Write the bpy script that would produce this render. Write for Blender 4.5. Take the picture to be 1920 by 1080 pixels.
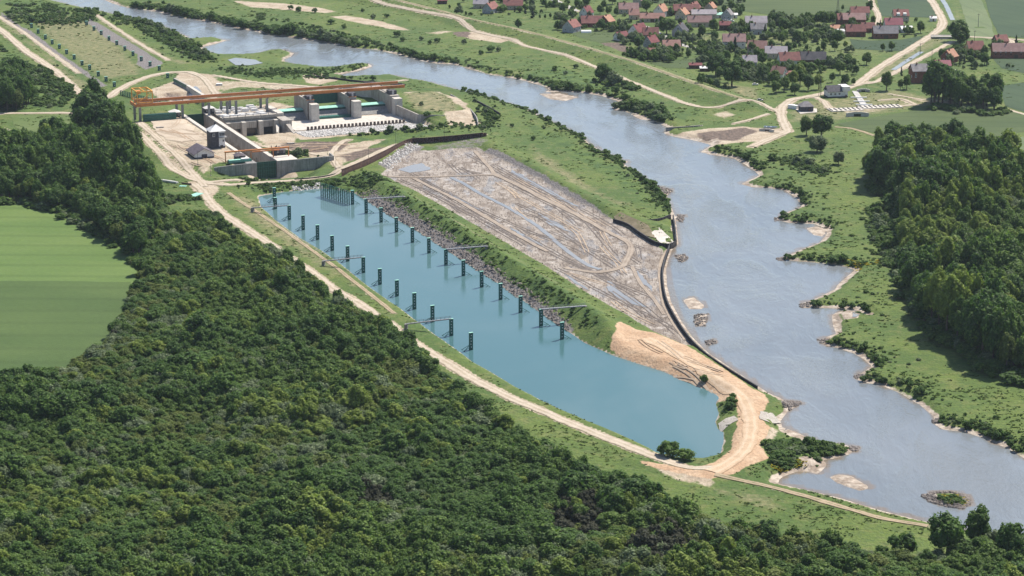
import bpy, math, random
import numpy as np
from mathutils import Vector, Matrix
from mathutils.geometry import delaunay_2d_cdt

rad = math.radians
SC = bpy.context.scene
for o in list(bpy.data.objects):
    bpy.data.objects.remove(o)
COL = SC.collection

# ------------------------------------------------------------------ camera
CAM_H, CAM_PITCH, CAM_F = 312.0, 0.262, 4646.0
cd = bpy.data.cameras.new('camera')
cd.sensor_width = 36.0
cd.lens = CAM_F / 1920 * 36.0
cd.clip_start = 1.0
cd.clip_end = 20000
cam = bpy.data.objects.new('camera', cd)
COL.objects.link(cam)
cam.location = (0, 0, CAM_H)
cam.rotation_euler = (math.pi / 2 - CAM_PITCH, 0, 0)
SC.camera = cam

# ------------------------------------------------------------------ sky, sun, exposure
SUN_EL, SUN_AZ = 56.0, 44.0          # azimuth: degrees to the right of straight ahead (+Y)
world = bpy.data.worlds.new('World')
SC.world = world
world.use_nodes = True
wn = world.node_tree
wn.nodes.clear()
wo = wn.nodes.new('ShaderNodeOutputWorld')
wb = wn.nodes.new('ShaderNodeBackground')
ws = wn.nodes.new('ShaderNodeTexSky')
ws.sky_type = 'NISHITA'
ws.sun_disc = False
ws.sun_elevation = rad(SUN_EL)
ws.sun_rotation = rad(SUN_AZ)
ws.altitude = 300
ws.dust_density = 1.0
wb.inputs['Strength'].default_value = 0.10
wn.links.new(ws.outputs[0], wb.inputs[0])
wn.links.new(wb.outputs[0], wo.inputs[0])

sd = bpy.data.lights.new('sun', 'SUN')
sd.energy = 4.8
sd.angle = rad(0.53)
sd.color = (1.0, 0.93, 0.82)
sun = bpy.data.objects.new('sun', sd)
COL.objects.link(sun)
sdir = Vector((math.sin(rad(SUN_AZ)) * math.cos(rad(SUN_EL)),
               math.cos(rad(SUN_AZ)) * math.cos(rad(SUN_EL)), math.sin(rad(SUN_EL))))
sun.rotation_euler = sdir.to_track_quat('Z', 'Y').to_euler()
sun.location = (0, 1400, 900)

SC.view_settings.view_transform = 'Standard'
SC.view_settings.look = 'None'
SC.view_settings.gamma = 1.0
SC.view_settings.exposure = 0.6
SC.view_settings.use_curve_mapping = False
SC.cycles.max_bounces = 6
SC.cycles.diffuse_bounces = 2
SC.cycles.glossy_bounces = 3
SC.cycles.transmission_bounces = 2
SC.cycles.transparent_max_bounces = 4
SC.cycles.volume_bounces = 0
SC.cycles.use_denoising = True
SC.cycles.denoiser = 'OPENIMAGEDENOISE'
SC.cycles.denoising_input_passes = 'RGB_ALBEDO_NORMAL'
SC.cycles.denoising_prefilter = 'ACCURATE'

RNG = np.random.default_rng(7)
random.seed(7)

# ------------------------------------------------------------------ helpers
_c, _s = math.cos(CAM_PITCH), math.sin(CAM_PITCH)


def P(u, v, z=0.0):
    """point at height z seen at photograph pixel (u, v)"""
    a = (u - 960) / CAM_F
    b = (v - 540) / CAM_F
    dy, dz = _c - b * _s, -_s - b * _c
    t = (CAM_H - z) / -dz
    return (a * t, dy * t)


def PP(pts, z=0.0):
    return np.array([P(u, v, z) for u, v in pts])


def px_scale(y, z=0.0):
    """photograph pixels per metre at ground distance y"""
    return CAM_F / (y * _c + (CAM_H - z) * _s)


def hash2(ix, iy, seed):
    n = (ix.astype(np.int64) * 374761393 + iy.astype(np.int64) * 668265263 + seed * 974711) & 0x7fffffff
    n = ((n ^ (n >> 13)) * 1274126177) & 0x7fffffff
    n = n ^ (n >> 16)
    return (n & 0xffff) / 65535.0


def vnoise(x, y, s, seed=0):
    x = np.asarray(x, float) / s
    y = np.asarray(y, float) / s
    ix, iy = np.floor(x), np.floor(y)
    fx, fy = x - ix, y - iy
    fx, fy = fx * fx * (3 - 2 * fx), fy * fy * (3 - 2 * fy)
    a, b = hash2(ix, iy, seed), hash2(ix + 1, iy, seed)
    c, d = hash2(ix, iy + 1, seed), hash2(ix + 1, iy + 1, seed)
    return (a * (1 - fx) + b * fx) * (1 - fy) + (c * (1 - fx) + d * fx) * fy


def fbm(x, y, s, seed=0, oct=3):
    t, a, w = 0, 1.0, 0
    for k in range(oct):
        t = t + a * vnoise(x, y, s / 2 ** k, seed + 17 * k)
        w += a
        a *= .55
    return t / w


def smooth(a, b, x):
    t = np.clip((x - a) / (b - a), 0, 1)
    return t * t * (3 - 2 * t)


def dist_line(X, Y, L, closed=False, far=60.0):
    """distance to a polyline; points farther than about `far` get a large number"""
    out = np.full(X.shape, 1e6)
    L = np.asarray(L, float)
    m = (X > L[:, 0].min() - far) & (X < L[:, 0].max() + far) & (Y > L[:, 1].min() - far) & (Y < L[:, 1].max() + far)
    x, y = X[m], Y[m]
    d = np.full(x.shape, 1e12)
    n = len(L)
    for i in range(n if closed else n - 1):
        p, q = L[i], L[(i + 1) % n]
        ex, ey = q[0] - p[0], q[1] - p[1]
        k = np.clip(((x - p[0]) * ex + (y - p[1]) * ey) / max(ex * ex + ey * ey, 1e-9), 0, 1)
        d = np.minimum(d, (x - p[0] - k * ex) ** 2 + (y - p[1] - k * ey) ** 2)
    out[m] = np.sqrt(d)
    return out


def inside(X, Y, L):
    L = np.asarray(L, float)
    r = np.zeros(X.shape, bool)
    m = (X >= L[:, 0].min()) & (X <= L[:, 0].max()) & (Y >= L[:, 1].min()) & (Y <= L[:, 1].max())
    x, y = X[m], Y[m]
    c = np.zeros(x.shape, bool)
    n = len(L)
    for i in range(n):
        (x0, y0), (x1, y1) = L[i], L[(i + 1) % n]
        if y0 == y1:
            continue
        k = (y0 > y) != (y1 > y)
        c ^= k & (x < (x1 - x0) * (y - y0) / (y1 - y0) + x0)
    r[m] = c
    return r


def sdf(X, Y, L, far=60.0):
    """signed distance, negative inside"""
    d = dist_line(X, Y, L, True, far)
    i = inside(X, Y, L)
    d[i] = -d[i]
    return d


def tag(o, label=None, cat=None, group=None, kind=None):
    if label:
        o['label'] = label
    if cat:
        o['category'] = cat
    if group:
        o['group'] = group
    if kind:
        o['kind'] = kind
    return o


def link(name, data, parent=None, loc=None, rz=0.0):
    o = bpy.data.objects.new(name, data)
    COL.objects.link(o)
    if parent is not None:
        o.parent = parent
    if loc is not None:
        o.location = loc
    if rz:
        o.rotation_euler = (0, 0, rz)
    return o


def thing(name, label, cat, loc=(0, 0, 0), rz=0.0, group=None):
    o = link(name, None, None, loc, rz)
    o.empty_display_size = 1
    return tag(o, label, cat, group)


class MB:
    """collects shapes into one mesh"""

    def __init__(self):
        self.v, self.f, self.m = [], [], []

    def add(self, vs, fs, mi=0):
        b = len(self.v)
        self.v += [tuple(p) for p in vs]
        self.f += [tuple(b + i for i in f) for f in fs]
        self.m += [mi] * len(fs)
        return self

    def box(self, x0, x1, y0, y1, z0, z1, mi=0):
        return self.add([(x0, y0, z0), (x1, y0, z0), (x1, y1, z0), (x0, y1, z0),
                         (x0, y0, z1), (x1, y0, z1), (x1, y1, z1), (x0, y1, z1)],
                        [(3, 2, 1, 0), (4, 5, 6, 7), (0, 1, 5, 4), (1, 2, 6, 5), (2, 3, 7, 6), (3, 0, 4, 7)], mi)

    def hexa(self, b, t, mi=0):
        """four bottom and four top corners"""
        return self.add(list(b) + list(t),
                        [(3, 2, 1, 0), (4, 5, 6, 7), (0, 1, 5, 4), (1, 2, 6, 5), (2, 3, 7, 6), (3, 0, 4, 7)], mi)

    def prism(self, poly, z0, z1, mi=0):
        n = len(poly)
        zt = z1 if hasattr(z1, '__len__') else [z1] * n
        zb = z0 if hasattr(z0, '__len__') else [z0] * n
        vs = [(p[0], p[1], z) for p, z in zip(poly, zb)] + [(p[0], p[1], z) for p, z in zip(poly, zt)]
        fs = [tuple(range(n - 1, -1, -1)), tuple(range(n, 2 * n))]
        fs += [(i, (i + 1) % n, n + (i + 1) % n, n + i) for i in range(n)]
        return self.add(vs, fs, mi)

    def bar(self, a, b, w, h=None, mi=0):
        a, b = Vector(a), Vector(b)
        h = h or w
        d = (b - a).normalized()
        up = Vector((0, 0, 1)) if abs(d.z) < .95 else Vector((1, 0, 0))
        x = d.cross(up).normalized() * (w / 2)
        y = x.cross(d).normalized() * (h / 2)
        vs = [a - x - y, a + x - y, a + x + y, a - x + y, b - x - y, b + x - y, b + x + y, b - x + y]
        return self.add(vs, [(3, 2, 1, 0), (4, 5, 6, 7), (0, 1, 5, 4), (1, 2, 6, 5), (2, 3, 7, 6), (3, 0, 4, 7)], mi)

    def tube(self, a, b, r0, r1=None, n=8, mi=0):
        a, b = Vector(a), Vector(b)
        r1 = r0 if r1 is None else r1
        d = (b - a).normalized()
        up = Vector((0, 0, 1)) if abs(d.z) < .95 else Vector((1, 0, 0))
        x = d.cross(up).normalized()
        y = d.cross(x).normalized()
        vs = []
        for p, r in ((a, r0), (b, r1)):
            for i in range(n):
                t = 2 * math.pi * i / n
                vs.append(p + x * (r * math.cos(t)) + y * (r * math.sin(t)))
        fs = [(i, (i + 1) % n, n + (i + 1) % n, n + i) for i in range(n)]
        fs += [tuple(range(n - 1, -1, -1)), tuple(range(n, 2 * n))]
        return self.add(vs, fs, mi)

    def mesh(self, name, mats):
        me = bpy.data.meshes.new(name)
        me.from_pydata(self.v, [], self.f)
        for m in (mats if isinstance(mats, (list, tuple)) else [mats]):
            me.materials.append(m)
        if any(self.m):
            me.polygons.foreach_set('material_index', self.m)
        me.update()
        return me

    def build(self, name, mats, parent=None, loc=None, rz=0.0):
        return link(name, self.mesh(name, mats), parent, loc, rz)


def np_mesh(name, V, F, mat, smooth_shade=False):
    """V (n,3), F (m,k) with k = 3 or 4, all alike"""
    V = np.ascontiguousarray(V, np.float32)
    F = np.ascontiguousarray(F, np.int32)
    me = bpy.data.meshes.new(name)
    k = F.shape[1]
    me.vertices.add(len(V))
    me.vertices.foreach_set('co', V.ravel())
    me.loops.add(F.size)
    me.loops.foreach_set('vertex_index', F.ravel())
    me.polygons.add(len(F))
    me.polygons.foreach_set('loop_start', np.arange(0, F.size, k, dtype=np.int32))
    me.polygons.foreach_set('loop_total', np.full(len(F), k, np.int32))
    if smooth_shade:
        me.polygons.foreach_set('use_smooth', np.ones(len(F), bool))
    me.update(calc_edges=True)
    if mat is not None:
        me.materials.append(mat)
    return me


def fattr(me, name, vals):
    a = me.attributes.new(name, 'FLOAT', 'POINT')
    a.data.foreach_set('value', np.ascontiguousarray(vals, np.float32))


def copy_tree(o, parent=None):
    c = o.copy()
    COL.objects.link(c)
    if parent is not None:
        c.parent = parent
        c.matrix_parent_inverse = o.matrix_parent_inverse
    for ch in list(KIDS.get(o.name, [])):
        copy_tree(ch, c)
    return c


KIDS = {}
NTH = ['first', 'second', 'third', 'fourth', 'fifth', 'sixth', 'seventh', 'eighth', 'ninth', 'tenth', 'eleventh', 'twelfth', 'thirteenth', 'fourteenth', 'fifteenth', 'sixteenth', 'seventeenth', 'eighteenth', 'nineteenth', 'twentieth'] + [w_ for t_ in ('twenty', 'thirty', 'forty') for w_ in [f'{t_}-{q_}' for q_ in ('first', 'second', 'third', 'fourth', 'fifth', 'sixth', 'seventh', 'eighth', 'ninth')]]


def kid(o):
    """remember the child for later copying"""
    KIDS.setdefault(o.parent.name, []).append(o)
    return o


# ------------------------------------------------------------------ materials
class NT:
    def __init__(self, name):
        self.mat = bpy.data.materials.new(name)
        self.mat.use_nodes = True
        self.t = self.mat.node_tree
        self.t.nodes.clear()
        self.out = self.t.nodes.new('ShaderNodeOutputMaterial')
        self.bsdf = self.t.nodes.new('ShaderNodeBsdfPrincipled')
        self.t.links.new(self.bsdf.outputs[0], self.out.inputs['Surface'])
        g = self.t.nodes.new('ShaderNodeNewGeometry')
        self.pos = g.outputs['Position']

    def n(self, typ, **kw):
        nd = self.t.nodes.new(typ)
        for k, v in kw.items():
            setattr(nd, k, v)
        return nd

    def set(self, sock, v):
        if hasattr(v, 'is_output') or isinstance(v, bpy.types.NodeSocket):
            self.t.links.new(v, sock)
        else:
            if isinstance(v, (tuple, list)) and len(v) == 3 and sock.type == 'RGBA':
                v = (*v, 1)
            sock.default_value = v

    def math(self, op, a, b=0.0, c=None, clamp=False):
        nd = self.n('ShaderNodeMath', operation=op, use_clamp=clamp)
        self.set(nd.inputs[0], a)
        self.set(nd.inputs[1], b)
        if c is not None:
            self.set(nd.inputs[2], c)
        return nd.outputs[0]

    def noise(self, scale, detail=3.0, vec=None, rough=.55, dist=0.0):
        nd = self.n('ShaderNodeTexNoise')
        self.set(nd.inputs['Vector'], vec if vec is not None else self.pos)
        nd.inputs['Scale'].default_value = scale
        nd.inputs['Detail'].default_value = detail
        nd.inputs['Roughness'].default_value = rough
        nd.inputs['Distortion'].default_value = dist
        return nd.outputs[0]

    def mapping(self, scale=(1, 1, 1), rz=0.0, vec=None):
        nd = self.n('ShaderNodeMapping')
        self.set(nd.inputs['Vector'], vec if vec is not None else self.pos)
        nd.inputs['Rotation'].default_value = (0, 0, rz)
        nd.inputs['Scale'].default_value = scale
        return nd.outputs[0]

    def ramp(self, fac, lo, hi):
        nd = self.n('ShaderNodeMapRange', interpolation_type='SMOOTHSTEP')
        self.set(nd.inputs[0], fac)
        nd.inputs[1].default_value = lo
        nd.inputs[2].default_value = hi
        return nd.outputs[0]

    def mix(self, fac, a, b, mode='MIX'):
        nd = self.n('ShaderNodeMix', data_type='RGBA', blend_type=mode)
        self.set(nd.inputs[0], fac)
        self.set(nd.inputs[6], a)
        self.set(nd.inputs[7], b)
        return nd.outputs[2]

    def attr(self, name):
        nd = self.n('ShaderNodeAttribute', attribute_name=name)
        return nd.outputs['Fac']

    def rnd(self):
        return self.n('ShaderNodeObjectInfo').outputs['Random']

    def bump(self, h, dist=.3, strength=1.0):
        nd = self.n('ShaderNodeBump')
        nd.inputs['Strength'].default_value = strength
        nd.inputs['Distance'].default_value = dist
        self.set(nd.inputs['Height'], h)
        self.t.links.new(nd.outputs[0], self.bsdf.inputs['Normal'])

    def fin(self, color, rough=.8, spec=.3, metal=0.0):
        self.set(self.bsdf.inputs['Base Color'], color)
        self.set(self.bsdf.inputs['Roughness'], rough)
        self.bsdf.inputs['Specular IOR Level'].default_value = spec
        self.bsdf.inputs['Metallic'].default_value = metal
        return self.mat


def mottled(name, a, b, scale=.6, rough=.85, spec=.2, fine=4.0, bump=.0, bscale=2.0, obj=False, metal=0.0, streak=False):
    n = NT(name)
    vec = None
    if obj:
        vec = n.n('ShaderNodeTexCoord').outputs['Object']
    f = n.ramp(n.noise(scale, 4, vec), .32, .68)
    c = n.mix(f, a, b)
    f2 = n.noise(fine, 3, vec)
    v = n.math('MULTIPLY_ADD', f2, .6, .7)
    c = n.mix(1.0, c, v, 'MULTIPLY')
    if streak:
        f3 = n.ramp(n.noise(1.0, 3, n.mapping((1.3, 1.3, .12), vec=vec)), .42, .7)
        c = n.mix(n.math('MULTIPLY', f3, .55), c, tuple(x * .45 for x in a))
    if bump:
        n.bump(n.noise(bscale, 4, vec), bump)
    return n.fin(c, rough, spec, metal)
# ------------------------------------------------------------------ layout, surveyed from the photograph (pixels -> ground)
WL = -2.0                                        # water level of river and basin
RIVER_NEAR = [(40, -40), (93, 0), (125, 8), (160, 16), (200, 24), (225, 30), (262, 37), (300, 46), (320, 57), (350, 68), (357, 74),
    (375, 73), (400, 71), (425, 76), (400, 83), (380, 88), (378, 93), (395, 100), (420, 104), (445, 104), (480, 101), (500, 95), (530, 93), (551, 100),
    (545, 106), (532, 111), (535, 117), (560, 122), (580, 124), (600, 127), (625, 127), (660, 121), (690, 119), (698, 124),
    (690, 128), (665, 134), (632, 140), (650, 144), (700, 143), (735, 140), (760, 147), (810, 155), (830, 161), (860, 169), (910, 182), (960, 197),
    (990, 206), (1015, 219), (1045, 234), (1075, 249), (1095, 259), (1105, 270), (1130, 285), (1152, 295), (1178, 303), (1170, 308), (1190, 322),
    (1210, 337), (1227, 349), (1256, 356), (1250, 368), (1262, 397), (1266, 407), (1272, 458), (1262, 464), (1254, 484), (1249, 504), (1250, 535),
    (1258, 566), (1276, 600), (1298, 632), (1328, 662), (1376, 694), (1424, 726), (1440, 737), (1462, 746), (1474, 753), (1502, 756), (1477, 771),
    (1463, 790), (1468, 806), (1490, 818), (1520, 830), (1540, 832), (1575, 832), (1604, 840), (1594, 851), (1562, 860), (1540, 862), (1549, 868), (1547, 876),
    (1534, 889), (1515, 884), (1495, 884), (1477, 890), (1462, 897), (1459, 907), (1507, 918), (1575, 934), (1650, 957), (1725, 976), (1800, 992), (1900, 1012), (2050, 1040), (2300, 1092), (2700, 1190)]
RIVER_FAR = [(2700, 1060), (2300, 972), (2050, 908), (1920, 859), (1894, 843), (1845, 822), (1807, 809), (1770, 806), (1753, 796), (1751, 781), (1725, 759), (1690, 738), (1652, 722), (1620, 717),
    (1606, 711), (1612, 702), (1627, 692), (1635, 687), (1622, 675), (1600, 662), (1570, 652), (1545, 647), (1539, 639), (1552, 631), (1568, 626),
    (1562, 610), (1560, 592), (1575, 584), (1600, 584), (1620, 590), (1632, 592), (1610, 582), (1575, 579), (1525, 576), (1505, 577), (1502, 569), (1520, 564), (1540, 555), (1567, 542), (1570, 535),
    (1590, 517), (1604, 506), (1580, 499), (1545, 494), (1502, 490), (1462, 486), (1480, 478), (1500, 469), (1537, 455), (1550, 440), (1552, 428), (1527, 420), (1480, 418),
    (1455, 411), (1470, 400), (1500, 390), (1504, 385), (1492, 370), (1472, 357), (1440, 352), (1410, 351), (1389, 345), (1400, 340), (1424, 329),
    (1417, 322), (1395, 307), (1372, 295), (1335, 290), (1313, 285), (1335, 272), (1297, 262), (1260, 255), (1245, 250), (1255, 240), (1247, 236), (1230, 229),
    (1210, 221), (1185, 212), (1145, 204), (1165, 192), (1130, 180), (1090, 173), (1050, 171), (1022, 173), (1030, 168), (1025, 163), (990, 153),
    (960, 146), (920, 140), (880, 129), (850, 120), (820, 119), (790, 114), (750, 103), (705, 93), (665, 90), (610, 80), (555, 71), (510, 66), (480, 59),
    (435, 51), (390, 40), (350, 35), (295, 22), (237, 14), (207, 5), (197, 0), (130, -40)]
POND = [(484, 368), (530, 360), (580, 355), (602, 353), (640, 357), (665, 362), (692, 379), (730, 404), (780, 432), (830, 464), (880, 497), (937, 533), (960, 551), (990, 569), (1022, 593),
    (1070, 625), (1095, 642), (1150, 667), (1197, 682), (1242, 696), (1275, 711), (1302, 722), (1330, 732), (1349, 745), (1342, 757), (1348, 776),
    (1341, 790), (1346, 805), (1357, 810), (1357, 828), (1350, 852), (1312, 862), (1272, 859), (1234, 850), (1200, 832), (1155, 811), (1110, 793), (1060, 772), (1010, 748),
    (960, 722), (930, 703), (885, 678), (850, 651), (815, 627), (780, 601), (750, 578), (717, 556), (685, 533), (640, 496), (600, 468), (562, 446), (517, 413), (490, 388)]
MUD = [(717, 328), (745, 305), (780, 285), (830, 281), (895, 280), (930, 298), (960, 310), (1010, 338), (1072, 375), (1145, 413), (1175, 426), (1232, 462), (1246, 480), (1244, 504), (1245, 535),
    (1252, 566), (1270, 600), (1292, 634), (1310, 652), (1285, 648), (1227, 622), (1185, 596), (1135, 568), (1085, 539), (1022, 497), (960, 461), (890, 421), (830, 386), (780, 358)]
SPIT = [(1157, 606), (1165, 604), (1192, 617), (1227, 622), (1255, 632), (1285, 645), (1322, 667), (1370, 700), (1410, 727), (1436, 738), (1440, 752), (1425, 775), (1440, 800), (1425, 835), (1440, 858),
    (1380, 885), (1335, 896), (1290, 887), (1250, 879), (1215, 872), (1180, 858), (1230, 868), (1290, 878), (1340, 866), (1372, 842), (1380, 800), (1388, 775), (1375, 752), (1347, 742), (1302, 720), (1242, 694), (1197, 680), (1147, 647), (1154, 632)]
RIDGE = [(690, 322), (720, 340), (757, 364), (830, 406), (913, 459), (985, 504), (1060, 550), (1097, 573), (1150, 605), (1200, 636), (1300, 680), (1380, 727)]
RIDGE2 = [(910, 262), (960, 290), (1040, 335), (1110, 375), (1180, 405), (1235, 425)]      # back of the grassy point beside the river
DIKE = [(560, -30), (690, -8), (745, 0), (815, 17), (880, 35), (960, 52), (1020, 67), (1110, 92), (1185, 114), (1260, 140), (1335, 167), (1400, 187)]
LEFT_FIELD = [(-260, 372), (-60, 373), (0, 376), (45, 379), (110, 396), (180, 433), (240, 466), (258, 486), (262, 520), (252, 560), (235, 600), (205, 645), (150, 690), (60, 730), (-60, 755), (-320, 770)]

WORKS = {'o': np.array([-146.19, 1459.24]), 'u': np.array([.3809, -.9246]), 'v': np.array([.9246, .3809])}


def W(s, t):
    """lock axes -> ground: s metres downstream of the lower gate, t metres to the right of the lock wall"""
    q = WORKS['o'] + s * WORKS['u'] + t * WORKS['v']
    return (q[0], q[1])


def WW(pts):
    return np.array([W(s, t) for s, t in pts])


W_RZ = math.atan2(-.9246, .3809)                  # local +X runs downstream (s), local +Y runs to the right (t)

# levels: (outline, level, ramp width)
LEVELS = [
    (WW([(-152, -13), (14, -13), (14, .3), (-152, .3)]), -8.2, .3),
    (WW([(-122, 5), (-122, 42), (-94, 38), (-92, 8)]), -8.6, 9.0),
    (WW([(-142, 46), (-142, 124), (-64, 132), (-64, 42)]), -3.4, 4.0),
    (WW([(15, -17), (15, 9), (36, 6), (36, -18)]), -7.4, 15.0),
    (WW([(15.5, 8), (15.5, 24), (24, 20), (26, 8)]), -4.4, 9.0),
    (WW([(17.5, -36), (17, -18), (28, -18), (27, -30)]), -3.6, 8.0),
    (WW([(-84, 8), (-84, 40), (-60, 44), (-50, 110), (-20, 90), (-22, 30), (-60, 6)]), -2.2, 10.0),
    (WW([(-235, 2), (-235, 13), (-160, 11), (-160, -12)]), -3.5, 6.0),
]
RAISED = [
    (WW([(-142, -64), (-142, -14), (12, -14), (12, -40), (-40, -60)]), 2.3, 12.0),
    (WW([(-170, 129), (-108, 129), (-84, 142), (-88, 160), (-120, 176), (-165, 165)]), 2.6, 10.0),
]

# roads: (points, height of the track for the survey, width, kind)
ROADS = [
    ([(365, 345), (380, 358), (395, 380), (415, 400), (455, 425), (507, 458), (560, 495), (600, 522), (630, 545), (672, 568), (700, 588), (730, 607), (752, 626), (792, 653), (842, 683), (892, 714), (960, 747), (1010, 768), (1060, 789), (1115, 812), (1180, 838), (1240, 862), (1290, 880), (1335, 884)], 0, 5.6, 'dirt'),
    ([(428, 362), (480, 397), (540, 437), (600, 480), (640, 510), (690, 548), (740, 588)], 0, 2.4, 'rut'),
    ([(-60, 214), (0, 213), (60, 212), (150, 213), (200, 226), (255, 252), (290, 284), (330, 320), (380, 341), (430, 347), (480, 343), (560, 337), (615, 330), (650, 320), (700, 298), (765, 267), (860, 258), (905, 253)], 0, 5.0, 'dirt'),
    ([(262, 232), (300, 266), (350, 310), (375, 335), (385, 345)], 1.5, 4.5, 'dirt'),
    ([(385, 343), (430, 338), (450, 338)], 0, 4.5, 'dirt'),
    ([(470, 262), (500, 275), (550, 280), (590, 292), (620, 298), (638, 322)], -1, 4.0, 'dirt'),
    ([(655, 258), (640, 264), (622, 284), (624, 300), (636, 320)], -1, 4.2, 'dirt'),
    ([(640, 322), (680, 304), (720, 285), (740, 276)], 0, 4, 'dirt'),
    ([(-40, 30), (0, 55), (50, 97), (100, 130), (140, 165), (157, 180)], 0, 6.0, 'dirt'),
    ([(-30, 14), (0, 32), (50, 65), (100, 102), (147, 137)], 0, 3.2, 'dirt'),
    ([(180, 28), (250, 75), (315, 113)], 0, 3.0, 'dirt'),
    ([(205, 182), (216, 172), (237, 160), (275, 144), (312, 136), (335, 135), (355, 135), (380, 145), (395, 162), (407, 180)], 0, 5.5, 'dirt'),
    ([(400, 141), (480, 155), (550, 160), (650, 166), (760, 150)], 0, 4, 'dirt'),
    (DIKE, 4.4, 3.2, 'track'),
    ([(690, 3), (705, 8), (780, 25), (855, 42), (890, 59), (960, 75), (985, 86), (1060, 104), (1112, 124), (1160, 143), (1202, 161), (1277, 191), (1315, 201), (1350, 201), (1415, 199), (1440, 203), (1460, 210), (1467, 225), (1477, 243)], 0, 4.0, 'dirt'),
    ([(1477, 246), (1467, 226), (1465, 212), (1467, 200), (1485, 187), (1527, 179), (1547, 174), (1585, 166), (1610, 158)], 0, 6.0, 'dirt'),
    ([(1610, 158), (1652, 124), (1702, 94), (1747, 66), (1764, 52), (1768, 40), (1755, 15), (1745, 0), (1735, -20)], 0, 6.5, 'dirt'),
    ([(1610, 158), (1645, 153), (1700, 124), (1787, 77)], 0, 4.0, 'dirt'),
    ([(1527, 181), (1545, 191), (1555, 202), (1585, 207), (1604, 206)], 0, 4.0, 'dirt'),
    ([(1748, 66), (1785, 67), (1865, 71), (1925, 75)], 0, 5.0, 'dirt'),
    ([(1874, 71), (1895, 76), (1902, 84)], 0, 4.5, 'dirt'),
    ([(1030, -8), (1040, 0), (1060, 10), (1082, 21)], 0, 6.0, 'paved'),
    ([(1160, 47), (1185, 49), (1212, 51), (1240, 66), (1272, 82), (1297, 89), (1330, 96)], 0, 5.0, 'paved'),
    ([(1630, -10), (1635, 8), (1647, 28), (1645, 46)], 0, 4.5, 'dirt'),
    ([(1340, 895), (1380, 900), (1440, 912), (1520, 934), (1600, 957), (1660, 973), (1740, 987)], 0, 3.2, 'rut'),
    ([(1438, 246), (1460, 248), (1478, 246), (1440, 262), (1410, 275)], 0, 6.0, 'dirt'),
    ([(1440, 214), (1405, 225), (1375, 232)], 0, 3.0, 'dirt'),
    ([(1880, 203), (1925, 216)], 0, 3.0, 'dirt'),
    ([(1565, 238), (1600, 242), (1640, 255)], 0, 3.0, 'rut'),
    ([(0, 240), (25, 252), (20, 268), (40, 258), (70, 262), (90, 266)], 0, 4.0, 'dirt'),
    ([(1668, 176), (1700, 182), (1725, 187)], 0, 2.5, 'dirt'),
    ([(1650, 188), (1690, 186), (1718, 197)], 0, 3.0, 'dirt'),
    ([(1565, 208), (1590, 206), (1640, 203), (1718, 197)], 0, 3.0, 'dirt'),
    # on the drained mud
    ([(717, 331), (780, 333), (855, 330), (900, 329), (925, 326), (905, 300), (890, 284)], -1, 2.4, 'silt'),
    ([(925, 327), (960, 342), (1022, 374), (1085, 405), (1135, 433), (1180, 458), (1174, 490), (1160, 503), (1125, 511), (1077, 506), (1060, 502)], -1, 3.4, 'silt'),
    ([(775, 335), (850, 372), (910, 407), (960, 436), (1027, 473)], -1, 2.6, 'silt'),
    ([(1250, 470), (1238, 500), (1240, 540), (1245, 570), (1262, 603), (1285, 638)], -1, 2.2, 'silt'),
    ([(1185, 500), (1200, 530), (1225, 560), (1245, 590)], -1, 2.0, 'silt'),
    # on the sand spit
    ([(1335, 884), (1365, 868), (1397, 840), (1408, 800), (1402, 765), (1385, 738), (1345, 712), (1290, 675), (1240, 648), (1212, 634)], 1.5, 6.5, 'spit'),
]
WIDTH_EXTRA = 2.0

# bare or special ground: (outline, value)
BARE = [
    ([(275, 226), (350, 214), (400, 248), (480, 290), (520, 300), (470, 318), (420, 312), (380, 330), (330, 300), (290, 262)], .64),
    ([(430, 205), (520, 190), (560, 200), (560, 260), (640, 262), (740, 250), (700, 268), (690, 290), (640, 312), (600, 300), (540, 290), (490, 270)], .66),
    ([(330, 135), (400, 138), (420, 160), (410, 186), (350, 182), (300, 185), (270, 170), (300, 160), (325, 150)], .85),
    ([(400, 150), (470, 152), (560, 158), (640, 168), (560, 172), (450, 165), (410, 175)], .6),
    ([(560, 142), (600, 135), (640, 150), (600, 160), (570, 156)], .75),
    ([(480, 3), (540, 7), (600, 14), (635, 22), (610, 25), (540, 19), (470, 14), (430, 0)], .9),
    ([(615, 31), (650, 28), (700, 36), (740, 46), (782, 60), (740, 56), (680, 46)], .9),
    ([(790, 62), (830, 56), (860, 58), (820, 66)], .6),
    ([(850, 62), (890, 58), (960, 76), (940, 82), (880, 74)], .75),
    ([(1245, 250), (1330, 240), (1400, 236), (1440, 240), (1480, 240), (1440, 262), (1400, 268), (1350, 272), (1290, 262)], .9),
    ([(830, 216), (880, 212), (905, 232), (880, 238), (835, 236)], .9),
    ([(800, 168), (830, 172), (870, 195), (895, 222), (880, 224), (850, 200), (815, 176)], .85),
    ([(750, 172), (800, 170), (815, 176), (760, 183)], .9),
    ([(1330, 215), (1360, 205), (1390, 215), (1360, 225)], .6),
    ([(1565, 205), (1660, 200), (1715, 185), (1700, 200), (1640, 212), (1580, 214)], .5),
    ([(1690, 96), (1720, 80), (1690, 98)], .4),
    ([(1690, 180), (1790, 188), (1800, 200), (1720, 192)], .5),
    ([(1760, 96), (1790, 84), (1800, 96), (1770, 104)], .6),
    ([(1210, 870), (1300, 885), (1350, 900), (1345, 925), (1310, 912), (1240, 892)], .7),
    ([(1390, 860), (1440, 800), (1470, 800), (1452, 830), (1420, 862)], .65),
    ([(340, 340), (380, 340), (420, 352), (400, 372), (370, 366)], .8),
    ([(1230, 40), (1250, 38), (1290, 60), (1260, 66)], .4),
    ([(1340, 62), (1440, 50), (1480, 66), (1380, 78)], .25),
]
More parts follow.
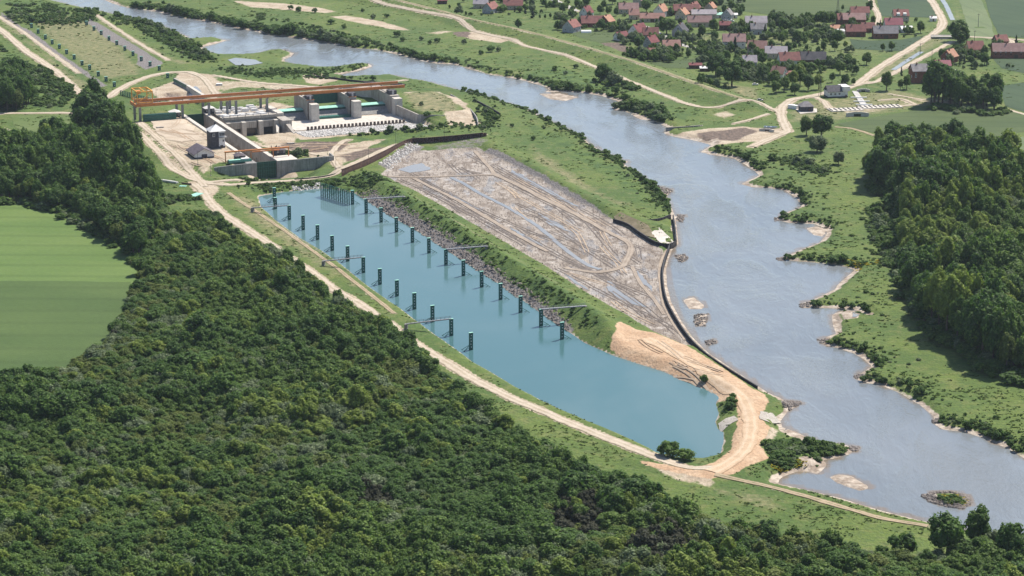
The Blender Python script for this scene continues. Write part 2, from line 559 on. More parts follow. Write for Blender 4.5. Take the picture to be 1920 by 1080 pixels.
DRY = [
    ([(150, 30), (210, 60), (265, 120), (270, 140), (190, 150), (120, 100), (60, 50), (90, 25)], .62),
    ([(0, 30), (50, 68), (140, 140), (190, 170), (150, 172), (60, 90), (0, 45)], .75),
    ([(165, 26), (260, 72), (330, 112), (390, 120), (330, 122), (250, 85)], .75),
    ([(420, 362), (480, 372), (560, 440), (640, 505), (700, 545), (660, 540), (560, 480), (470, 420)], .7),
    ([(750, 182), (830, 176), (870, 200), (868, 218), (790, 216), (765, 206)], .8),
    ([(1000, 270), (1060, 310), (1150, 370), (1200, 385), (1160, 390), (1060, 345), (990, 300)], .7),
    ([(700, 330), (830, 400), (960, 480), (1100, 570), (1080, 565), (960, 495), (830, 420), (720, 345)], .75),
    ([(1300, 900), (1450, 930), (1500, 960), (1420, 960), (1330, 925)], .6),
    ([(1480, 190), (1560, 185), (1680, 165), (1780, 192), (1700, 205), (1560, 230), (1470, 230)], .62),
    ([(1600, 150), (1740, 72), (1790, 70), (1700, 125), (1640, 152)], .6),
    ([(1340, 150), (1420, 165), (1440, 195), (1380, 180)], .7),
    ([(1300, 60), (1500, 60), (1480, 92), (1300, 90)], .45),
    ([(1500, 60), (1640, 70), (1690, 100), (1560, 112), (1500, 100)], .35),
    ([(380, 175), (480, 170), (600, 172), (540, 190), (420, 200)], .5),
    ([(1795, 10), (1815, 50), (1818, 70), (1790, 68), (1782, 40)], .6),
]
LUSH = [
    ([(0, 80), (60, 120), (110, 165), (130, 200), (60, 210), (0, 212)], .9),
    ([(0, 0), (90, 0), (160, 20), (80, 28), (20, 24)], .7),
    ([(250, 40), (320, 62), (370, 90), (420, 112), (350, 108), (280, 78)], .9),
    ([(420, 130), (560, 130), (640, 145), (540, 152), (440, 145)], .8),
    ([(420, 172), (500, 160), (620, 170), (560, 182), (450, 186)], .6),
    ([(430, 345), (560, 342), (660, 332), (720, 345), (640, 362), (560, 356), (480, 366)], .9),
    ([(730, 345), (850, 412), (960, 485), (1060, 550), (1140, 600), (1140, 640), (1040, 590), (900, 505), (760, 420), (690, 370)], .75),
    ([(560, 60), (700, 80), (850, 115), (950, 140), (900, 110), (760, 85), (620, 55), (500, 30)], .7),
    ([(950, 145), (1100, 165), (1170, 190), (1140, 150), (1040, 120)], .7),
    ([(1160, 190), (1320, 205), (1300, 225), (1230, 226)], .6),
    ([(1320, 275), (1420, 250), (1500, 300), (1560, 360), (1600, 430), (1640, 520), (1660, 600), (1720, 680), (1860, 760), (1920, 780), (1920, 850), (1700, 740), (1560, 640), (1500, 500), (1460, 380), (1400, 320)], .45),
    ([(960, 210), (1100, 275), (1200, 335), (1262, 400), (1200, 380), (1080, 300), (980, 240)], .7),
    ([(910, 262), (1000, 320), (1110, 385), (1180, 412), (1140, 412), (1040, 355), (930, 295)], .5),
    ([(320, 0), (560, 60), (860, 122), (780, 100), (600, 55), (420, 10)], .5),
    ([(0, 212), (150, 215), (150, 265), (60, 265), (0, 245)], .35),
    ([(640, 252), (760, 240), (900, 245), (760, 262), (680, 275)], .7),
    ([(1440, 820), (1560, 825), (1600, 845), (1500, 880), (1430, 880)], .9),
]
GRAVEL = [
    ([(0, 20), (45, 52), (60, 58), (125, 108), (202, 160), (190, 163), (118, 116), (50, 64), (0, 30)], 1.0),
    ([(160, 31), (192, 48), (255, 85), (310, 120), (272, 131), (255, 120), (258, 102), (200, 74), (165, 44)], 1.0),
    ([(665, 362), (692, 377), (730, 402), (780, 430), (830, 462), (880, 495), (960, 549), (1022, 591), (1070, 622), (1078, 612), (1030, 577), (965, 533), (890, 480), (840, 448), (790, 416), (740, 388), (705, 366)], .95),
    ([(705, 308), (770, 270), (800, 275), (760, 300), (725, 318)], .8),
    ([(800, 275), (900, 258), (920, 270), (890, 282), (820, 282)], .5),
    ([(500, 395), (562, 440), (640, 490), (700, 540), (690, 542), (630, 494), (552, 444), (490, 396)], .6),
    ([(895, 284), (960, 314), (1072, 378), (1145, 416), (1165, 418), (1090, 372), (990, 314), (920, 280)], .9),
]
CLAY = [     # dark turned soil
    ([(520, 262), (600, 258), (660, 258), (640, 285), (600, 282), (540, 275)], .9),
    ([(630, 290), (700, 275), (740, 272), (690, 300), (645, 305)], .7),
    ([(1300, 250), (1400, 238), (1425, 245), (1380, 265), (1320, 262)], .9),
    ([(850, 60), (885, 58), (880, 70), (850, 70)], .9),
    ([(380, 148), (400, 150), (395, 162), (380, 160)], .6),
    ([(300, 172), (345, 172), (340, 184), (300, 180)], .6),
    ([(1120, 80), (1160, 79), (1226, 104), (1222, 112), (1160, 96)], 1.0),
]


# ------------------------------------------------------------------ terrain grid
def axis(lo, hi, step0, step1, outer):
    a, p = [], lo
    while p < hi:
        a.append(p)
        p += step0 + (step1 - step0) * (p - lo) / (hi - lo)
    a.append(hi)
    return np.array([q for q in outer if q < lo] + a + [q for q in outer if q > hi])


GX = axis(-470, 470, 1.7, 1.7, [-9000, -4000, -2000, -1200, -800, -620, -520, 520, 620, 800, 1200, 2000, 4000, 9000])
GY = axis(735, 2200, 1.9, 4.2, [-6000, -2500, -800, 0, 300, 500, 620, 700, 2250, 2350, 2550, 2900, 3600, 5000, 9000])
X, Y = np.meshgrid(GX, GY)
RIVER = np.vstack([PP(RIVER_NEAR, WL), PP(RIVER_FAR, WL)])
PONDW = PP(POND, WL)
MUDW = PP(MUD, -1.0)
S_RIV, S_POND, S_MUD = sdf(X, Y, RIVER), sdf(X, Y, PONDW), sdf(X, Y, MUDW)
SPITW = PP(SPIT, 1.0)
S_SPIT = sdf(X, Y, SPITW, 25)
WOB = fbm(X, Y, 9, 3) - .5                      # breaks up the shore lines
Z = (fbm(X, Y, 60, 1) - .5) * .7 + (fbm(X, Y, 11, 5) - .5) * .35
FIELD_FLAT = smooth(0, 6, sdf(X, Y, PP(LEFT_FIELD), 30))
Z *= FIELD_FLAT
for L, h, hw, sl in ((PP(DIKE, 4.4), 4.4, 3.0, 3.6), (PP(RIDGE, 5.3), 5.3, 1.7, 2.0), (PP(RIDGE2, 2.2), 2.2, 3.0, 4.0),
                     (PP([(640, 318), (700, 290), (765, 264), (905, 254)], 1.6), 1.6, 3.5, 2.5)):
    d = dist_line(X, Y, L)
    Z = np.maximum(Z, h - np.maximum(d - hw, 0) / sl)
for L, h, w in RAISED:
    Z = Z + (h - Z) * (1 - smooth(0, w, sdf(X, Y, L, 30)))
Z = np.where(S_SPIT < 6, Z + (1.4 - Z) * (1 - smooth(-6, 6, S_SPIT)), Z)
for L, h, w in LEVELS:
    Z = Z + (h - Z) * (1 - smooth(0, w, sdf(X, Y, L, 30)))
mudz = -1.0 + (fbm(X, Y, 7, 21) - .5) * .5 + np.abs(fbm(X * .8 + Y * .35, Y * .2, 3.0, 4) - .5) * .3
Z = np.minimum(Z, np.where(S_MUD < 0, mudz, -1.0 + S_MUD * .55))
prof = np.where(S_RIV < 0, np.maximum(WL + S_RIV * .14, -5), WL + (S_RIV + WOB * 3.0 * smooth(0, 4, S_RIV)) * (.17 + .25 * smooth(2.5, 5, S_RIV)))
Z = np.minimum(Z, prof)
Z = np.minimum(Z, np.where(S_POND < 0, np.maximum(WL + S_POND * .5, -5), WL + (S_POND + WOB * 1.0) * .54))
# islands and bars
ROCK_ISLE = PP([(1729, 929), (1747, 924), (1785, 922), (1815, 931), (1819, 944), (1804, 954), (1777, 950), (1744, 941)], WL)
SAND_ISLE = PP([(1554, 894), (1575, 889), (1597, 892), (1629, 911), (1627, 918), (1612, 921), (1590, 914), (1564, 903)], WL)
BARS = [SAND_ISLE,
        PP([(1010, 176), (1050, 175), (1085, 182), (1060, 190), (1030, 186)], WL),
        PP([(1500, 866), (1545, 866), (1552, 872), (1538, 884), (1512, 882)], WL),
        PP([(1463, 800), (1490, 808), (1527, 826), (1515, 829), (1480, 818)], WL),
        PP([(1510, 428), (1530, 424), (1550, 430), (1545, 444), (1525, 442)], WL),
        PP([(1280, 562), (1300, 556), (1322, 572), (1318, 580), (1290, 580)], WL),
        PP([(1560, 590), (1566, 586), (1570, 600), (1572, 618), (1564, 612)], WL),
        PP([(1575, 586), (1612, 586), (1606, 604), (1585, 606)], WL),
        PP([(1180, 214), (1205, 218), (1220, 226), (1200, 224)], WL),
        PP([(1326, 268), (1345, 266), (1350, 272), (1335, 275)], WL)]
ROCKS_IN_WATER = [PP([(1265, 480), (1285, 476), (1292, 486), (1275, 494)], WL), PP([(1225, 349), (1245, 352), (1262, 357), (1250, 366), (1235, 362)], WL),
                  PP([(1268, 402), (1284, 404), (1280, 418), (1268, 412)], WL), PP([(1300, 590), (1330, 588), (1322, 612), (1302, 612)], WL),
                  PP([(1322, 640), (1340, 636), (1344, 644), (1326, 648)], WL), PP([(1470, 752), (1504, 755), (1480, 770), (1466, 764)], WL)]
SAND = np.zeros(X.shape)
for L in BARS:
    s = sdf(X, Y, L, 20)
    Z = np.maximum(Z, np.where(s < 6, WL + .32 - np.maximum(s + 1.6, 0) * .26 + WOB * .25, -99))
    SAND = np.maximum(SAND, 1 - smooth(-1, 2.5, s))
ROCKY = np.zeros(X.shape)
s = sdf(X, Y, ROCK_ISLE, 20)
Z = np.maximum(Z, np.where(s < 2, WL + 1.3 * smooth(1.2, -4, s) - .25, -99))
ROCKY = np.maximum(ROCKY, 1 - smooth(-1, 2, s))
for L in ROCKS_IN_WATER:
    s = sdf(X, Y, L, 20)
    Z = np.maximum(Z, np.where(s < 3, WL + .15 - np.maximum(s + 1, 0) * .3 + WOB * .7, -99))
    ROCKY = np.maximum(ROCKY, 1 - smooth(-1, 2, s))
OUT = np.maximum(np.abs(X) - 900, 0) + np.maximum(Y - 2600, 0) + np.maximum(400 - Y, 0)
Z = np.where(OUT > 0, 0, Z)

_gxi = np.arange(len(GX))


def H(x, y):
    """height of the built ground"""
    x, y = np.atleast_1d(np.asarray(x, float)), np.atleast_1d(np.asarray(y, float))
    i = np.clip(np.searchsorted(GX, x) - 1, 0, len(GX) - 2)
    j = np.clip(np.searchsorted(GY, y) - 1, 0, len(GY) - 2)
    fx = np.clip((x - GX[i]) / (GX[i + 1] - GX[i]), 0, 1)
    fy = np.clip((y - GY[j]) / (GY[j + 1] - GY[j]), 0, 1)
    return (Z[j, i] * (1 - fx) + Z[j, i + 1] * fx) * (1 - fy) + (Z[j + 1, i] * (1 - fx) + Z[j + 1, i + 1] * fx) * fy


def sample(A, x, y):
    i = np.clip(np.searchsorted(GX, x) - 1, 0, len(GX) - 2)
    j = np.clip(np.searchsorted(GY, y) - 1, 0, len(GY) - 2)
    return A[j, i]


def h1(x, y):
    return float(H(x, y)[0])


# ------------------------------------------------------------------ what grows or lies on the ground
COV = {k: np.zeros(X.shape) for k in ('bare', 'dry', 'lush', 'mud', 'gravel', 'sand', 'clay', 'spit')}
for key, lst, w in (('bare', BARE, 5.0), ('dry', DRY, 9.0), ('lush', LUSH, 8.0), ('gravel', GRAVEL, 2.5), ('clay', CLAY, 5.0)):
    for pts, val in lst:
        d = sdf(X, Y, PP(pts), 30)
        COV[key] = np.maximum(COV[key], val * (1 - smooth(-w, w * .6, d + WOB * w)))
for pts, z, w, kind in ROADS:
    if kind in ('silt',):
        continue
    d = dist_line(X, Y, PP(pts, z), False, 14)
    COV['spit' if kind == 'spit' else 'bare'] = np.maximum(COV['spit' if kind == 'spit' else 'bare'], (.9 if kind != 'rut' else .5) * (1 - smooth(w * .4, w * .5 + 2.2, d + WOB * 2)))
COV['mud'] = 1 - smooth(-1.5, 3.5, S_MUD + WOB * 3)
COV['spit'] = np.maximum(COV['spit'], 1 - smooth(-2, 2.5, S_SPIT + WOB * 3))
BANK = (1 - smooth(1.2, 4.2, S_RIV + WOB * 4)) * np.where(fbm(X, Y, 40, 9, 2) > .36, 1, .6)
COV['sand'] = np.maximum(np.maximum(SAND, BANK), (1 - smooth(.2, 1.2, S_POND + WOB)) * .8)
COV['gravel'] = np.maximum(COV['gravel'], ROCKY)
_isl = 1 - smooth(-5.0, -2.6, sdf(X, Y, ROCK_ISLE, 20))
COV['gravel'] = COV['gravel'] * (1 - _isl)
COV['lush'] = np.maximum(COV['lush'], _isl)
COV['sand'] = COV['sand'] * (1 - _isl)
COV['bare'] = np.where(S_MUD < 2, 0, COV['bare'])
for L, h, w in LEVELS[:4]:
    COV['bare'] = np.maximum(COV['bare'], .9 * (1 - smooth(0, 5, sdf(X, Y, L, 20))))

ng = NT('meadow')
T = ng
n_big = T.noise(.018, 4)
n_mid = T.noise(.11, 4, dist=.4)
n_fine = T.noise(.9, 4, T.mapping((1, .6, 1)))
n_edge = T.noise(.35, 5)
g = T.mix(T.ramp(n_big, .36, .64), (.052, .096, .014), (.088, .128, .021))
g = T.mix(T.math('MULTIPLY', T.ramp(n_mid, .48, .72), .55), g, (.150, .151, .049))
g = T.mix(T.math('MULTIPLY', T.ramp(T.noise(.2, 4), .52, .68), .5), g, (.046, .078, .016))

g = T.mix(T.math('MULTIPLY', T.ramp(T.noise(.42, 5, T.mapping((.7, 1, 1)), dist=.6), .50, .66), .55), g, (.040, .076, .016))
g = T.mix(T.math('MULTIPLY', T.ramp(T.noise(.31, 5, T.mapping((.6, 1, 1)), dist=.8), .56, .70), .5), g, (.150, .163, .060))


def cover(base, key, color, soft=.16, amt=.75):
    a = T.attr(key)
    f = T.math('ADD', a, T.math('MULTIPLY', T.math('SUBTRACT', n_edge, .5), amt))
    f = T.ramp(f, .5 - soft, .5 + soft)
    return T.mix(T.math('MULTIPLY', f, T.ramp(a, .02, .12)), base, color)


g = cover(g, 'lush', T.mix(T.ramp(n_mid, .35, .65), (.036, .076, .012), (.076, .124, .020)), .25)
g = cover(g, 'dry', T.mix(T.ramp(T.noise(.25, 4), .35, .68), (.115, .125, .050), (.230, .200, .105)), .3)
g = cover(g, 'gravel', T.mix(T.ramp(T.noise(1.2, 3), .35, .65), (.085, .078, .078), (.220, .200, .190)), .15)
bare = T.mix(T.ramp(T.noise(.10, 5), .36, .66), (.317, .251, .180), (.414, .348, .264))
bare = T.mix(T.math('MULTIPLY', T.ramp(T.noise(.5, 4), .5, .75), .45), bare, (.250, .185, .130))
g = cover(g, 'bare', bare, .14)
g = cover(g, 'clay', T.mix(T.ramp(T.noise(.4, 4), .35, .65), (.070, .050, .040), (.155, .112, .086)), .2)
# drained mud: puddled silt with churned streaks
w1 = T.noise(.075, 5, T.mapping((1.5, .5, 1), rad(-22)), dist=1.4)
w2 = T.noise(.40, 4, T.mapping((2.6, .28, 1), rad(-22)), dist=1.6)
w3 = T.noise(.16, 5, T.mapping((1.2, .8, 1), rad(15)), dist=3.0)
mud = T.mix(T.ramp(w1, .35, .65), (.175, .142, .116), (.315, .275, .238))
mud = T.mix(T.math('MULTIPLY', T.ramp(w2, .52, .60), .75), mud, (.080, .060, .048))
mud = T.mix(T.math('MULTIPLY', T.math('SUBTRACT', 1.0, T.ramp(T.math('ABSOLUTE', T.math('SUBTRACT', w3, .5)), .0, .03)), .28), mud, (.070, .054, .044))
mud = T.mix(T.math('MULTIPLY', T.ramp(T.noise(.2, 5), .55, .68), .7), mud, (.400, .365, .335))
g = cover(g, 'mud', mud, .12, .5)
spit = T.mix(T.ramp(T.noise(.12, 5), .35, .68), (.365, .240, .148), (.455, .325, .215))
spit = T.mix(T.math('MULTIPLY', T.ramp(T.noise(.35, 4, T.mapping((.5, 2.2, 1), rad(-52)), dist=1.0), .5, .66), .4), spit, (.300, .185, .115))
g = cover(g, 'spit', spit, .12, .6)
g = cover(g, 'sand', T.mix(T.ramp(T.noise(.25, 4), .35, .68), (.230, .180, .140), (.440, .380, .315)), .14, .6)
g = T.mix(1.0, g, T.math('MULTIPLY_ADD', n_fine, .9, .55), 'MULTIPLY')
T.bump(T.math('ADD', T.math('MULTIPLY', n_fine, .5), T.math('MULTIPLY', T.noise(.35, 4), .8)), .9, .8)
wet = T.math('MULTIPLY', T.ramp(T.attr('mud'), .4, .8), T.ramp(T.noise(.06, 4, T.mapping((1.6, .5, 1), rad(-22))), .52, .62))
M_GROUND = T.fin(g, T.math('MULTIPLY_ADD', wet, -.66, .9), .35)

nx, ny = len(GX), len(GY)
idx = np.arange(nx * ny).reshape(ny, nx)
quads = np.stack([idx[:-1, :-1], idx[:-1, 1:], idx[1:, 1:], idx[1:, :-1]], -1).reshape(-1, 4)
gm = np_mesh('ground', np.stack([X, Y, Z], -1).reshape(-1, 3), quads, M_GROUND, True)
for k, a in COV.items():
    fattr(gm, k, a.ravel())
ground = link('ground', gm)
tag(ground, 'flood plain of rough grass, bare dirt and drained mud', None, None, 'structure')


# ------------------------------------------------------------------ water
def water_mat(name, body, waves, rough, dist, big=None, scale=.02):
    n = NT(name)
    c = n.mix(n.ramp(n.noise(scale, 4, n.mapping((1, .5, 1), rad(-35)), dist=.6), .3, .7), body[0], body[1])
    h = n.math('MULTIPLY', n.noise(waves[0], 3, n.mapping((1, .55, 1), rad(35))), 1.0)
    h = n.math('ADD', h, n.math('MULTIPLY', n.noise(waves[1], 2), .35))
    if big:
        c = n.mix(n.math('MULTIPLY', n.ramp(n.attr('shallow'), .35, 1.0), .8), c, (.185, .140, .095))
        cur = n.ramp(n.noise(.035, 5, n.mapping((1, .35, 1), rad(-38)), dist=1.2), .38, .66)
        h = n.math('MULTIPLY', h, n.math('MULTIPLY_ADD', cur, 1.5, .10))
        h = n.math('ADD', h, n.math('MULTIPLY', n.noise(.16, 4, n.mapping((1, .4, 1), rad(-38)), dist=1.0), 1.6))
    else:
        wind = n.ramp(n.noise(.012, 4, n.mapping((1, .5, 1), rad(20)), dist=.8), .42, .66)
        h = n.math('MULTIPLY', h, n.math('MULTIPLY_ADD', wind, 3.0, .5))
    n.bump(h, dist)
    n.bsdf.inputs['IOR'].default_value = 1.333
    return n.fin(c, rough, .5)


M_RIVER = water_mat('river_water', ((.148, .166, .182), (.180, .197, .212)), (.55, 1.6), .085, .24, True)
M_POND = water_mat('basin_water', ((.058, .132, .144), (.106, .172, .182)), (.9, 2.5), .05, .022, None, .008)
M_PUDDLE = water_mat('puddle_water', ((.20, .20, .20), (.24, .235, .23)), (1.0, 3.0), .12, .02)


def flat_poly(name, pts, z, mat, label):
    b = MB()
    b.add([(x, y, z) for x, y in pts], [tuple(range(len(pts)))])
    o = b.build(name, mat)
    return tag(o, label, None, None, 'structure')


def tri_poly(name, pts, z, mat, label):
    V, E, F, *_ = delaunay_2d_cdt([Vector(p) for p in pts], [], [list(range(len(pts)))], 1, 1e-4)
    b = MB()
    b.add([(v.x, v.y, z) for v in V], [tuple(f) if True else f for f in F])
    o = b.build(name, mat)
    me = o.data
    if me.polygons and me.polygons[0].normal.z < 0:
        me.flip_normals()
    return tag(o, label, None, None, 'structure')


def grow(pts, d):
    """move an outline outwards by d metres (rough)"""
    p = np.asarray(pts, float)
    a = np.roll(p, 1, 0)
    b = np.roll(p, -1, 0)
    t = b - a
    n = np.stack([t[:, 1], -t[:, 0]], 1)
    n /= np.maximum(np.linalg.norm(n, axis=1, keepdims=True), 1e-6)
    area = .5 * np.sum(p[:, 0] * np.roll(p[:, 1], -1) - np.roll(p[:, 0], -1) * p[:, 1])
    return p + n * d * (1 if area > 0 else -1)


# water sheets reach a little under the banks, the ground itself draws the shore
def band_from_grid(name, S, z, mat, label, margin=3.2):
    m = S < margin
    q = m[:-1, :-1] | m[:-1, 1:] | m[1:, 1:] | m[1:, :-1]
    jj, ii = np.nonzero(q)
    vs, inv = np.unique(np.stack([idx[jj, ii], idx[jj, ii + 1], idx[jj + 1, ii + 1], idx[jj + 1, ii]], -1), return_inverse=True)
    F = inv.reshape(-1, 4)
    V = np.stack([X.ravel()[vs], Y.ravel()[vs], np.full(len(vs), z)], -1)
    o = link(name, np_mesh(name, V, F, mat))
    return tag(o, label, None, None, 'structure')


KEEP = inside(X, Y, np.vstack([PP([(1100, 280), (1300, 455)], 0), PP([(1240, 455), (1420, 740), (1280, 740), (700, 300)], 0)]))
RIV_O = band_from_grid('river', np.where((S_MUD < 0) | ((S_SPIT < 0) & (S_RIV > 0)), 99, S_RIV), WL, M_RIVER, 'broad pale river winding past the works')
_v = np.empty(len(RIV_O.data.vertices) * 3, np.float32)
RIV_O.data.vertices.foreach_get('co', _v)
_v = _v.reshape(-1, 3)
_d = WL - sample(Z, _v[:, 0].astype(float), _v[:, 1].astype(float))
fattr(RIV_O.data, 'shallow', np.clip(1 - _d / .75, 0, 1))
band_from_grid('basin_water', S_POND, WL + .004, M_POND, 'calm turquoise water of the lower mooring basin')


# ------------------------------------------------------------------ draped sheets: fields, roads, wet channels
def ragged(pts, step=6.0, amp=.8, seed=0):
    p = np.asarray(pts, float)
    out = []
    for i in range(len(p)):
        a, b = p[i], p[(i + 1) % len(p)]
        n = max(1, int(np.hypot(*(b - a)) / step))
        for k in range(n):
            out.append(a + (b - a) * k / n)
    out = np.array(out)
    jx = (vnoise(out[:, 0], out[:, 1], step * .8, seed) - .5) * 2 * amp
    jy = (vnoise(out[:, 0], out[:, 1], step * .8, seed + 5) - .5) * 2 * amp
    return out + np.stack([jx, jy], 1)


def patch(name, pts, mat, label=None, off=.16, step=6.0, amp=.8, grid=9.0, level=None, kind='structure'):
    r = ragged(pts, step, amp, len(pts))
    gx = np.arange(r[:, 0].min() + grid / 2, r[:, 0].max(), grid)
    gy = np.arange(r[:, 1].min() + grid / 2, r[:, 1].max(), grid * 1.3)
    a, b = np.meshgrid(gx, gy)
    a, b = a.ravel(), b.ravel()
    k = sdf(a, b, r, 1e5) < -grid * .35
    vs = [Vector(p) for p in r] + [Vector(p) for p in zip(a[k], b[k])]
    V, E, F, *_ = delaunay_2d_cdt(vs, [], [list(range(len(r)))], 1, 1e-4)
    V = np.array([(v.x, v.y) for v in V])
    z = np.full(len(V), level) if level is not None else H(V[:, 0], V[:, 1]) + off
    b_ = MB()
    b_.add(np.column_stack([V, z]).tolist(), [tuple(f) for f in F])
    o = b_.build(name, mat)
    if len(o.data.polygons) and sum(f.normal.z for f in o.data.polygons) < 0:
        o.data.flip_normals()
    for f in o.data.polygons:
        f.use_smooth = True
    return tag(o, label, None, None, kind)


def crop_mat(name, a, b, period, ang, rows=.5, band=None):
    n = NT(name)
    f = n.ramp(n.noise(.025, 4, n.mapping((.35, 1, 1), ang)), .33, .67)
    c = n.mix(f, a, b)
    w = n.n('ShaderNodeTexWave', wave_type='BANDS', bands_direction='Y')
    n.set(w.inputs['Vector'], n.mapping((1, 1, 1), ang))
    w.inputs['Scale'].default_value = 2 * math.pi / (20 * period)
    w.inputs['Distortion'].default_value = 1.2
    w.inputs['Detail'].default_value = 2
    w.inputs['Detail Scale'].default_value = .4
    t = n.ramp(w.outputs['Fac'], .02, .2)
    c = n.mix(n.math('MULTIPLY', n.math('SUBTRACT', 1.0, t), rows), c, tuple(x * .55 for x in a))
    c = n.mix(1.0, c, n.math('MULTIPLY_ADD', n.noise(.8, 3, n.mapping((.5, 1, 1), ang)), .5, .75), 'MULTIPLY')
    n.bump(n.noise(1.2, 3), .25, .6)
    return n.fin(c, .85, .2)


M_CROP_L = crop_mat('young_barley', (.080, .136, .034), (.108, .162, .044), 21.0, rad(2), .26)
M_CROP_A = crop_mat('green_wheat', (.050, .078, .027), (.070, .099, .033), 14, rad(4), .25)
M_CROP_B = crop_mat('blue_green_wheat', (.034, .062, .030), (.044, .074, .034), 16, rad(60), .2)
M_CROP_C = crop_mat('pale_oats', (.102, .140, .064), (.128, .162, .076), 18, rad(80), .2)
M_MEADOW = crop_mat('mown_meadow', (.081, .123, .034), (.115, .149, .051), 9, rad(5), .15)
patch('crop_field', PP(LEFT_FIELD), M_CROP_L, 'bright green cereal field at the left edge beside the wood', .12, 9, 1.5, 12)
patch('crop_field', PP([(-320, 528), (-60, 528), (60, 527), (150, 529), (240, 530), (256, 545), (235, 600), (205, 645), (150, 690), (60, 730), (-60, 755), (-320, 770)]), crop_mat('darker_barley', (.054, .092, .025), (.070, .110, .031), 21.0, rad(2), .2), 'darker green lower half of the cereal field at the left edge', .24, 9, 1.2, 12)
patch('crop_field', PP([(1240, -30), (1628, -30), (1631, 20), (1590, 26), (1490, 35), (1440, 27), (1370, 18), (1240, 11), (1215, 0)]), M_CROP_A, 'long green field behind the village', .14, 14, .6, 16)
patch('crop_field', PP([(1638, -30), (1732, -30), (1742, 0), (1757, 30), (1745, 33), (1652, 31)]), M_CROP_B, 'dark blue green field beside the main track', .14, 14, .6, 16)
patch('crop_field', PP([(1790, -30), (1832, -30), (1840, 0), (1858, 40), (1863, 69), (1820, 69), (1812, 45)]), M_CROP_C, 'pale green strip field with a lone pole', .14, 14, .6, 16)
patch('crop_field', PP([(1838, -30), (1990, -30), (1990, 72), (1920, 71), (1874, 67), (1858, 36)]), M_CROP_B, 'dark green field at the upper right corner', .14, 14, .6, 16)
patch('crop_field', PP([(1592, 73), (1625, 76), (1690, 74), (1735, 66), (1712, 82), (1690, 96), (1600, 92)]), M_CROP_B, 'small green plot beside the brick barns', .14, 12, .6, 12)
patch('crop_field', PP([(1567, 233), (1640, 220), (1780, 197), (1890, 208), (1990, 228), (1990, 246), (1920, 247), (1870, 256), (1740, 262), (1640, 250)]), M_CROP_A, 'big green wheat field behind the right wood', .14, 12, .6, 14)
patch('crop_field', PP([(1862, 112), (1990, 104), (1990, 137), (1920, 137), (1878, 129)]), M_CROP_B, 'green field below the long brick barn', .14, 12, .6, 14)
patch('crop_field', PP([(1875, 162), (1990, 143), (1990, 215), (1925, 212), (1885, 200)]), M_CROP_B, 'dark green field at the right edge beyond the oaks', .14, 12, .6, 14)
patch('crop_field', PP([(1880, 258), (1990, 252), (1990, 300), (1900, 300)]), M_CROP_C, 'pale field corner beside the right wood', .14, 12, .6, 14)
patch('meadow', PP([(1060, 57), (1130, 58), (1180, 52), (1200, 60), (1160, 76), (1125, 80), (1085, 70)]), M_CROP_A, 'green paddock by the red roofed barn', .14, 12, .6, 14)
patch('meadow', PP([(1215, 118), (1320, 108), (1330, 118), (1300, 128), (1250, 128)]), M_CROP_A, 'small green paddock behind the dike', .14, 12, .6, 14)
patch('meadow', PP([(1495, 58), (1555, 55), (1562, 70), (1590, 82), (1510, 84)]), M_MEADOW, 'light green meadow in the village', .14, 12, .6, 14)
patch('meadow', PP([(20, 216), (148, 217), (148, 256), (90, 258), (30, 240)]), M_MEADOW, 'light green meadow beside the tall trees', .14, 10, 1.2, 12)


def road_mat(name, a, b, rut, grass, edge_c=(.135, .135, .062)):
    n = NT(name)
    ac = n.n('ShaderNodeAttribute', attribute_name='across').outputs['Fac']
    c = n.mix(n.ramp(n.noise(.15, 4), .35, .65), a, b)
    wob = n.math('MULTIPLY', n.math('SUBTRACT', n.noise(.12, 3), .5), .5)
    d = n.math('ABSOLUTE', n.math('ADD', ac, wob))
    r = n.math('SUBTRACT', 1.0, n.ramp(n.math('ABSOLUTE', n.math('SUBTRACT', d, .45)), .08, .26))
    c = n.mix(n.math('MULTIPLY', r, .55), c, rut)
    mid = n.math('SUBTRACT', 1.0, n.ramp(d, .05, .28))
    edge = n.ramp(n.math('ADD', d, n.math('MULTIPLY', n.math('SUBTRACT', n.noise(.6, 4), .5), .9)), .82, 1.0)
    pat = n.ramp(n.noise(.5, 4), .4, .6)
    c = n.mix(n.math('MULTIPLY', n.math('MULTIPLY', mid, pat), grass), c, (.120, .125, .055))
    c = n.mix(n.math('MULTIPLY', edge, .75), c, edge_c)
    c = n.mix(1.0, c, n.math('MULTIPLY_ADD', n.noise(1.5, 4), .6, .7), 'MULTIPLY')
    c = n.mix(n.math('MULTIPLY', n.ramp(n.noise(.22, 5), .5, .72), .3), c, tuple(x * .6 for x in a))
    n.bump(n.noise(1.2, 4), .3, .7)
    return n.fin(c, .92, .15)


M_ROADS = {
    'dirt': road_mat('sandy_track', (.361, .297, .225), (.430, .365, .288), (.482, .421, .344), .18),
    'track': road_mat('grassy_track', (.190, .180, .095), (.260, .230, .135), (.330, .280, .185), .75),
    'paved': road_mat('pale_asphalt', (.330, .315, .300), (.400, .385, .370), (.420, .405, .390), 0.0),
    'rut': road_mat('worn_ruts', (.250, .200, .130), (.330, .260, .175), (.420, .335, .240), .9),
    'silt': road_mat('silt_track', (.240, .195, .158), (.310, .258, .210), (.365, .310, .255), 0.0, (.230, .190, .160)),
    'spit': road_mat('spit_track', (.415, .300, .200), (.480, .360, .250), (.530, .415, .305), 0.0, (.385, .265, .170)),
}
ROAD_NAME = {'dirt': 'dirt_road', 'track': 'dike_track', 'paved': 'village_road', 'rut': 'field_track', 'silt': 'silt_track', 'spit': 'sand_track'}


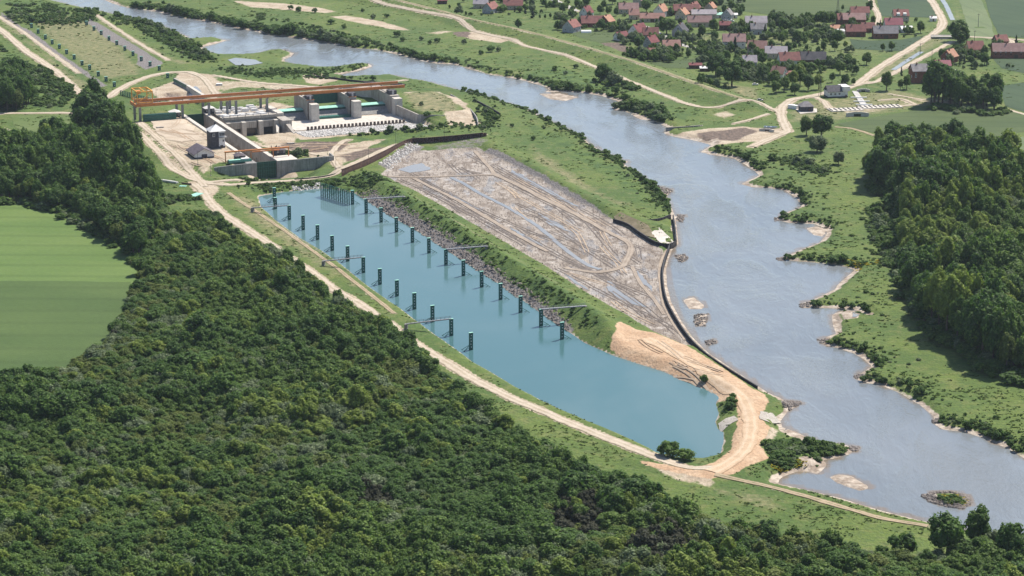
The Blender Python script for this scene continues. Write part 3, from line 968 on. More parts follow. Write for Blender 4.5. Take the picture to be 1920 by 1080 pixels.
def spline(pts, step):
    p = np.asarray(pts, float)
    q = np.vstack([2 * p[0] - p[1], p, 2 * p[-1] - p[-2]])
    out = []
    for i in range(1, len(q) - 2):
        n = max(2, int(np.hypot(*(q[i + 1] - q[i])) / step))
        for k in range(n):
            t = k / n
            out.append(.5 * ((2 * q[i]) + (q[i + 1] - q[i - 1]) * t + (2 * q[i - 1] - 5 * q[i] + 4 * q[i + 1] - q[i + 2]) * t * t
                             + (3 * q[i] - q[i - 1] - 3 * q[i + 1] + q[i + 2]) * t ** 3))
    out.append(p[-1])
    return np.array(out)


def ribbon(name, pts, w, mat, label=None, off=.2, nac=7, wob=.22, step=2.5, kind='structure'):
    c = spline(pts, step)
    t = np.gradient(c, axis=0)
    t /= np.maximum(np.linalg.norm(t, axis=1, keepdims=True), 1e-6)
    nrm = np.stack([-t[:, 1], t[:, 0]], 1)
    V, A = [], []
    for k in range(nac):
        a = -1 + 2 * k / (nac - 1)
        ww = w / 2 * (1 + (vnoise(c[:, 0] + 31 * (a > 0), c[:, 1], 5.0, 11) - .5) * 2 * wob)
        V.append(c + nrm * (a * ww)[:, None])
        A.append(np.full(len(c), a))
    V, A = np.array(V), np.array(A)
    z = H(V[..., 0].ravel(), V[..., 1].ravel()) + off + .05 * (1 - np.abs(A.ravel()))
    n = len(c)
    ii = np.arange(nac * n).reshape(nac, n)
    F = np.stack([ii[:-1, :-1], ii[:-1, 1:], ii[1:, 1:], ii[1:, :-1]], -1).reshape(-1, 4)
    me = np_mesh(name, np.column_stack([V.reshape(-1, 2), z]), F, mat, True)
    if me.polygons[0].normal.z < 0:
        me.flip_normals()
    fattr(me, 'across', A.ravel())
    return tag(link(name, me), label, None, None, kind)


for i, (pts, z, w, kind) in enumerate(ROADS):
    ribbon(ROAD_NAME[kind], PP(pts, z), w, M_ROADS[kind], None, .16 + .012 * (i % 9))

patch('sand_platform', PP([(282, 224), (350, 215), (372, 232), (392, 250), (388, 262), (340, 266), (312, 262), (292, 246)], 2.3), mottled('packed_sand', (.378, .312, .242), (.449, .383, .308), .12, .95, .1, 1.2), 'pale sandy platform beside the upper lock', .2, 5, 1.2, 7)

# machine ruts churned into the mud and the yards
M_RUTS = mottled('churned_rut', (.085, .064, .050), (.150, .118, .095), .5, .6, .4, 2.0)
M_RUTS_L = mottled('dried_rut', (.330, .250, .180), (.420, .330, .245), .5, .9, .2, 2.0)
M_RUTS_S = mottled('sandy_rut', (.34, .235, .155), (.42, .30, .20), .5)
RG = np.random.default_rng(77)
du = np.array([.3809, -.9246])
nr = 0
while nr < 46:
    u0, v0 = RG.uniform(730, 1240), RG.uniform(285, 600)
    p0 = np.array(P(u0, v0, -1))
    a0 = math.atan2(du[1], du[0]) + RG.normal() * (.05 if nr < 16 else .16)
    L_ = RG.uniform(110, 240) if nr < 16 else RG.uniform(18, 70)
    cur = RG.normal() * (.0006 if nr < 16 else .004)
    pts = []
    a_ = a0
    q_ = p0.copy()
    for k in range(int(L_ / 4)):
        pts.append(q_.copy())
        q_ = q_ + 4 * np.array([math.cos(a_), math.sin(a_)])
        a_ += cur * 4 + RG.normal() * (.008 if nr < 16 else .02)
    pts = np.array(pts)
    if len(pts) < 3 or (sdf(pts[:, 0], pts[:, 1], MUDW, 200) > -2.5).any():
        continue
    nr += 1
    off_ = np.array([-math.sin(a0), math.cos(a0)]) * 1.1
    mt_ = M_RUTS if RG.random() < (.88 if nr < 18 else .72) else M_RUTS_L
    for sg in (-1, 1):
        ribbon('wheel_rut', pts + off_ * sg, RG.uniform(.45, .8), mt_, None, .11 + .001 * (nr % 30), 3, .35)
for poly, n_, a_b, z_ in ((BARE[0][0], 16, -50, 2.2), (BARE[1][0], 14, 20, 0), (SPIT, 9, -48, 1.4)):
    W_ = PP(poly, z_)
    made = tries = 0
    while made < n_ and tries < 400:
        tries += 1
        p0 = np.array([RG.uniform(W_[:, 0].min(), W_[:, 0].max()), RG.uniform(W_[:, 1].min(), W_[:, 1].max())])
        a_ = rad(a_b) + RG.normal() * .35
        q_, pts, cur = p0.copy(), [], RG.normal() * .02
        for k in range(int(RG.uniform(4, 12))):
            pts.append(q_.copy())
            q_ = q_ + 4 * np.array([math.cos(a_), math.sin(a_)])
            a_ += cur * 4
        pts = np.array(pts)
        if (sdf(pts[:, 0], pts[:, 1], W_, 200) > -2).any():
            continue
        if any((sdf(pts[:, 0], pts[:, 1], L, 200) < 3).any() for L, h, w in LEVELS[:4]):
            continue
        made += 1
        off_ = np.array([-math.sin(a_), math.cos(a_)]) * 1.0
        for sg in (-1, 1):
            ribbon('wheel_rut', pts + off_ * sg, RG.uniform(.5, .8), M_RUTS_L if made % 3 else M_RUTS_S, None, .30 + .001 * made, 3, .35)

# wet channels and pools on the drained mud, ditch by the pumping station
M_CANAL = M_PUDDLE
ribbon('drainage_channel', PP([(846, 333), (872, 346), (905, 366), (955, 391), (1010, 426), (1060, 468), (1100, 496), (1126, 506)], -1), 2.7, M_PUDDLE, 'pale water channel across the drained mud', .13, 3, .12)
for q in ([(1137, 527), (1150, 528), (1158, 545), (1180, 556), (1208, 572), (1214, 577), (1190, 572), (1160, 560), (1140, 545)],
          [(430 + 412, 360), (862, 372), (900, 392), (892, 396), (855, 378)], [(1058, 514), (1085, 530), (1108, 547), (1092, 540), (1070, 526)],
          [(1010, 400), (1050, 420), (1070, 436), (1030, 420)], [(955, 425), (990, 445), (1020, 462), (985, 452)],
          [(1190, 505), (1215, 530), (1226, 548), (1205, 532)], [(960, 318), (1040, 362), (1085, 388), (1075, 386), (1020, 358), (958, 324)],
          [(745, 318), (790, 306), (810, 318), (770, 324)]):
    patch('puddle', PP(q, -1), M_PUDDLE, None, .10, 3.0, .9, 5)
ribbon('ditch_water', PP([(1675, 134), (1700, 117), (1728, 100)], -1), 4.0, M_PUDDLE, 'pale water in the straight ditch', .2, 3, .1)
ribbon('ditch_water', PP([(1762, -6), (1772, 10), (1782, 30), (1786, 40)], -1), 4.0, M_PUDDLE, 'pale water in the ditch beyond the bridge', .2, 3, .1)
patch('backwater', PP([(352, 172), (368, 167), (378, 178), (372, 184), (356, 184)], -2), M_PUDDLE, 'pale backwater behind the guide wall', .25, 4, .6, 5)
patch('backwater', PP([(428, 118), (440, 114), (480, 117), (492, 124), (470, 128), (440, 128)], -2), M_PUDDLE, 'pale backwater beside the river bar', .25, 6, .8, 6)
patch('backwater', PP([(1600, 588), (1618, 590), (1606, 603), (1598, 603)], -2), M_PUDDLE, 'small pale pool behind the sand bar', .2, 4, .6, 5)
# ------------------------------------------------------------------ vegetation
def leaf_mat(name, a, b, c):
    n = NT(name)
    r = n.rnd()
    v = n.attr('leaf')
    k = n.mix(n.ramp(r, 0, 1), a, b)
    k = n.mix(n.math('MULTIPLY', n.ramp(v, .55, 1.0), .6), k, c)
    k = n.mix(1.0, k, n.math('MULTIPLY_ADD', v, .5, .75), 'MULTIPLY')
    n.fin(k, .62, .22)
    tr = n.n('ShaderNodeBsdfTranslucent')
    n.set(tr.inputs['Color'], n.mix(1.0, k, (1.0, 1.15, .55), 'MULTIPLY'))
    mx = n.n('ShaderNodeMixShader')
    mx.inputs[0].default_value = .42
    n.t.links.new(n.bsdf.outputs[0], mx.inputs[1])
    n.t.links.new(tr.outputs[0], mx.inputs[2])
    n.t.links.new(mx.outputs[0], n.out.inputs['Surface'])
    return n.mat


M_LEAF = {
    'dark': leaf_mat('dark_foliage', (0.048, 0.103, 0.020), (0.075, 0.145, 0.027), (0.120, 0.197, 0.038)),
    'mid': leaf_mat('green_foliage', (0.072, 0.135, 0.025), (0.105, 0.177, 0.034), (0.157, 0.228, 0.047)),
    'light': leaf_mat('light_foliage', (0.139, 0.202, 0.033), (0.189, 0.248, 0.042), (0.242, 0.289, 0.068)),
    'olive': leaf_mat('olive_foliage', (0.092, 0.133, 0.028), (0.127, 0.165, 0.035), (0.179, 0.210, 0.054)),
    'silver': leaf_mat('silver_foliage', (.118, .166, .078), (.159, .204, .101), (.249, .291, .170)),
    'brown': leaf_mat('brown_foliage', (.050, .056, .032), (.066, .068, .040), (.090, .092, .060)),
    'needle': leaf_mat('needle_foliage', (.024, .052, .020), (.038, .068, .026), (.055, .090, .034)),
    'reed': leaf_mat('reed_foliage', (.112, .159, .058), (.157, .199, .078), (.207, .233, .112)),
}
M_BARK = mottled('bark', (.075, .058, .042), (.135, .108, .082), 1.5, .95, .1, 6)

ICO_T = (1 + 5 ** .5) / 2
ICO_V = np.array([(-1, ICO_T, 0), (1, ICO_T, 0), (-1, -ICO_T, 0), (1, -ICO_T, 0), (0, -1, ICO_T), (0, 1, ICO_T), (0, -1, -ICO_T), (0, 1, -ICO_T),
                  (ICO_T, 0, -1), (ICO_T, 0, 1), (-ICO_T, 0, -1), (-ICO_T, 0, 1)]) / math.hypot(1, ICO_T)
ICO_F = np.array([(0, 11, 5), (0, 5, 1), (0, 1, 7), (0, 7, 10), (0, 10, 11), (1, 5, 9), (5, 11, 4), (11, 10, 2), (10, 7, 6), (7, 1, 8),
                  (3, 9, 4), (3, 4, 2), (3, 2, 6), (3, 6, 8), (3, 8, 9), (4, 9, 5), (2, 4, 11), (6, 2, 10), (8, 6, 7), (9, 8, 1)])


def crown_mesh(name, seed, h, r, base, mat, lobes=11, cards=70, size=.75, flat=1.0, shape='round', gap=.0):
    """leaf clumps spread over and through a handful of boughs"""
    g = np.random.default_rng(seed)
    cz, rz = (h + base) / 2, (h - base) / 2
    C, R = [], []
    for i in range(lobes):
        if shape == 'cone':
            q = (i + .5) / lobes
            rr = r * (1 - q) * .75 + .25
            a = i * 2.4 + g.uniform(0, .6)
            C.append((math.cos(a) * rr * .45, math.sin(a) * rr * .45, base + (h - base) * q * .95))
            R.append((rr * .75, rr * .75, (h - base) / lobes * 1.3))
            continue
        a = i * 2.39996 + g.uniform(-.5, .5)
        zz = 1 - 2 * (i + .5) / lobes
        zz = zz * .85 + .12
        rho = math.sqrt(max(0, 1 - zz * zz))
        k = g.uniform(.50, .68)
        lr = g.uniform(.36, .54) * r
        C.append((math.cos(a) * rho * r * k, math.sin(a) * rho * r * k, cz + zz * rz * k * 1.05))
        R.append((lr, lr, lr * flat * min(1.3, rz / r + .15)))
    C, R = np.array(C), np.array(R)
    VV, FF, LL = [], [], []
    nb = 0
    for i in range(lobes):
        n = int(cards * (np.mean(R[i]) / (.45 * r)) ** 1.6) if shape != 'cone' else cards
        d = g.normal(size=(n, 3))
        d[:, 2] = d[:, 2] * .85 + .28
        d /= np.linalg.norm(d, axis=1, keepdims=True)
        rad_ = g.uniform(.72, 1.08, (n, 1))
        p = C[i] + d * R[i] * rad_
        keep = np.ones(n, bool)
        for j in range(lobes):
            if j != i:
                keep &= (((p - C[j]) / R[j]) ** 2).sum(1) > .55
        if gap:
            keep &= g.random(n) > gap
        p, d = p[keep], d[keep]
        n = len(p)
        if not n:
            continue
        nn = d + g.normal(size=(n, 3)) * .32
        nn[:, 2] += .25
        nn /= np.linalg.norm(nn, axis=1, keepdims=True)
        t = np.cross(nn, g.normal(size=(n, 3)))
        t /= np.maximum(np.linalg.norm(t, axis=1, keepdims=True), 1e-6)
        b = np.cross(nn, t)
        s = size * g.uniform(.6, 1.35, (n, 1))
        bend = nn * s * .22
        q = np.stack([p - t * s * .5, p - b * s * .42 - bend, p + t * s * .5, p + b * s * .42 - bend], 1)
        VV.append(q.reshape(-1, 3))
        FF.append(np.arange(n * 4).reshape(n, 4) + nb)
        LL.append(np.repeat(g.random(n), 4))
        nb += n * 4
    # a closed leafy core inside each bough, as quads made of doubled triangles would be wasteful: thin boxes of leaves
    for i in range(lobes):
        v = C[i] + ICO_V * R[i] * .80 * g.uniform(.88, 1.12, (12, 1))
        f = np.column_stack([ICO_F, ICO_F[:, 2]])
        VV.append(v)
        FF.append(f + nb)
        LL.append(np.full(12, .12))
        nb += 12
    V, F, L = np.vstack(VV), np.vstack(FF), np.concatenate(LL)
    me = bpy.data.meshes.new(name)
    me.from_pydata(V.tolist(), [], [tuple(dict.fromkeys(f)) for f in F.tolist()])
    me.materials.append(mat)
    fattr(me, 'leaf', L)
    return me


def trunk_mesh(name, h, r, seed=0):
    g = random.Random(seed)
    b = MB()
    lean = (g.uniform(-.4, .4), g.uniform(-.4, .4))
    b.tube((0, 0, -.6), (lean[0] * .5, lean[1] * .5, h * .45), r, r * .72, 7)
    b.tube((lean[0] * .5, lean[1] * .5, h * .45), (lean[0], lean[1], h * .82), r * .7, r * .2, 6)
    for k in range(5):
        a = k * 2.4 + g.random()
        z0 = h * (.34 + .08 * k)
        b.tube((lean[0] * .5, lean[1] * .5, z0), (math.cos(a) * h * .22, math.sin(a) * h * .22, z0 + h * .2), r * .38, r * .1, 5)
    return b.mesh(name, M_BARK)


# kind: (height, crown radius, crown base, material, ...)
PROTO = {}


def proto(key, n, h, r, base, mat, **kw):
    PROTO[key] = []
    for i in range(n):
        s = hash_key(key) + i * 31
        c = crown_mesh('crown', s, h * (1 + .06 * i), r * (1 - .05 * i), base, M_LEAF[mat], **kw)
        t = trunk_mesh('trunk', h, h * .022 + .06, s)
        PROTO[key].append((c, t, h * (1 + .06 * i)))


def hash_key(k):
    return sum((i + 1) * ord(c) for i, c in enumerate(k)) % 1000


proto('oak', 3, 14, 4.6, 1.5, 'dark', lobes=14, cards=80, size=.95)
proto('maple', 3, 13, 4.0, 1.2, 'mid', lobes=12, cards=80, size=.9)
proto('poplar', 2, 15, 3.8, 3.0, 'light', lobes=12, cards=75, size=.85)
proto('hazel', 2, 11, 3.8, 2.0, 'olive', lobes=11, cards=75, size=.8)
proto('willow', 2, 12, 4.6, .2, 'silver', lobes=11, cards=85, size=.75)
proto('alder', 2, 12, 3.2, 2.5, 'brown', lobes=10, cards=60, size=.7, gap=.25)
proto('spruce', 1, 12, 2.6, .8, 'needle', lobes=9, cards=60, size=.8, shape='cone')
proto('bush', 3, 3.0, 1.9, .1, 'mid', lobes=7, cards=60, size=.55)
proto('darkbush', 3, 3.2, 2.1, .1, 'dark', lobes=7, cards=60, size=.55)
proto('greybush', 2, 3.4, 2.0, .1, 'silver', lobes=7, cards=60, size=.5)
proto('sapling', 1, 3.6, 1.1, .2, 'reed', lobes=6, cards=45, size=.45)

def scatter_object(name, pts, sxy, sz, rot, var, sources, label):
    me = bpy.data.meshes.new(name)
    me.vertices.add(len(pts))
    me.vertices.foreach_set('co', np.ascontiguousarray(pts, np.float32).ravel())
    fattr(me, 'wide', sxy)
    fattr(me, 'tall', sz)
    fattr(me, 'turn', rot)
    a = me.attributes.new('variant', 'INT', 'POINT')
    a.data.foreach_set('value', np.ascontiguousarray(var, np.int32))
    ob = link(name, me)
    tag(ob, label, None, None, 'stuff')
    gt = bpy.data.node_groups.new(name, 'GeometryNodeTree')
    gt.interface.new_socket('Geometry', in_out='INPUT', socket_type='NodeSocketGeometry')
    gt.interface.new_socket('Geometry', in_out='OUTPUT', socket_type='NodeSocketGeometry')
    N = gt.nodes.new
    gi, go = N('NodeGroupInput'), N('NodeGroupOutput')

    def named(n, t='FLOAT'):
        q = N('GeometryNodeInputNamedAttribute')
        q.data_type = t
        q.inputs[0].default_value = n
        return q.outputs[0]
    w, h, r, k = named('wide'), named('tall'), named('turn'), named('variant', 'INT')
    cs = N('ShaderNodeCombineXYZ')
    gt.links.new(w, cs.inputs[0])
    gt.links.new(w, cs.inputs[1])
    gt.links.new(h, cs.inputs[2])
    cr = N('ShaderNodeCombineXYZ')
    gt.links.new(r, cr.inputs[2])
    er = N('FunctionNodeEulerToRotation')
    gt.links.new(cr.outputs[0], er.inputs[0])
    join = N('GeometryNodeJoinGeometry')
    for i, srcs in enumerate(sources):
        cmp_ = N('FunctionNodeCompare')
        cmp_.data_type = 'INT'
        cmp_.operation = 'EQUAL'
        ins = [s for s in cmp_.inputs if s.type == 'INT']
        gt.links.new(k, ins[0])
        ins[1].default_value = i
        for s in srcs:
            oi = N('GeometryNodeObjectInfo')
            oi.transform_space = 'ORIGINAL'
            oi.inputs['Object'].default_value = s
            oi.inputs['As Instance'].default_value = True
            ip = N('GeometryNodeInstanceOnPoints')
            gt.links.new(gi.outputs[0], ip.inputs['Points'])
            gt.links.new(cmp_.outputs[0], ip.inputs['Selection'])
            gt.links.new(oi.outputs['Geometry'], ip.inputs['Instance'])
            gt.links.new(er.outputs[0], ip.inputs['Rotation'])
            gt.links.new(cs.outputs[0], ip.inputs['Scale'])
            gt.links.new(ip.outputs[0], join.inputs[0])
    gt.links.new(join.outputs[0], go.inputs[0])
    md = ob.modifiers.new('trees', 'NODES')
    md.node_group = gt
    return ob



TREE_LIST = []       # (kind, variant, x, y, scale_xy, scale_z, rot)


def tree_root(name, label, cat, group, kind, var, x, y, sxy, sz, rot, trunk=True, dz=0.0):
    c, t, h = PROTO[kind][var % len(PROTO[kind])]
    r = thing(name, label, cat, (x, y, h1(x, y) + dz), rot, group)
    r.scale = (sxy, sxy, sz)
    link('crown' if trunk else 'foliage', c, r)
    if trunk:
        link('trunk', t, r)
    else:
        link('stem', STEM, r)
    return r


_b = MB()
for k in range(4):
    a = k * 1.6 + .3
    _b.tube((0, 0, -.4), (math.cos(a) * .7, math.sin(a) * .7, 1.3), .07, .03, 5)
STEM = _b.mesh('stem', M_BARK)


def fill(poly, d, seed, keep=None):
    g = np.random.default_rng(seed)
    p = np.asarray(poly, float)
    xs = np.arange(p[:, 0].min(), p[:, 0].max(), d)
    ys = np.arange(p[:, 1].min(), p[:, 1].max(), d * .87)
    a, b = np.meshgrid(xs, ys)
    a = a + (np.arange(len(ys)) % 2 * d / 2)[:, None]
    a = (a + g.uniform(-.38, .38, a.shape) * d).ravel()
    b = (b + g.uniform(-.38, .38, b.shape) * d).ravel()
    k = inside(a, b, p)
    return a[k], b[k]


ROADW = [(PP(pts, z), w) for pts, z, w, k in ROADS if k in ('dirt', 'track', 'rut')]


def off_roads(a, b, m):
    k = np.ones(a.shape, bool)
    for L, w in ROADW:
        k &= dist_line(a, b, L, False, 30) > w / 2 + m
    return k


# the foreground wood, the wood above the field, and the wood across the river
FG_WOOD = PP([(-260, 770), (60, 730), (150, 690), (205, 647), (235, 602), (252, 562), (262, 522), (282, 470), (300, 445), (350, 432), (400, 448), (470, 468), (540, 516), (600, 562), (650, 612),
              (690, 622), (742, 650), (790, 694), (846, 740), (906, 787), (966, 826), (1010, 858), (1045, 890), (1110, 924), (1170, 940), (1235, 964), (1330, 1010), (1410, 1034),
              (1500, 1036), (1590, 1050), (1690, 1064), (1745, 1064), (1780, 1048), (1850, 1040), (1990, 1056), (2060, 1100), (2350, 1200), (2350, 1330), (960, 1330), (-500, 1330), (-500, 800)], 0)
UP_WOOD = PP([(-200, 285), (-60, 280), (20, 290), (80, 285), (150, 280), (190, 272), (232, 290), (246, 318), (262, 345), (280, 372), (292, 400), (300, 425), (290, 450), (275, 475),
              (262, 500), (240, 466), (180, 433), (110, 396), (45, 379), (0, 376), (-200, 375)], 0)
TALL_CLUMP = PP([(152, 242), (180, 240), (208, 250), (222, 270), (224, 292), (206, 302), (180, 296), (160, 282), (150, 262)], 0)
RIGHT_WOOD = PP([(1625, 338), (1640, 300), (1680, 285), (1740, 280), (1800, 290), (1860, 305), (1910, 330), (1990, 335), (2300, 350), (2420, 800), (2200, 770), (2010, 740), (1930, 720), (1880, 706), (1825, 668), (1775, 640), (1730, 600), (1708, 560),
                 (1700, 520), (1692, 480), (1690, 440), (1690, 400), (1672, 372), (1640, 362)], 0)
LEFT_EDGE = PP([(-160, 130), (-60, 128), (20, 150), (48, 180), (60, 200), (30, 212), (-160, 216)], 0)
OAK_ROW = PP([(1740, 190), (1780, 180), (1850, 192), (1888, 198), (1885, 208), (1845, 212), (1790, 206), (1745, 200)], 0)

MIX = {'fg': [('maple', .36), ('oak', .25), ('hazel', .20), ('willow', .07), ('poplar', .06), ('alder', .06)],
       'up': [('oak', .62), ('maple', .30), ('hazel', .06), ('poplar', .02)],
       'right': [('oak', .36), ('maple', .30), ('poplar', .26), ('hazel', .06), ('willow', .04)]}


def plant(poly, d, mixk, seed, hs, ws, m=3.5, patchy=45.0):
    a, b = fill(poly, d, seed)
    k = off_roads(a, b, m)
    a, b = a[k], b[k]
    g = np.random.default_rng(seed + 1)
    kinds = [q for q, _ in MIX[mixk]]
    wts = np.array([w for _, w in MIX[mixk]])
    pn = np.stack([fbm(a, b, patchy, 50 + 7 * i, 2) for i in range(len(kinds))], 1)
    sc = wts ** .5 * np.exp(3.6 * (pn - .5)) * np.exp(g.gumbel(size=pn.shape) * .5)
    if mixk == 'fg':
        j = kinds.index('alder')
        sc[:, j] *= .12
        for (u, v, rr) in ((1085, 990, 11), (1240, 1060, 12), (700, 960, 6)):
            q = P(u, v)
            sc[:, j] += 3.0 * (np.hypot((a - q[0]), (b - q[1]) * .7) < rr)
    pick = sc.argmax(1)
    zone = .68 + .60 * smooth(.3, .7, fbm(a, b, 34, seed + 3, 2))
    for i in range(len(a)):
        w = ws * g.uniform(.82, 1.22)
        h = hs * g.uniform(.85, 1.2) * zone[i]
        w *= .80 + .38 * zone[i] - .12
        if g.random() < .05:
            w, h = w * 1.4, h * 1.25
        TREE_LIST.append((kinds[pick[i]], int(g.integers(0, 3)), a[i], b[i], w, h, g.uniform(0, 6.28)))


plant(FG_WOOD, 4.45, 'fg', 11, .66, .86)
plant(UP_WOOD, 6.6, 'up', 12, 1.22, 1.12)
plant(TALL_CLUMP, 8.2, 'up', 13, 1.6, 1.5, 3.5, 30)
plant(PP([(205, 258), (236, 276), (262, 296), (262, 318), (240, 318), (214, 300)]), 7.5, 'up', 23, 1.35, .95)
plant(RIGHT_WOOD, 6.8, 'right', 14, 1.42, 1.18)
plant(LEFT_EDGE, 6.0, 'up', 15, 1.05, 1.0)
plant(OAK_ROW, 8.5, 'up', 16, 1.25, 1.15)

# single tall trees in front of the river at the lower right corner, willows by the path and the like
SPECIAL = [   # kind, base pixel, height m, crown width factor, label
    ('oak', 1775, 1046, 17, 1.05, 'tall dark tree standing alone before the river at the lower right corner'),
    ('maple', 1832, 1034, 16, 1.0, 'round mid green tree overlapping the river beside the tall dark tree'),
    ('oak', 1895, 1062, 16, .95, 'dark tree in the extreme lower right corner of the wood'),
    ('oak', 1692, 1040, 7.5, 1.1, 'low dark tree on the edge of the grass strip by the field track'),
    ('oak', 1540, 258, 16, 1.15, 'tall dark tree behind the silver willow beside the loop road'),
    ('maple', 1512, 254, 13, .95, 'green tree leaning at the left of the silver willow clump'),
    ('willow', 1532, 284, 11.5, 1.25, 'large silver green willow in front of the dark tree by the loop road'),
    ('willow', 1572, 308, 8.5, 1.05, 'smaller round grey willow alone on the right river meadow'),
    ('oak', 1130, 152, 13, 1.25, 'broad solitary willow like tree on the dike foot beside the river path'),
    ('oak', 972, 53, 6.5, .8, 'small round dark tree alone on the dike left of the village'),
    ('oak', 1372, 162, 18, 1.3, 'largest dark tree of the pair behind the dike at the village edge'),
    ('oak', 1342, 142, 16, 1.2, 'second dark tree of the pair behind the dike at the village edge'),
    ('maple', 280, 364, 13, 1.2, 'full green tree on the edge of the wood beside the track junction'),
    ('oak', 292, 366, 12, 1.0, 'dark tree beside the pile of white pipes'),
    ('maple', 634, 566, 6.0, .9, 'dark round tree at the edge of the road beside the basin'),
    ('oak', 704, 622, 6.0, 1.0, 'spreading dark tree partly hiding the dirt road by the basin'),
    ('maple', 1254, 855, 5.8, 1.45, 'left round bush like tree of the pair at the foot of the basin'),
    ('maple', 1282, 863, 4.6, 1.5, 'right round bush like tree of the pair at the foot of the basin'),
]
for kind, u, v, hh, w, lab in SPECIAL:
    x, y = P(u, v)
    c, t, h0 = PROTO[kind][0]
    if hh < 8:                                   # leafy to the ground
        q_ = 'bush' if kind == 'maple' else 'darkbush'
        tree_root('tree', lab, 'tree', None, q_, len(lab), x, y, hh / 3.1 * w * .95, hh / 3.1, random.uniform(0, 6), False, -.2)
        continue
    tree_root('tree', lab, 'tree', None, kind, len(lab), x, y, w * hh / h0 * 1.15, hh / h0, random.uniform(0, 6), True, -.5)

# rank the woodland trees by how large they show; the largest in view stand alone, the rest are one mass
TL = TREE_LIST
tx = np.array([t[2] for t in TL])
ty = np.array([t[3] for t in TL])
th_ = np.array([PROTO[t[0]][0][2] * t[5] for t in TL])
tw_ = np.array([4.2 * t[4] for t in TL])
tz = H(tx, ty)


def pix(x, y, z):
    d = y * _c + (CAM_H - z) * _s
    return 960 + CAM_F * x / d, 540 - CAM_F * (y * _s - (CAM_H - z) * _c) / d


pu, pv = pix(tx, ty, tz + th_ * .8)
inview = (pu > 8) & (pu < 1912) & (pv > 4) & (pv < 1066)
size = th_ * tw_ * px_scale(ty) ** 2
# trees with nothing close in front show whole
score = np.where(inview, size, 0)
order = np.argsort(-score)
single = set(order[:296].tolist())
KIND_LABEL = {
    'oak': 'dark green broadleaf tree with a dense crown',
    'maple': 'mid green broadleaf tree with a rounded crown',
    'poplar': 'bright yellow green tree standing out among darker crowns',
    'hazel': 'olive green tree with a loose crown',
    'willow': 'pale silver green tree with a soft crown',
    'alder': 'brownish thin leaved tree in a bare looking patch',
}


def zone_of(x, y):
    u, v = pix(x, y, 0)
    if u > 1560 and v < 800:
        return 'right', 'in the wood across the river'
    if v < 320:
        return 'clump', 'in the tall clump beside the lock'
    if v < 505 and u < 360:
        return 'upper', 'in the wood between field and works'
    return 'fore', 'in the foreground wood'


def cell_of(u, v, zone):
    if zone == 'right':
        row = 'upper' if v < 400 else ('middle' if v < 560 else 'lower')
        edge = 'left' if u < 1735 else ('centre' if u < 1830 else 'right')
        return f'{row} {edge} of the right wood'
    if zone == 'clump':
        return 'tall clump beside the lock'
    if zone == 'upper':
        return ('left' if u < 110 else 'right') + ' half of the wood above the field'
    return ('lower left' if u < 480 else 'lower middle' if u < 1200 else 'lower right') + ' of the foreground wood'


SHORT = {'oak': 'dark dense', 'maple': 'mid green rounded', 'poplar': 'bright yellow green', 'hazel': 'olive green', 'willow': 'silver green', 'alder': 'brownish thin'}
cells = {}
for i in single:
    t = TL[i]
    cells.setdefault((t[0], cell_of(pu[i], pv[i], zone_of(t[2], t[3])[0])), []).append(i)
for (kd, cell), ids in cells.items():
    ids.sort(key=lambda i: pu[i])
    for n_, i in enumerate(ids):
        t = TL[i]
        w_ = SHORT[kd] + ' tree in ' + cell
        lab = f'{NTH[n_]} from left, {w_}' if len(ids) > 1 else f'the only {SHORT[kd]} tree in the {cell}'
        tree_root('forest_tree', lab, 'tree', f'{SHORT[kd]} trees in the {cell}', t[0], t[1], t[2], t[3], t[4], t[5], t[6])
rest = [i for i in range(len(TL)) if i not in single]


# ------------------------------------------------------------------ the rest of the woods: one object, trees set out by geometry nodes
# sources for the scatter: crowns and trunks of trees that stand in the scene
SRC = {}
for o in list(bpy.data.objects):
    if o.type == 'MESH' and o.name.split('.')[0] in ('crown', 'trunk') and o.parent is not None:
        SRC.setdefault(o.data.name, o)
need, keys = {}, []
for i in rest:
    kd, vr = TL[i][0], TL[i][1] % len(PROTO[TL[i][0]])
    if PROTO[kd][vr][0].name not in SRC:
        vr = 0
        for q in range(len(PROTO[kd])):
            if PROTO[kd][q][0].name in SRC:
                vr = q
    if (kd, vr) not in need:
        need[(kd, vr)] = len(keys)
        keys.append((kd, vr))
for kd, vr in keys:
    if PROTO[kd][vr][0].name not in SRC:          # a kind that is not yet standing anywhere: one more tree of it in the wood
        i = [q for q in rest if TL[q][0] == kd][0]
        t = TL[i]
        r = tree_root('forest_tree', f'{SHORT[kd]} tree {zone_of(t[2], t[3])[1]} showing its crown fully', 'tree', None, kd, vr, t[2], t[3], t[4], t[5], t[6])
        for ch in [o for o in bpy.data.objects if o.parent == r]:
            SRC.setdefault(ch.data.name, ch)
var = []
for i in rest:
    kd, vr = TL[i][0], TL[i][1] % len(PROTO[TL[i][0]])
    var.append(need.get((kd, vr), need.get((kd, 0), [need[k] for k in keys if k[0] == kd][0])))
scatter_object('woodland', np.column_stack([tx[rest], ty[rest], tz[rest]]), [TL[i][4] for i in rest], [TL[i][5] for i in rest], [TL[i][6] for i in rest], var,
               [[SRC[PROTO[k][v][0].name], SRC[PROTO[k][v][1].name]] for k, v in keys], 'dense mixed woodland around the basin and across the river')

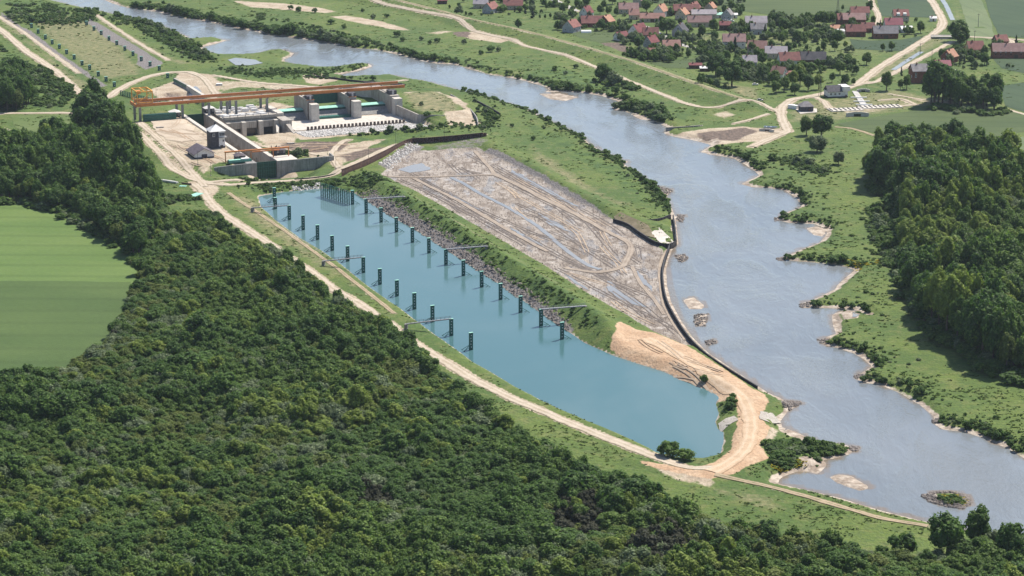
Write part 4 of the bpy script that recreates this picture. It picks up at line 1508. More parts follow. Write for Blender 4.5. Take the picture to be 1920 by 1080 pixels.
# ------------------------------------------------------------------ bushes along the banks and on the meadows
BUSH_LINES = [   # line of pixels, spacing m, spread m, kinds, scale, group, label
    ([(255, 10), (300, 17), (350, 28), (392, 36), (440, 46), (480, 54), (520, 62), (560, 66), (610, 74), (660, 84)], 5.5, 5, ('darkbush', 'greybush', 'darkbush'), 1.75, 'far bank thicket bushes', 'dark bush in the thicket lining the far river bank upstream'),
    ([(660, 84), (705, 88), (750, 97), (790, 107), (830, 112)], 7, 4, ('darkbush', 'bush'), 1.1, 'low bushes on the far bank', 'low green bush on the far river bank opposite the weir'),
    ([(215, 30), (260, 42), (300, 58), (330, 75), (360, 95), (390, 112)], 5.5, 6, ('darkbush', 'bush', 'greybush'), 1.35, 'bushes between upstream basin and river', 'green bush between the upper mooring basin and the river'),
    ([(830, 112), (870, 124), (905, 134), (950, 142), (985, 148), (1020, 156), (1070, 166), (1120, 172), (1165, 184)], 6.5, 5, ('darkbush', 'darkbush', 'bush', 'greybush'), 1.2, 'bushes on the far bank before the village', 'dark bush on the far river bank below the dike'),
    ([(1135, 152), (1150, 158), (1170, 162), (1195, 166)], 4, 3, ('darkbush', 'greybush'), 1.8, 'hedge of bushes beside the broad tree', 'grey green bush in the hedge beside the solitary broad tree'),
    ([(1150, 196), (1175, 198), (1200, 200), (1225, 208), (1235, 220), (1240, 226)], 5, 5, ('darkbush', 'bush', 'greybush'), 1.5, 'bushes on the point by the landing', 'bush on the grassy river point before the landing'),
    ([(880, 172), (930, 184), (975, 197), (1015, 215), (1045, 231), (1075, 246), (1095, 256), (1115, 272), (1145, 292), (1170, 304), (1190, 320), (1215, 342), (1240, 372), (1255, 392)], 5.0, 3.5, ('darkbush', 'bush', 'darkbush'), .95, 'bushes on the near bank of the long point', 'dark bush lining the river side of the long grassy point'),
    ([(1350, 280), (1375, 284), (1400, 296), (1425, 312)], 5, 4, ('darkbush', 'bush'), .9, 'bushes on the upper right bank', 'low bush on the right river bank above the first bay'),
    ([(1440, 346), (1470, 350), (1495, 362), (1512, 380)], 5, 3, ('darkbush', 'bush'), .9, 'bushes at the first bay', 'low dark bush around the first bay of the right bank'),
    ([(1465, 404), (1500, 410), (1535, 416), (1560, 422)], 4.5, 3, ('darkbush',), .95, 'bushes on the second groyne', 'low dark bush on the second groyne of the right bank'),
    ([(1478, 480), (1510, 484), (1545, 486), (1580, 488), (1615, 492)], 4.5, 3, ('darkbush',), .95, 'bushes on the third groyne', 'low dark bush on the third groyne of the right bank'),
    ([(1530, 568), (1560, 570), (1600, 572), (1630, 580)], 4.0, 2.5, ('darkbush',), .9, 'bushes on the fourth groyne', 'low dark bush on the fourth groyne of the right bank'),
    ([(1556, 640), (1580, 643), (1605, 652), (1630, 662), (1648, 680)], 4.0, 2.5, ('darkbush',), .9, 'bushes on the fifth groyne', 'low dark bush on the fifth groyne of the right bank'),
    ([(1620, 704), (1660, 712), (1700, 722), (1730, 738)], 4.0, 2.5, ('darkbush',), .9, 'bushes on the sixth groyne', 'low dark bush on the sixth groyne of the right bank'),
    ([(1762, 782), (1800, 792), (1845, 806), (1880, 822), (1915, 838)], 4.0, 3, ('darkbush', 'bush'), .95, 'bushes on the lowest groyne', 'low dark bush at the right edge of the river'),
    ([(1440, 838), (1465, 832), (1495, 834), (1525, 838), (1560, 838), (1585, 842), (1545, 850), (1500, 848), (1465, 858), (1445, 850)], 3.6, 3, ('darkbush', 'bush', 'bush'), .82, 'bushes on the lower spit', 'green bush on the small spit at the foot of the basin'),
    ([(1372, 752), (1368, 762), (1372, 770)], 3.5, 1.5, ('darkbush',), .75, 'bushes by the sand road', 'small dark bush between basin and sand road'),
    ([(470, 346), (500, 349), (540, 350), (580, 350), (620, 346), (660, 338), (700, 345)], 5, 5, ('darkbush', 'bush'), .7, 'low scrub above the basin head', 'low dark scrub bush on the slope at the head of the basin'),
    ([(460, 330), (470, 334), (485, 333), (495, 334)], 3.2, 2, ('greybush', 'bush'), 1.25, 'bushes before the lock wing wall', 'grey green bush growing before the lock wing wall'),
    ([(415, 130), (450, 133), (500, 140), (540, 138), (580, 134), (630, 130), (680, 122)], 7, 4, ('darkbush', 'bush'), .8, 'scrub by the river above the weir', 'low scrub bush on the bank above the weir'),
    ([(20, 30), (60, 36), (100, 44), (140, 42), (180, 22)], 7, 8, ('darkbush', 'greybush', 'bush'), 1.25, 'bushes around the upper basin end', 'bush at the far end of the silted upper basin'),
    ([(80, 128), (100, 150), (120, 160), (130, 175), (125, 185)], 6, 4, ('darkbush', 'bush'), 1.1, 'bushes by the left service road', 'dark bush beside the left service road'),
    ([(640, 250), (700, 246), (760, 243), (810, 240), (850, 236), (905, 240), (920, 225), (910, 205)], 7, 4, ('bush', 'greybush', 'bush'), .9, 'bushes below the right abutment', 'light green bush between rock apron and sheet pile wall'),
    ([(520, 285), (575, 287), (560, 292)], 6, 2, ('sapling', 'greybush'), 1.1, 'saplings beside the lower gate', 'pale reedy sapling beside the lower lock gate'),
    ([(1660, 430), (1655, 455), (1648, 420), (1680, 500), (1640, 395)], 9, 3, ('bush', 'greybush'), 1.5, 'bushes before the right wood', 'rounded light bush on the meadow before the right wood'),
    ([(1450, 300), (1480, 300), (1520, 318), (1545, 322), (1500, 305)], 9, 4, ('greybush', 'bush'), 1.15, 'bushes on the right river meadow', 'grey green bush on the meadow near the silver willows'),
]
BG = np.random.default_rng(33)


def scatter_poly0(poly, n, seed):
    g = np.random.default_rng(seed)
    p = np.asarray(poly, float)
    a = g.uniform(p[:, 0].min(), p[:, 0].max(), n * 6)
    b = g.uniform(p[:, 1].min(), p[:, 1].max(), n * 6)
    k = inside(a, b, p) & ((fbm(a, b, 14, seed, 2) > .42) | (n < 100))
    return np.column_stack([a[k], b[k]])[:n]


nb = 0
for pts, sp, spread, kinds, sc, grp, lab in BUSH_LINES:
    made = []
    c = spline(PP(pts), sp)
    i = 0
    d = 0
    for j in range(0, len(c)):
        if j and np.hypot(*(c[j] - c[j - 1])) < sp * .25:
            continue
        if j and BG.random() < .30:
            continue
        x = c[j][0] + BG.normal() * spread * .35
        y = c[j][1] + BG.normal() * spread * .6
        z = h1(x, y)
        if z < WL + .1:
            continue
        k = kinds[BG.integers(0, len(kinds))]
        s = sc * BG.uniform(.7, 1.45)
        made.append((x, tree_root('bush', lab, 'bush', grp, k, int(BG.integers(0, 3)), x, y, s * BG.uniform(.9, 1.35), s * BG.uniform(.75, 1.1), BG.uniform(0, 6.28), False, -.1)))
        nb += 1
    for n_, (x, o) in enumerate(sorted(made, key=lambda q: q[0])):
        o['label'] = ' '.join(f'{NTH[n_]} from left, {lab}'.split()[:16])

# the scrub between them, too dense to count: one object along all the banks
sp_, ss_ = [], []
for line, sc, m in (([(1630, 350), (1672, 380), (1686, 420), (1690, 470), (1698, 520), (1715, 570), (1760, 622), (1810, 662), (1870, 700), (1940, 722)], 1.5, 5),
                    ([(146, 262), (160, 290), (200, 306), (250, 320), (262, 345), (282, 378), (296, 410)], 1.4, 4), ([(0, 380), (45, 383), (110, 400), (180, 437), (240, 470), (262, 500)], 1.2, 3),
                    ([(1744, 204), (1800, 210), (1850, 214), (1886, 208)], 1.1, 3)):
    c = spline(PP(line), 2.6)
    for q in range(m):
        sp_.append(np.column_stack([c[:, 0] + BG.normal(size=len(c)) * 2.5 + 2.0, c[:, 1] + BG.normal(size=len(c)) * 4.0]))
        ss_.append(sc * BG.uniform(.5, 1.3, len(c)))
for pts, sp, spread, kinds, sc, grp, lab in BUSH_LINES:
    c = spline(PP(pts), 2.2)
    m = 6 if len(c) < 400 else 3
    for q in range(m):
        w_ = max(spread, 3.0) * (1.0 + .25 * q)
        a = c[:, 0] + BG.normal(size=len(c)) * w_ * .6 + BG.uniform(-1, 1, len(c))
        b = c[:, 1] + BG.normal(size=len(c)) * w_ * 1.1
        sp_.append(np.column_stack([a, b]))
        ss_.append(sc * BG.uniform(.3, .75, len(c)) * (1 - .07 * q))
for poly, n, sc in (([(1320, 284), (1420, 290), (1445, 340), (1500, 350), (1530, 385), (1500, 410), (1560, 416), (1600, 440), (1560, 470), (1480, 482), (1600, 486), (1650, 520), (1600, 560), (1640, 590), (1560, 640), (1640, 655), (1700, 690), (1640, 706), (1760, 740), (1800, 786), (1910, 830), (1915, 800), (1780, 730), (1690, 640), (1650, 560), (1640, 480), (1560, 390), (1500, 320), (1420, 276)], 150, .40),
                    ([(1440, 836), (1480, 828), (1540, 832), (1600, 842), (1560, 858), (1500, 862), (1460, 880), (1432, 862)], 330, .62),
                    ([(1745, 934), (1765, 927), (1785, 926), (1806, 933), (1808, 942), (1796, 946), (1764, 943)], 70, .42),
                    ([(250, 42), (300, 58), (340, 80), (390, 108), (420, 116), (370, 112), (320, 92), (270, 62)], 260, .8),
                    ([(420, 132), (560, 128), (640, 143), (720, 148), (560, 148), (450, 142)], 220, .5),
                    ([(955, 148), (1060, 160), (1165, 186), (1150, 196), (1060, 172), (1030, 170)], 260, .8), ([(1165, 200), (1230, 202), (1250, 218), (1232, 228), (1190, 212)], 160, .9),
                    ([(470, 20), (600, 52), (760, 92), (860, 116), (760, 104), (620, 76), (480, 50)], 330, .7),
                    ([(480, 346), (640, 336), (740, 352), (700, 360), (660, 350), (560, 354), (490, 362)], 260, .45),
                    ([(720, 352), (860, 440), (1000, 530), (1130, 618), (1100, 622), (980, 545), (840, 450), (705, 366)], 420, .42),
                    ([(385, 375), (420, 420), (370, 432), (310, 430), (290, 400), (310, 372), (340, 368)], 260, .75),
                    ([(0, 90), (80, 135), (128, 172), (125, 200), (60, 205), (40, 160), (0, 140)], 300, .9),
                    ([(0, 4), (90, 8), (200, 28), (120, 46), (40, 34)], 240, .7)):
    pl = scatter_poly0(PP(poly), n, n)
    sp_.append(pl)
    ss_.append(sc * BG.uniform(.5, 1.3, len(pl)))
sp_, ss_ = np.vstack(sp_), np.concatenate(ss_)
k_ = (H(sp_[:, 0], sp_[:, 1]) > WL + .35) & off_roads(sp_[:, 0], sp_[:, 1], 1.2) & (sample(COV['mud'], sp_[:, 0], sp_[:, 1]) < .2) & (sample(COV['spit'], sp_[:, 0], sp_[:, 1]) < .3)
sp_, ss_ = sp_[k_], ss_[k_]
BS_ = {}
for o in bpy.data.objects:
    if o.type == 'MESH' and o.name.startswith('foliage') and o.parent is not None:
        BS_.setdefault(o.data.name, o)
BS_ = list(BS_.values())
wt_ = np.array([3.0 if any(m_ and m_.name in ('dark_foliage', 'green_foliage') for m_ in o.data.materials) else .8 for o in BS_])
scatter_object('bank_scrub', np.column_stack([sp_, H(sp_[:, 0], sp_[:, 1]) - .15]), ss_ * BG.uniform(1.0, 1.6, len(ss_)), ss_ * BG.uniform(.6, 1.0, len(ss_)), BG.uniform(0, 6.28, len(ss_)),
               BG.choice(len(BS_), len(ss_), p=wt_ / wt_.sum()), [[o] for o in BS_], 'dense low scrub and reeds along the banks')
print('scrub', len(ss_))

# single bushes out in the meadows
MEADOW_BUSH = [(745, 70, 1.6), (755, 78, 1.3), (790, 76, 1.1), (820, 80, 1.3), (806, 82, 1.0), (870, 82, 1.2), (920, 97, 1.7), (902, 102, 1.2), (935, 96, 1.2), (620, 46, 1.5),
               (645, 54, 1.2), (700, 35, 1.3), (725, 33, 1.2), (560, 22, 1.5), (590, 24, 1.4), (545, 18, 1.3), (680, 22, 1.0), (855, 26, 1.0), (1080, 128, 1.1), (1040, 132, 1.2), (1060, 140, 1.0),
               (700, 151, 1.3), (870, 168, 1.3), (890, 196, .9), (960, 238, .8), (1000, 262, .9), (1020, 242, .7), (935, 222, .8), (1320, 714, 1.1), (790, 205, .9), (800, 222, 1.3)]
MB_RANK = {q: n_ for n_, q in enumerate(sorted(range(len(MEADOW_BUSH)), key=lambda q: MEADOW_BUSH[q][0]))}
for q, (u, v, s) in enumerate(MEADOW_BUSH):
    x, y = P(u, v)
    tree_root('bush', f'{NTH[MB_RANK[q]]} from left of the lone rounded bushes on open grass by the river', 'bush', 'lone meadow bushes', ('darkbush', 'bush', 'greybush')[q % 3], q, x, y, s, s * .9, q * 1.3, False, -.1)
print('bushes', nb, 'trees', len(TL))


# ------------------------------------------------------------------ tall herbs and grass clumps (one object each)
def tufts(name, a, b, wide, tall, mat, label, seed):
    g = np.random.default_rng(seed)
    n = len(a)
    z = H(a, b)
    k = z > WL + .25
    a, b, z = a[k], b[k], z[k]
    wide, tall = np.broadcast_to(wide, k.shape)[k], np.broadcast_to(tall, k.shape)[k]
    n = len(a)
    V, L = [], []
    for q in range(4):
        ang = g.uniform(0, 6.28, n)
        ox, oy = g.normal(size=n) * wide * .35, g.normal(size=n) * wide * .35
        w = wide * g.uniform(.5, 1.0, n) * .5
        t = tall * g.uniform(.6, 1.2, n)
        lx, ly = g.normal(size=n) * t * 1.5, -np.abs(g.normal(size=n)) * t * 1.0 - t * .5
        cx, cy = np.cos(ang) * w, np.sin(ang) * w
        p0 = np.stack([a + ox - cx, b + oy - cy, z - .15], 1)
        p1 = np.stack([a + ox + cx, b + oy + cy, z - .15], 1)
        p2 = np.stack([a + ox + cx * .8 + lx, b + oy + cy * .8 + ly, z + t], 1)
        p3 = np.stack([a + ox - cx * .8 + lx, b + oy - cy * .8 + ly, z + t * .9], 1)
        V.append(np.stack([p0, p1, p2, p3], 1).reshape(-1, 3))
        L.append(np.repeat(g.random(n), 4))
    V = np.vstack(V)
    me = np_mesh(name, V, np.arange(len(V)).reshape(-1, 4), mat)
    fattr(me, 'leaf', np.concatenate(L))
    return tag(link(name, me), label, None, None, 'stuff')


def tuft_mat(name, a, b, c):
    n = NT(name)
    v = n.attr('leaf')
    k = n.mix(n.ramp(n.noise(.05, 4), .36, .64), a, b)
    k = n.mix(n.math('MULTIPLY', n.ramp(v, .7, 1), .7), k, c)
    n.fin(k, .75, .15)
    tr = n.n('ShaderNodeBsdfTranslucent')
    n.set(tr.inputs['Color'], k)
    mx = n.n('ShaderNodeMixShader')
    mx.inputs[0].default_value = .35
    n.t.links.new(n.bsdf.outputs[0], mx.inputs[1])
    n.t.links.new(tr.outputs[0], mx.inputs[2])
    n.t.links.new(mx.outputs[0], n.out.inputs['Surface'])
    return n.mat


M_TUFT = tuft_mat('herb_leaves', (.050, .092, .022), (.095, .140, .038), (.190, .195, .090))
M_TUFT_D = tuft_mat('nettle_leaves', (.052, .090, .020), (.080, .122, .028), (.110, .148, .040))
TG = np.random.default_rng(5)
cand = 150000
cu, cv = TG.uniform(-30, 1950, cand), TG.uniform(-30, 1090, cand) 
cx, cy = P(cu, cv)
bareness = np.maximum.reduce([sample(COV[k], cx, cy) for k in ('bare', 'mud', 'spit', 'sand', 'gravel', 'clay')])
ok = (bareness < .35) & (H(cx, cy) > WL + .6)
for L in [LEFT_FIELD, [(1240, -30), (1640, -30), (1640, 36), (1430, 30), (1240, 14)], [(1640, -30), (1990, -30), (1990, 76), (1640, 36)], [(1560, 215), (1990, 190), (1990, 300), (1700, 262), (1560, 240)]]:
    ok &= ~inside(cx, cy, PP(L))
for L in (FG_WOOD, UP_WOOD):
    ok &= ~inside(cx, cy, L)
for pts, z, w, kind in ROADS:
    ok &= dist_line(cx, cy, PP(pts, z), False, 12) > w / 2 + .4
lush = sample(COV['lush'], cx, cy)
prob = .05 + .38 * lush * smooth(.4, .6, fbm(cx, cy, 13, 78, 2)) + .5 * (fbm(cx, cy, 16, 77, 3) - .42) * 2
ok &= TG.random(cand) < prob
cx, cy, lush = cx[ok], cy[ok], lush[ok]
dk = TG.random(len(cx)) < .04 + .75 * lush
f = 1.5 / np.maximum(px_scale(cy) / 3.0, .6)
tufts('meadow_herbs', cx[~dk], cy[~dk], 1.5 * f[~dk] * .7, .32, M_TUFT, 'clumps of pale grass and herbs over the meadows', 6)
tufts('nettle_beds', cx[dk], cy[dk], 1.8 * f[dk] * .7, .55, M_TUFT_D, 'beds of dark nettles and tall herbs over the banks', 7)
# yellow broom in flower by the spit and the third groyne
M_BROOM = tuft_mat('broom_flowers', (.36, .31, .03), (.45, .37, .04), (.30, .30, .05))
bp = []
for u, v, n, r in ((1465, 875, 26, 4), (1500, 868, 14, 3), (1612, 496, 30, 5), (1645, 492, 8, 3), (1783, 932, 20, 5), (1795, 926, 12, 4)):
    q = P(u, v)
    bp += [(q[0] + TG.normal() * r * .5, q[1] + TG.normal() * r * .8) for _ in range(n)]
bp = np.array(bp)
tufts('broom_in_flower', bp[:, 0], bp[:, 1], 1.2, .6, M_BROOM, 'yellow flowering broom on the sand bars', 8)
# ------------------------------------------------------------------ barrage, lock and mooring basin
M_CONC = mottled('weathered_concrete', (.330, .300, .265), (.420, .390, .350), .25, .9, .2, 2.0, streak=True)
M_CONC_L = mottled('pale_concrete', (.450, .415, .370), (.540, .505, .455), .3, .9, .2, 2.0)
M_CONC_D = mottled('grey_concrete', (.230, .225, .215), (.320, .312, .300), .2, .9, .2, 1.6, streak=True)
M_ORANGE = mottled('orange_steel', (.560, .190, .045), (.620, .230, .065), .6, .55, .4, 3)
M_YELLOW = mottled('yellow_steel', (.700, .330, .050), (.760, .380, .070), .6, .55, .4, 3)
M_GREEN = mottled('dark_green_steel', (.014, .100, .080), (.024, .130, .100), .5, .5, .4, 2)
M_TEAL = mottled('pale_teal_steel', (.240, .520, .410), (.330, .600, .490), .5, .5, .4, 2)
M_GREEN_D = mottled('deep_green_paint', (.012, .060, .040), (.020, .080, .052), .4, .6, .3, 2)  # darker green coat for gate leaves and flap edges
M_RUST = mottled('rusty_sheet_steel', (.050, .026, .020), (.095, .050, .036), .5, .8, .3, 2.5, streak=True)
M_BLACK = mottled('tarred_sheet_steel', (.016, .015, .018), (.034, .030, .032), .5, .7, .35, 2.5)
M_STEEL = mottled('galvanised_steel', (.420, .400, .400), (.520, .500, .500), .8, .5, .5, 3)
M_STEEL_D = mottled('weathered_steel', (.200, .205, .220), (.290, .290, .305), .8, .5, .5, 3)
M_WHITE = mottled('white_paint', (.760, .750, .730), (.820, .810, .790), .5, .7, .3, 2)
M_SLATE = mottled('slate_cladding', (.045, .045, .055), (.085, .082, .095), .8, .8, .3, 3)
M_DARK = mottled('dark_glass_and_shade', (.012, .014, .018), (.030, .034, .042), .5, .15, .6, 2)  # window glass; also dark sheets painted for the shade in hollows
M_ROOFW = mottled('pale_roof_sheet', (.560, .550, .545), (.660, .650, .640), .5, .6, .3, 2)
M_ROOFD = mottled('plum_roof_tiles', (.085, .070, .085), (.130, .110, .125), .7, .7, .3, 3)
M_STONE = mottled('grey_riprap', (.300, .290, .280), (.520, .505, .490), .5, .95, .2, 2, obj=False)
M_STONE_P = mottled('mauve_riprap', (.115, .100, .092), (.205, .182, .168), .5, .95, .2, 2)
M_BAFFLE = mottled('mud_stained_concrete', (.120, .090, .075), (.190, .150, .125), .6, .9, .2, 2)
M_PIPE = mottled('white_pipe', (.650, .630, .620), (.760, .740, .730), .5, .6, .4, 2)


def works(name, label, cat, s=0, t=0, z=0, group=None):
    """an Empty in lock axes: local +X downstream, local +Y to the right"""
    x, y = W(s, t)
    return thing(name, label, cat, (x, y, z), W_RZ, group)


# lock chamber: everything below is written in (s, t, z) about the lock head
lock = works('lock_chamber', 'long concrete lock chamber with pale coping beside the control tower', 'lock')
b = MB()
for i in range(7):                                # wall blocks with open joints
    s0, s1 = -146 + i * 21.2, -146 + (i + 1) * 21.2 - .14
    kid_ = MB().box(s0, s1, 0, 3.4, -9.2, 2.7).build('wall_block', M_CONC, lock)
    MB().box(s0, s1, -15.4, -12.6, -9.2, 2.7).build('wall_block', M_CONC, lock)
    MB().box(s0, s1, -.12, 2.4, 2.7, 3.05).build('coping', M_CONC_L, lock)
    MB().box(s0, s1, -15.0, -12.5, 2.7, 3.05).build('coping', M_CONC_L, lock)
MB().box(-146, 3, -12.6, 0, -9.2, -8.0).build('chamber_floor', M_CONC_D, lock)
rl = MB()
for i in range(49):
    rl.box(-145 + i * 3, -144.9 + i * 3, 2.9, 3.0, 2.7, 3.8)
rl.box(-146, 2, 2.9, 2.98, 3.75, 3.85).box(-146, 2, 2.9, 2.98, 3.25, 3.3)
rl.build('railing', M_RUST, lock)
MB().box(-146.2, -145.4, -12.6, 0, -8, 2.6).build('upper_gate', M_GREEN_D, lock)

# lower head: gate and wing walls
head = works('lower_lock_head', 'grey concrete lower lock head with two sloping wing walls', 'lock')
MB().box(2.6, 17, 0, 7.5, -9, 3.02).build('right_pier', M_CONC_D, head)
MB().box(2.6, 17, -18.5, -12.6, -9, 3.02).build('left_pier', M_CONC_D, head)
MB().box(2.8, 16.8, .2, 13, 3.02, 3.2).build('deck', M_CONC_L, head)
MB().hexa([(16, 7.5, -8), (17, 7.5, -8), (15, 36, -1.2), (14, 36, -1.2)], [(16, 7.5, 3), (17, 7.5, 3), (15, 36, 2.9), (14, 36, 2.9)]).build('right_wing_wall', M_CONC_D, head)
MB().hexa([(14, 35.8, -2.2), (15, 36.2, -2.2), (5, 37.5, -2), (4.5, 36.5, -2)], [(14, 35.8, 2.9), (15, 36.2, 2.9), (5, 37.5, 2.7), (4.5, 36.5, 2.7)]).build('return_wall', M_CONC_D, head)
MB().hexa([(16, -18.5, -8), (17, -18.5, -8), (18.6, -39, .6), (17.6, -39, .6)], [(16, -18.5, 3), (17, -18.5, 3), (18.6, -39, 2.7), (17.6, -39, 2.7)]).build('left_wing_wall', M_CONC_D, head)
gate = works('lock_gate', 'tall dark green steel lock gate between the wing walls', 'gate', 14.4, -6.3, 0)
MB().box(0, .5, -6.25, 6.25, -8.3, 2.8).build('gate_leaf', M_GREEN_D, gate)
for k in range(9):
    MB().box(.5, .85, -6.2 + k * 1.5, -6.05 + k * 1.5, -8.2, 2.7).build('rib', M_GREEN, gate)
for k in range(5):
    MB().box(.5, .75, -6.2, 6.2, -7 + k * 2.2, -6.8 + k * 2.2).build('girder', M_GREEN, gate)

# orange travelling beam over the lower head, green spare gate beside it
bm = works('gantry_beam', 'orange beam on thin posts spanning the lower lock head', 'gantry', 6, 0, 3)
MB().box(-.5, .5, -29, 11, 5.2, 6.0).build('beam', M_ORANGE, bm)
MB().box(-3.8, -3.1, -11, 6, 3.4, 4.1).build('second_beam', M_ORANGE, bm)
for t in (-28.6, -12.8, 1, 10.6):
    MB().box(-.25, .25, t - .25, t + .25, -.9 if t < -20 else 0, 5.2).build('post', M_ORANGE, bm)
ve = works('spare_gate', 'rounded dark green spare gate lying beside the lower lock gate', 'gate', 9.5, -21, 2.4)
pr = [(-1.9, 0), (1.9, 0), (2.1, .8), (1.5, 1.9), (-1.5, 1.9), (-2.1, .8)]
vb = MB()
vs = [(x, y, z) for y in (-7, 7) for x, z in pr]
vb.add(vs, [(0, 1, 2, 3, 4, 5), (11, 10, 9, 8, 7, 6)] + [(i, 6 + i, 6 + (i + 1) % 6, (i + 1) % 6) for i in range(6)])
vb.build('body', M_GREEN, ve)
MB().box(-1.2, 1.2, 1, 5.5, 1.9, 2.5).build('top_frame', M_WHITE, ve)
MB().box(-1.3, 1.3, -6.5, .8, 1.9, 2.02).build('top_plate', M_TEAL, ve)


# ------------------------------------------------------------------ houses of the lock
def hip_roof(bd, x0, x1, y0, y1, z, h, over=.6, ridge=.5):
    x0, x1, y0, y1 = x0 - over, x1 + over, y0 - over, y1 + over
    xm0, xm1 = x0 + (x1 - x0) * ridge * .9, x1 - (x1 - x0) * ridge * .9
    ym = (y0 + y1) / 2
    if ridge >= .5:
        xm0 = (x0 + x1) / 2 - .05
        xm1 = xm0 + .1
    return bd.add([(x0, y0, z), (x1, y0, z), (x1, y1, z), (x0, y1, z), (xm0, ym, z + h), (xm1, ym, z + h)],
                  [(3, 2, 1, 0), (0, 1, 5, 4), (1, 2, 5), (2, 3, 4, 5), (3, 0, 4)])


def gable_roof(bd, x0, x1, y0, y1, z, h, over=.6, th=.22):
    """two slabs, ridge along x"""
    ym = (y0 + y1) / 2
    dz = h * over / ((y1 - y0) / 2)
    a, c = y0 - over, y1 + over
    X0, X1 = x0 - over, x1 + over
    for yy in (a, c):
        bd.hexa([(X0, yy, z - dz), (X1, yy, z - dz), (X1, ym, z + h), (X0, ym, z + h)] if yy == a else [(X1, yy, z - dz), (X0, yy, z - dz), (X0, ym, z + h), (X1, ym, z + h)],
                [(X0, yy, z - dz + th), (X1, yy, z - dz + th), (X1, ym, z + h + th), (X0, ym, z + h + th)] if yy == a else [(X1, yy, z - dz + th), (X0, yy, z - dz + th), (X0, ym, z + h + th), (X1, ym, z + h + th)])
    return bd


def gable_walls(bd, x0, x1, y0, y1, z0, z, h):
    ym = (y0 + y1) / 2
    p = [(y0, z0), (y1, z0), (y1, z), (ym, z + h), (y0, z)]
    vs = [(x, y, q) for x in (x0, x1) for y, q in p]
    return bd.add(vs, [(4, 3, 2, 1, 0), (5, 6, 7, 8, 9)] + [(i, (i + 1) % 5, 5 + (i + 1) % 5, 5 + i) for i in range(5)])


WIN = MB().box(-.06, .04, -.5, .5, -.65, .65).mesh('window', M_DARK)
FRM = MB().box(-.05, .025, -.62, .62, .65, .78).box(-.05, .025, -.62, .62, -.78, -.65).box(-.05, .06, -.62, -.5, -.65, .65).box(-.05, .06, .5, .62, -.65, .65).box(-.02, .06, -.04, .04, -.65, .65).mesh('frame', M_WHITE)


def window(parent, x, y, z, rz=0.0, w=1.0, h=1.0, frame=True):
    o = link('window', WIN, parent, (x, y, z), rz)
    o.scale = (1, w, h)
    if frame:
        link('frame', FRM, o)
    return o


tower = works('control_tower', 'control tower with slate corner, white walls and pale pyramid roof beside the lock', 'building', -40.5, -21.2, 2.2)
MB().box(-4.4, 4.4, -4.4, 4.4, -.8, 10.6).build('wall', M_WHITE, tower)
MB().box(3.2, 4.52, -4.52, .6, -.8, 10.4).box(-4.3, 3.2, -4.52, -4.3, -.8, 10.4).build('slate_corner', M_SLATE, tower)
MB().box(4.4, 4.5, .6, 4.5, -.8, 1.2).build('plinth', M_SLATE, tower)
rf = hip_roof(MB(), -4.4, 4.4, -4.4, 4.4, 10.6, 3.8, .8, .5).build('roof', M_ROOFW, tower)
MB().box(-.9, .1, -.7, .3, 2.2 + 10.6, 5.0 + 10.6).build('chimney', M_SLATE, rf)
bal = MB().box(4.4, 6.0, .6, 5.6, 6.6, 6.9).box(-1.5, 4.4, 4.4, 5.6, 6.6, 6.9)
bal.build('balcony', M_CONC_D, tower)
bb = MB()
for t in np.arange(.6, 5.6, .8):
    bb.box(5.85, 5.95, t - .04, t + .04, 6.9, 8.0)
bb.box(5.85, 5.95, .6, 5.6, 7.95, 8.05)
bb.build('railing', M_STEEL, tower)
for t in (1.5, 2.7, 3.8):
    window(tower, 4.42, t, 8.6, 0, 1.0, 1.5)
for s in (-2.4, 0, 2.4):
    window(tower, s, 4.42, 8.5, rad(90), 1.4, 1.4)
    window(tower, s, 4.42, 3.2, rad(90), 1.0, 1.1)
window(tower, 4.42, 3.4, 4.6, 0, .9, 1.0)
MB().box(4.42, 4.56, 1.4, 3.2, -.6, 1.9).build('door', M_DARK, tower)
window(tower, 4.54, -2.6, 8.4, 0, 1.2, 1.2)

h1o = works('lock_house', 'low house with plum tiled roof, white gable and dark garage door', 'house', -19, -36.8, 2.2)
gable_walls(MB(), -8, 8, -6, 6, -.8, 2.9, 3.2).build('wall', M_WHITE, h1o)
MB().box(-8.06, 8.06, -6.06, 6.06, -.8, .9).build('plinth', M_SLATE, h1o)
gable_roof(MB(), -8, 8, -6, 6, 2.9, 3.2, .9).build('roof', M_ROOFD, h1o)
MB().box(8.04, 8.16, -1.7, 1.7, -.7, 2.6).build('garage_door', M_SLATE, h1o)
for s in (-5, -1, 3):
    window(h1o, s, -6.04, 1.9, rad(-90), 1.3, .9)
    window(h1o, s, 6.04, 1.9, rad(90), 1.3, .9)


def kiosk(label, s, t, w, d, h, rh, wall, roof, z=2.6):
    k = works('gate_house', label, 'hut', s, t, z)
    MB().box(-w / 2, w / 2, -d / 2, d / 2, -.6, h).build('wall', wall, k)
    hip_roof(MB(), -w / 2, w / 2, -d / 2, d / 2, h, rh, .6, .35).build('roof', roof, k)
    MB().box(w / 2, w / 2 + .08, -.6, .6, 0, 2.1).build('door', M_DARK, k)
    for t_ in (-d * .32, d * .32):
        window(k, w / 2 + .02, t_, 1.7, 0, .9, .9)
    for s_ in (-w * .25, w * .25):
        window(k, s_, d / 2 + .02, 1.7, rad(90), .9, .9)
    return k


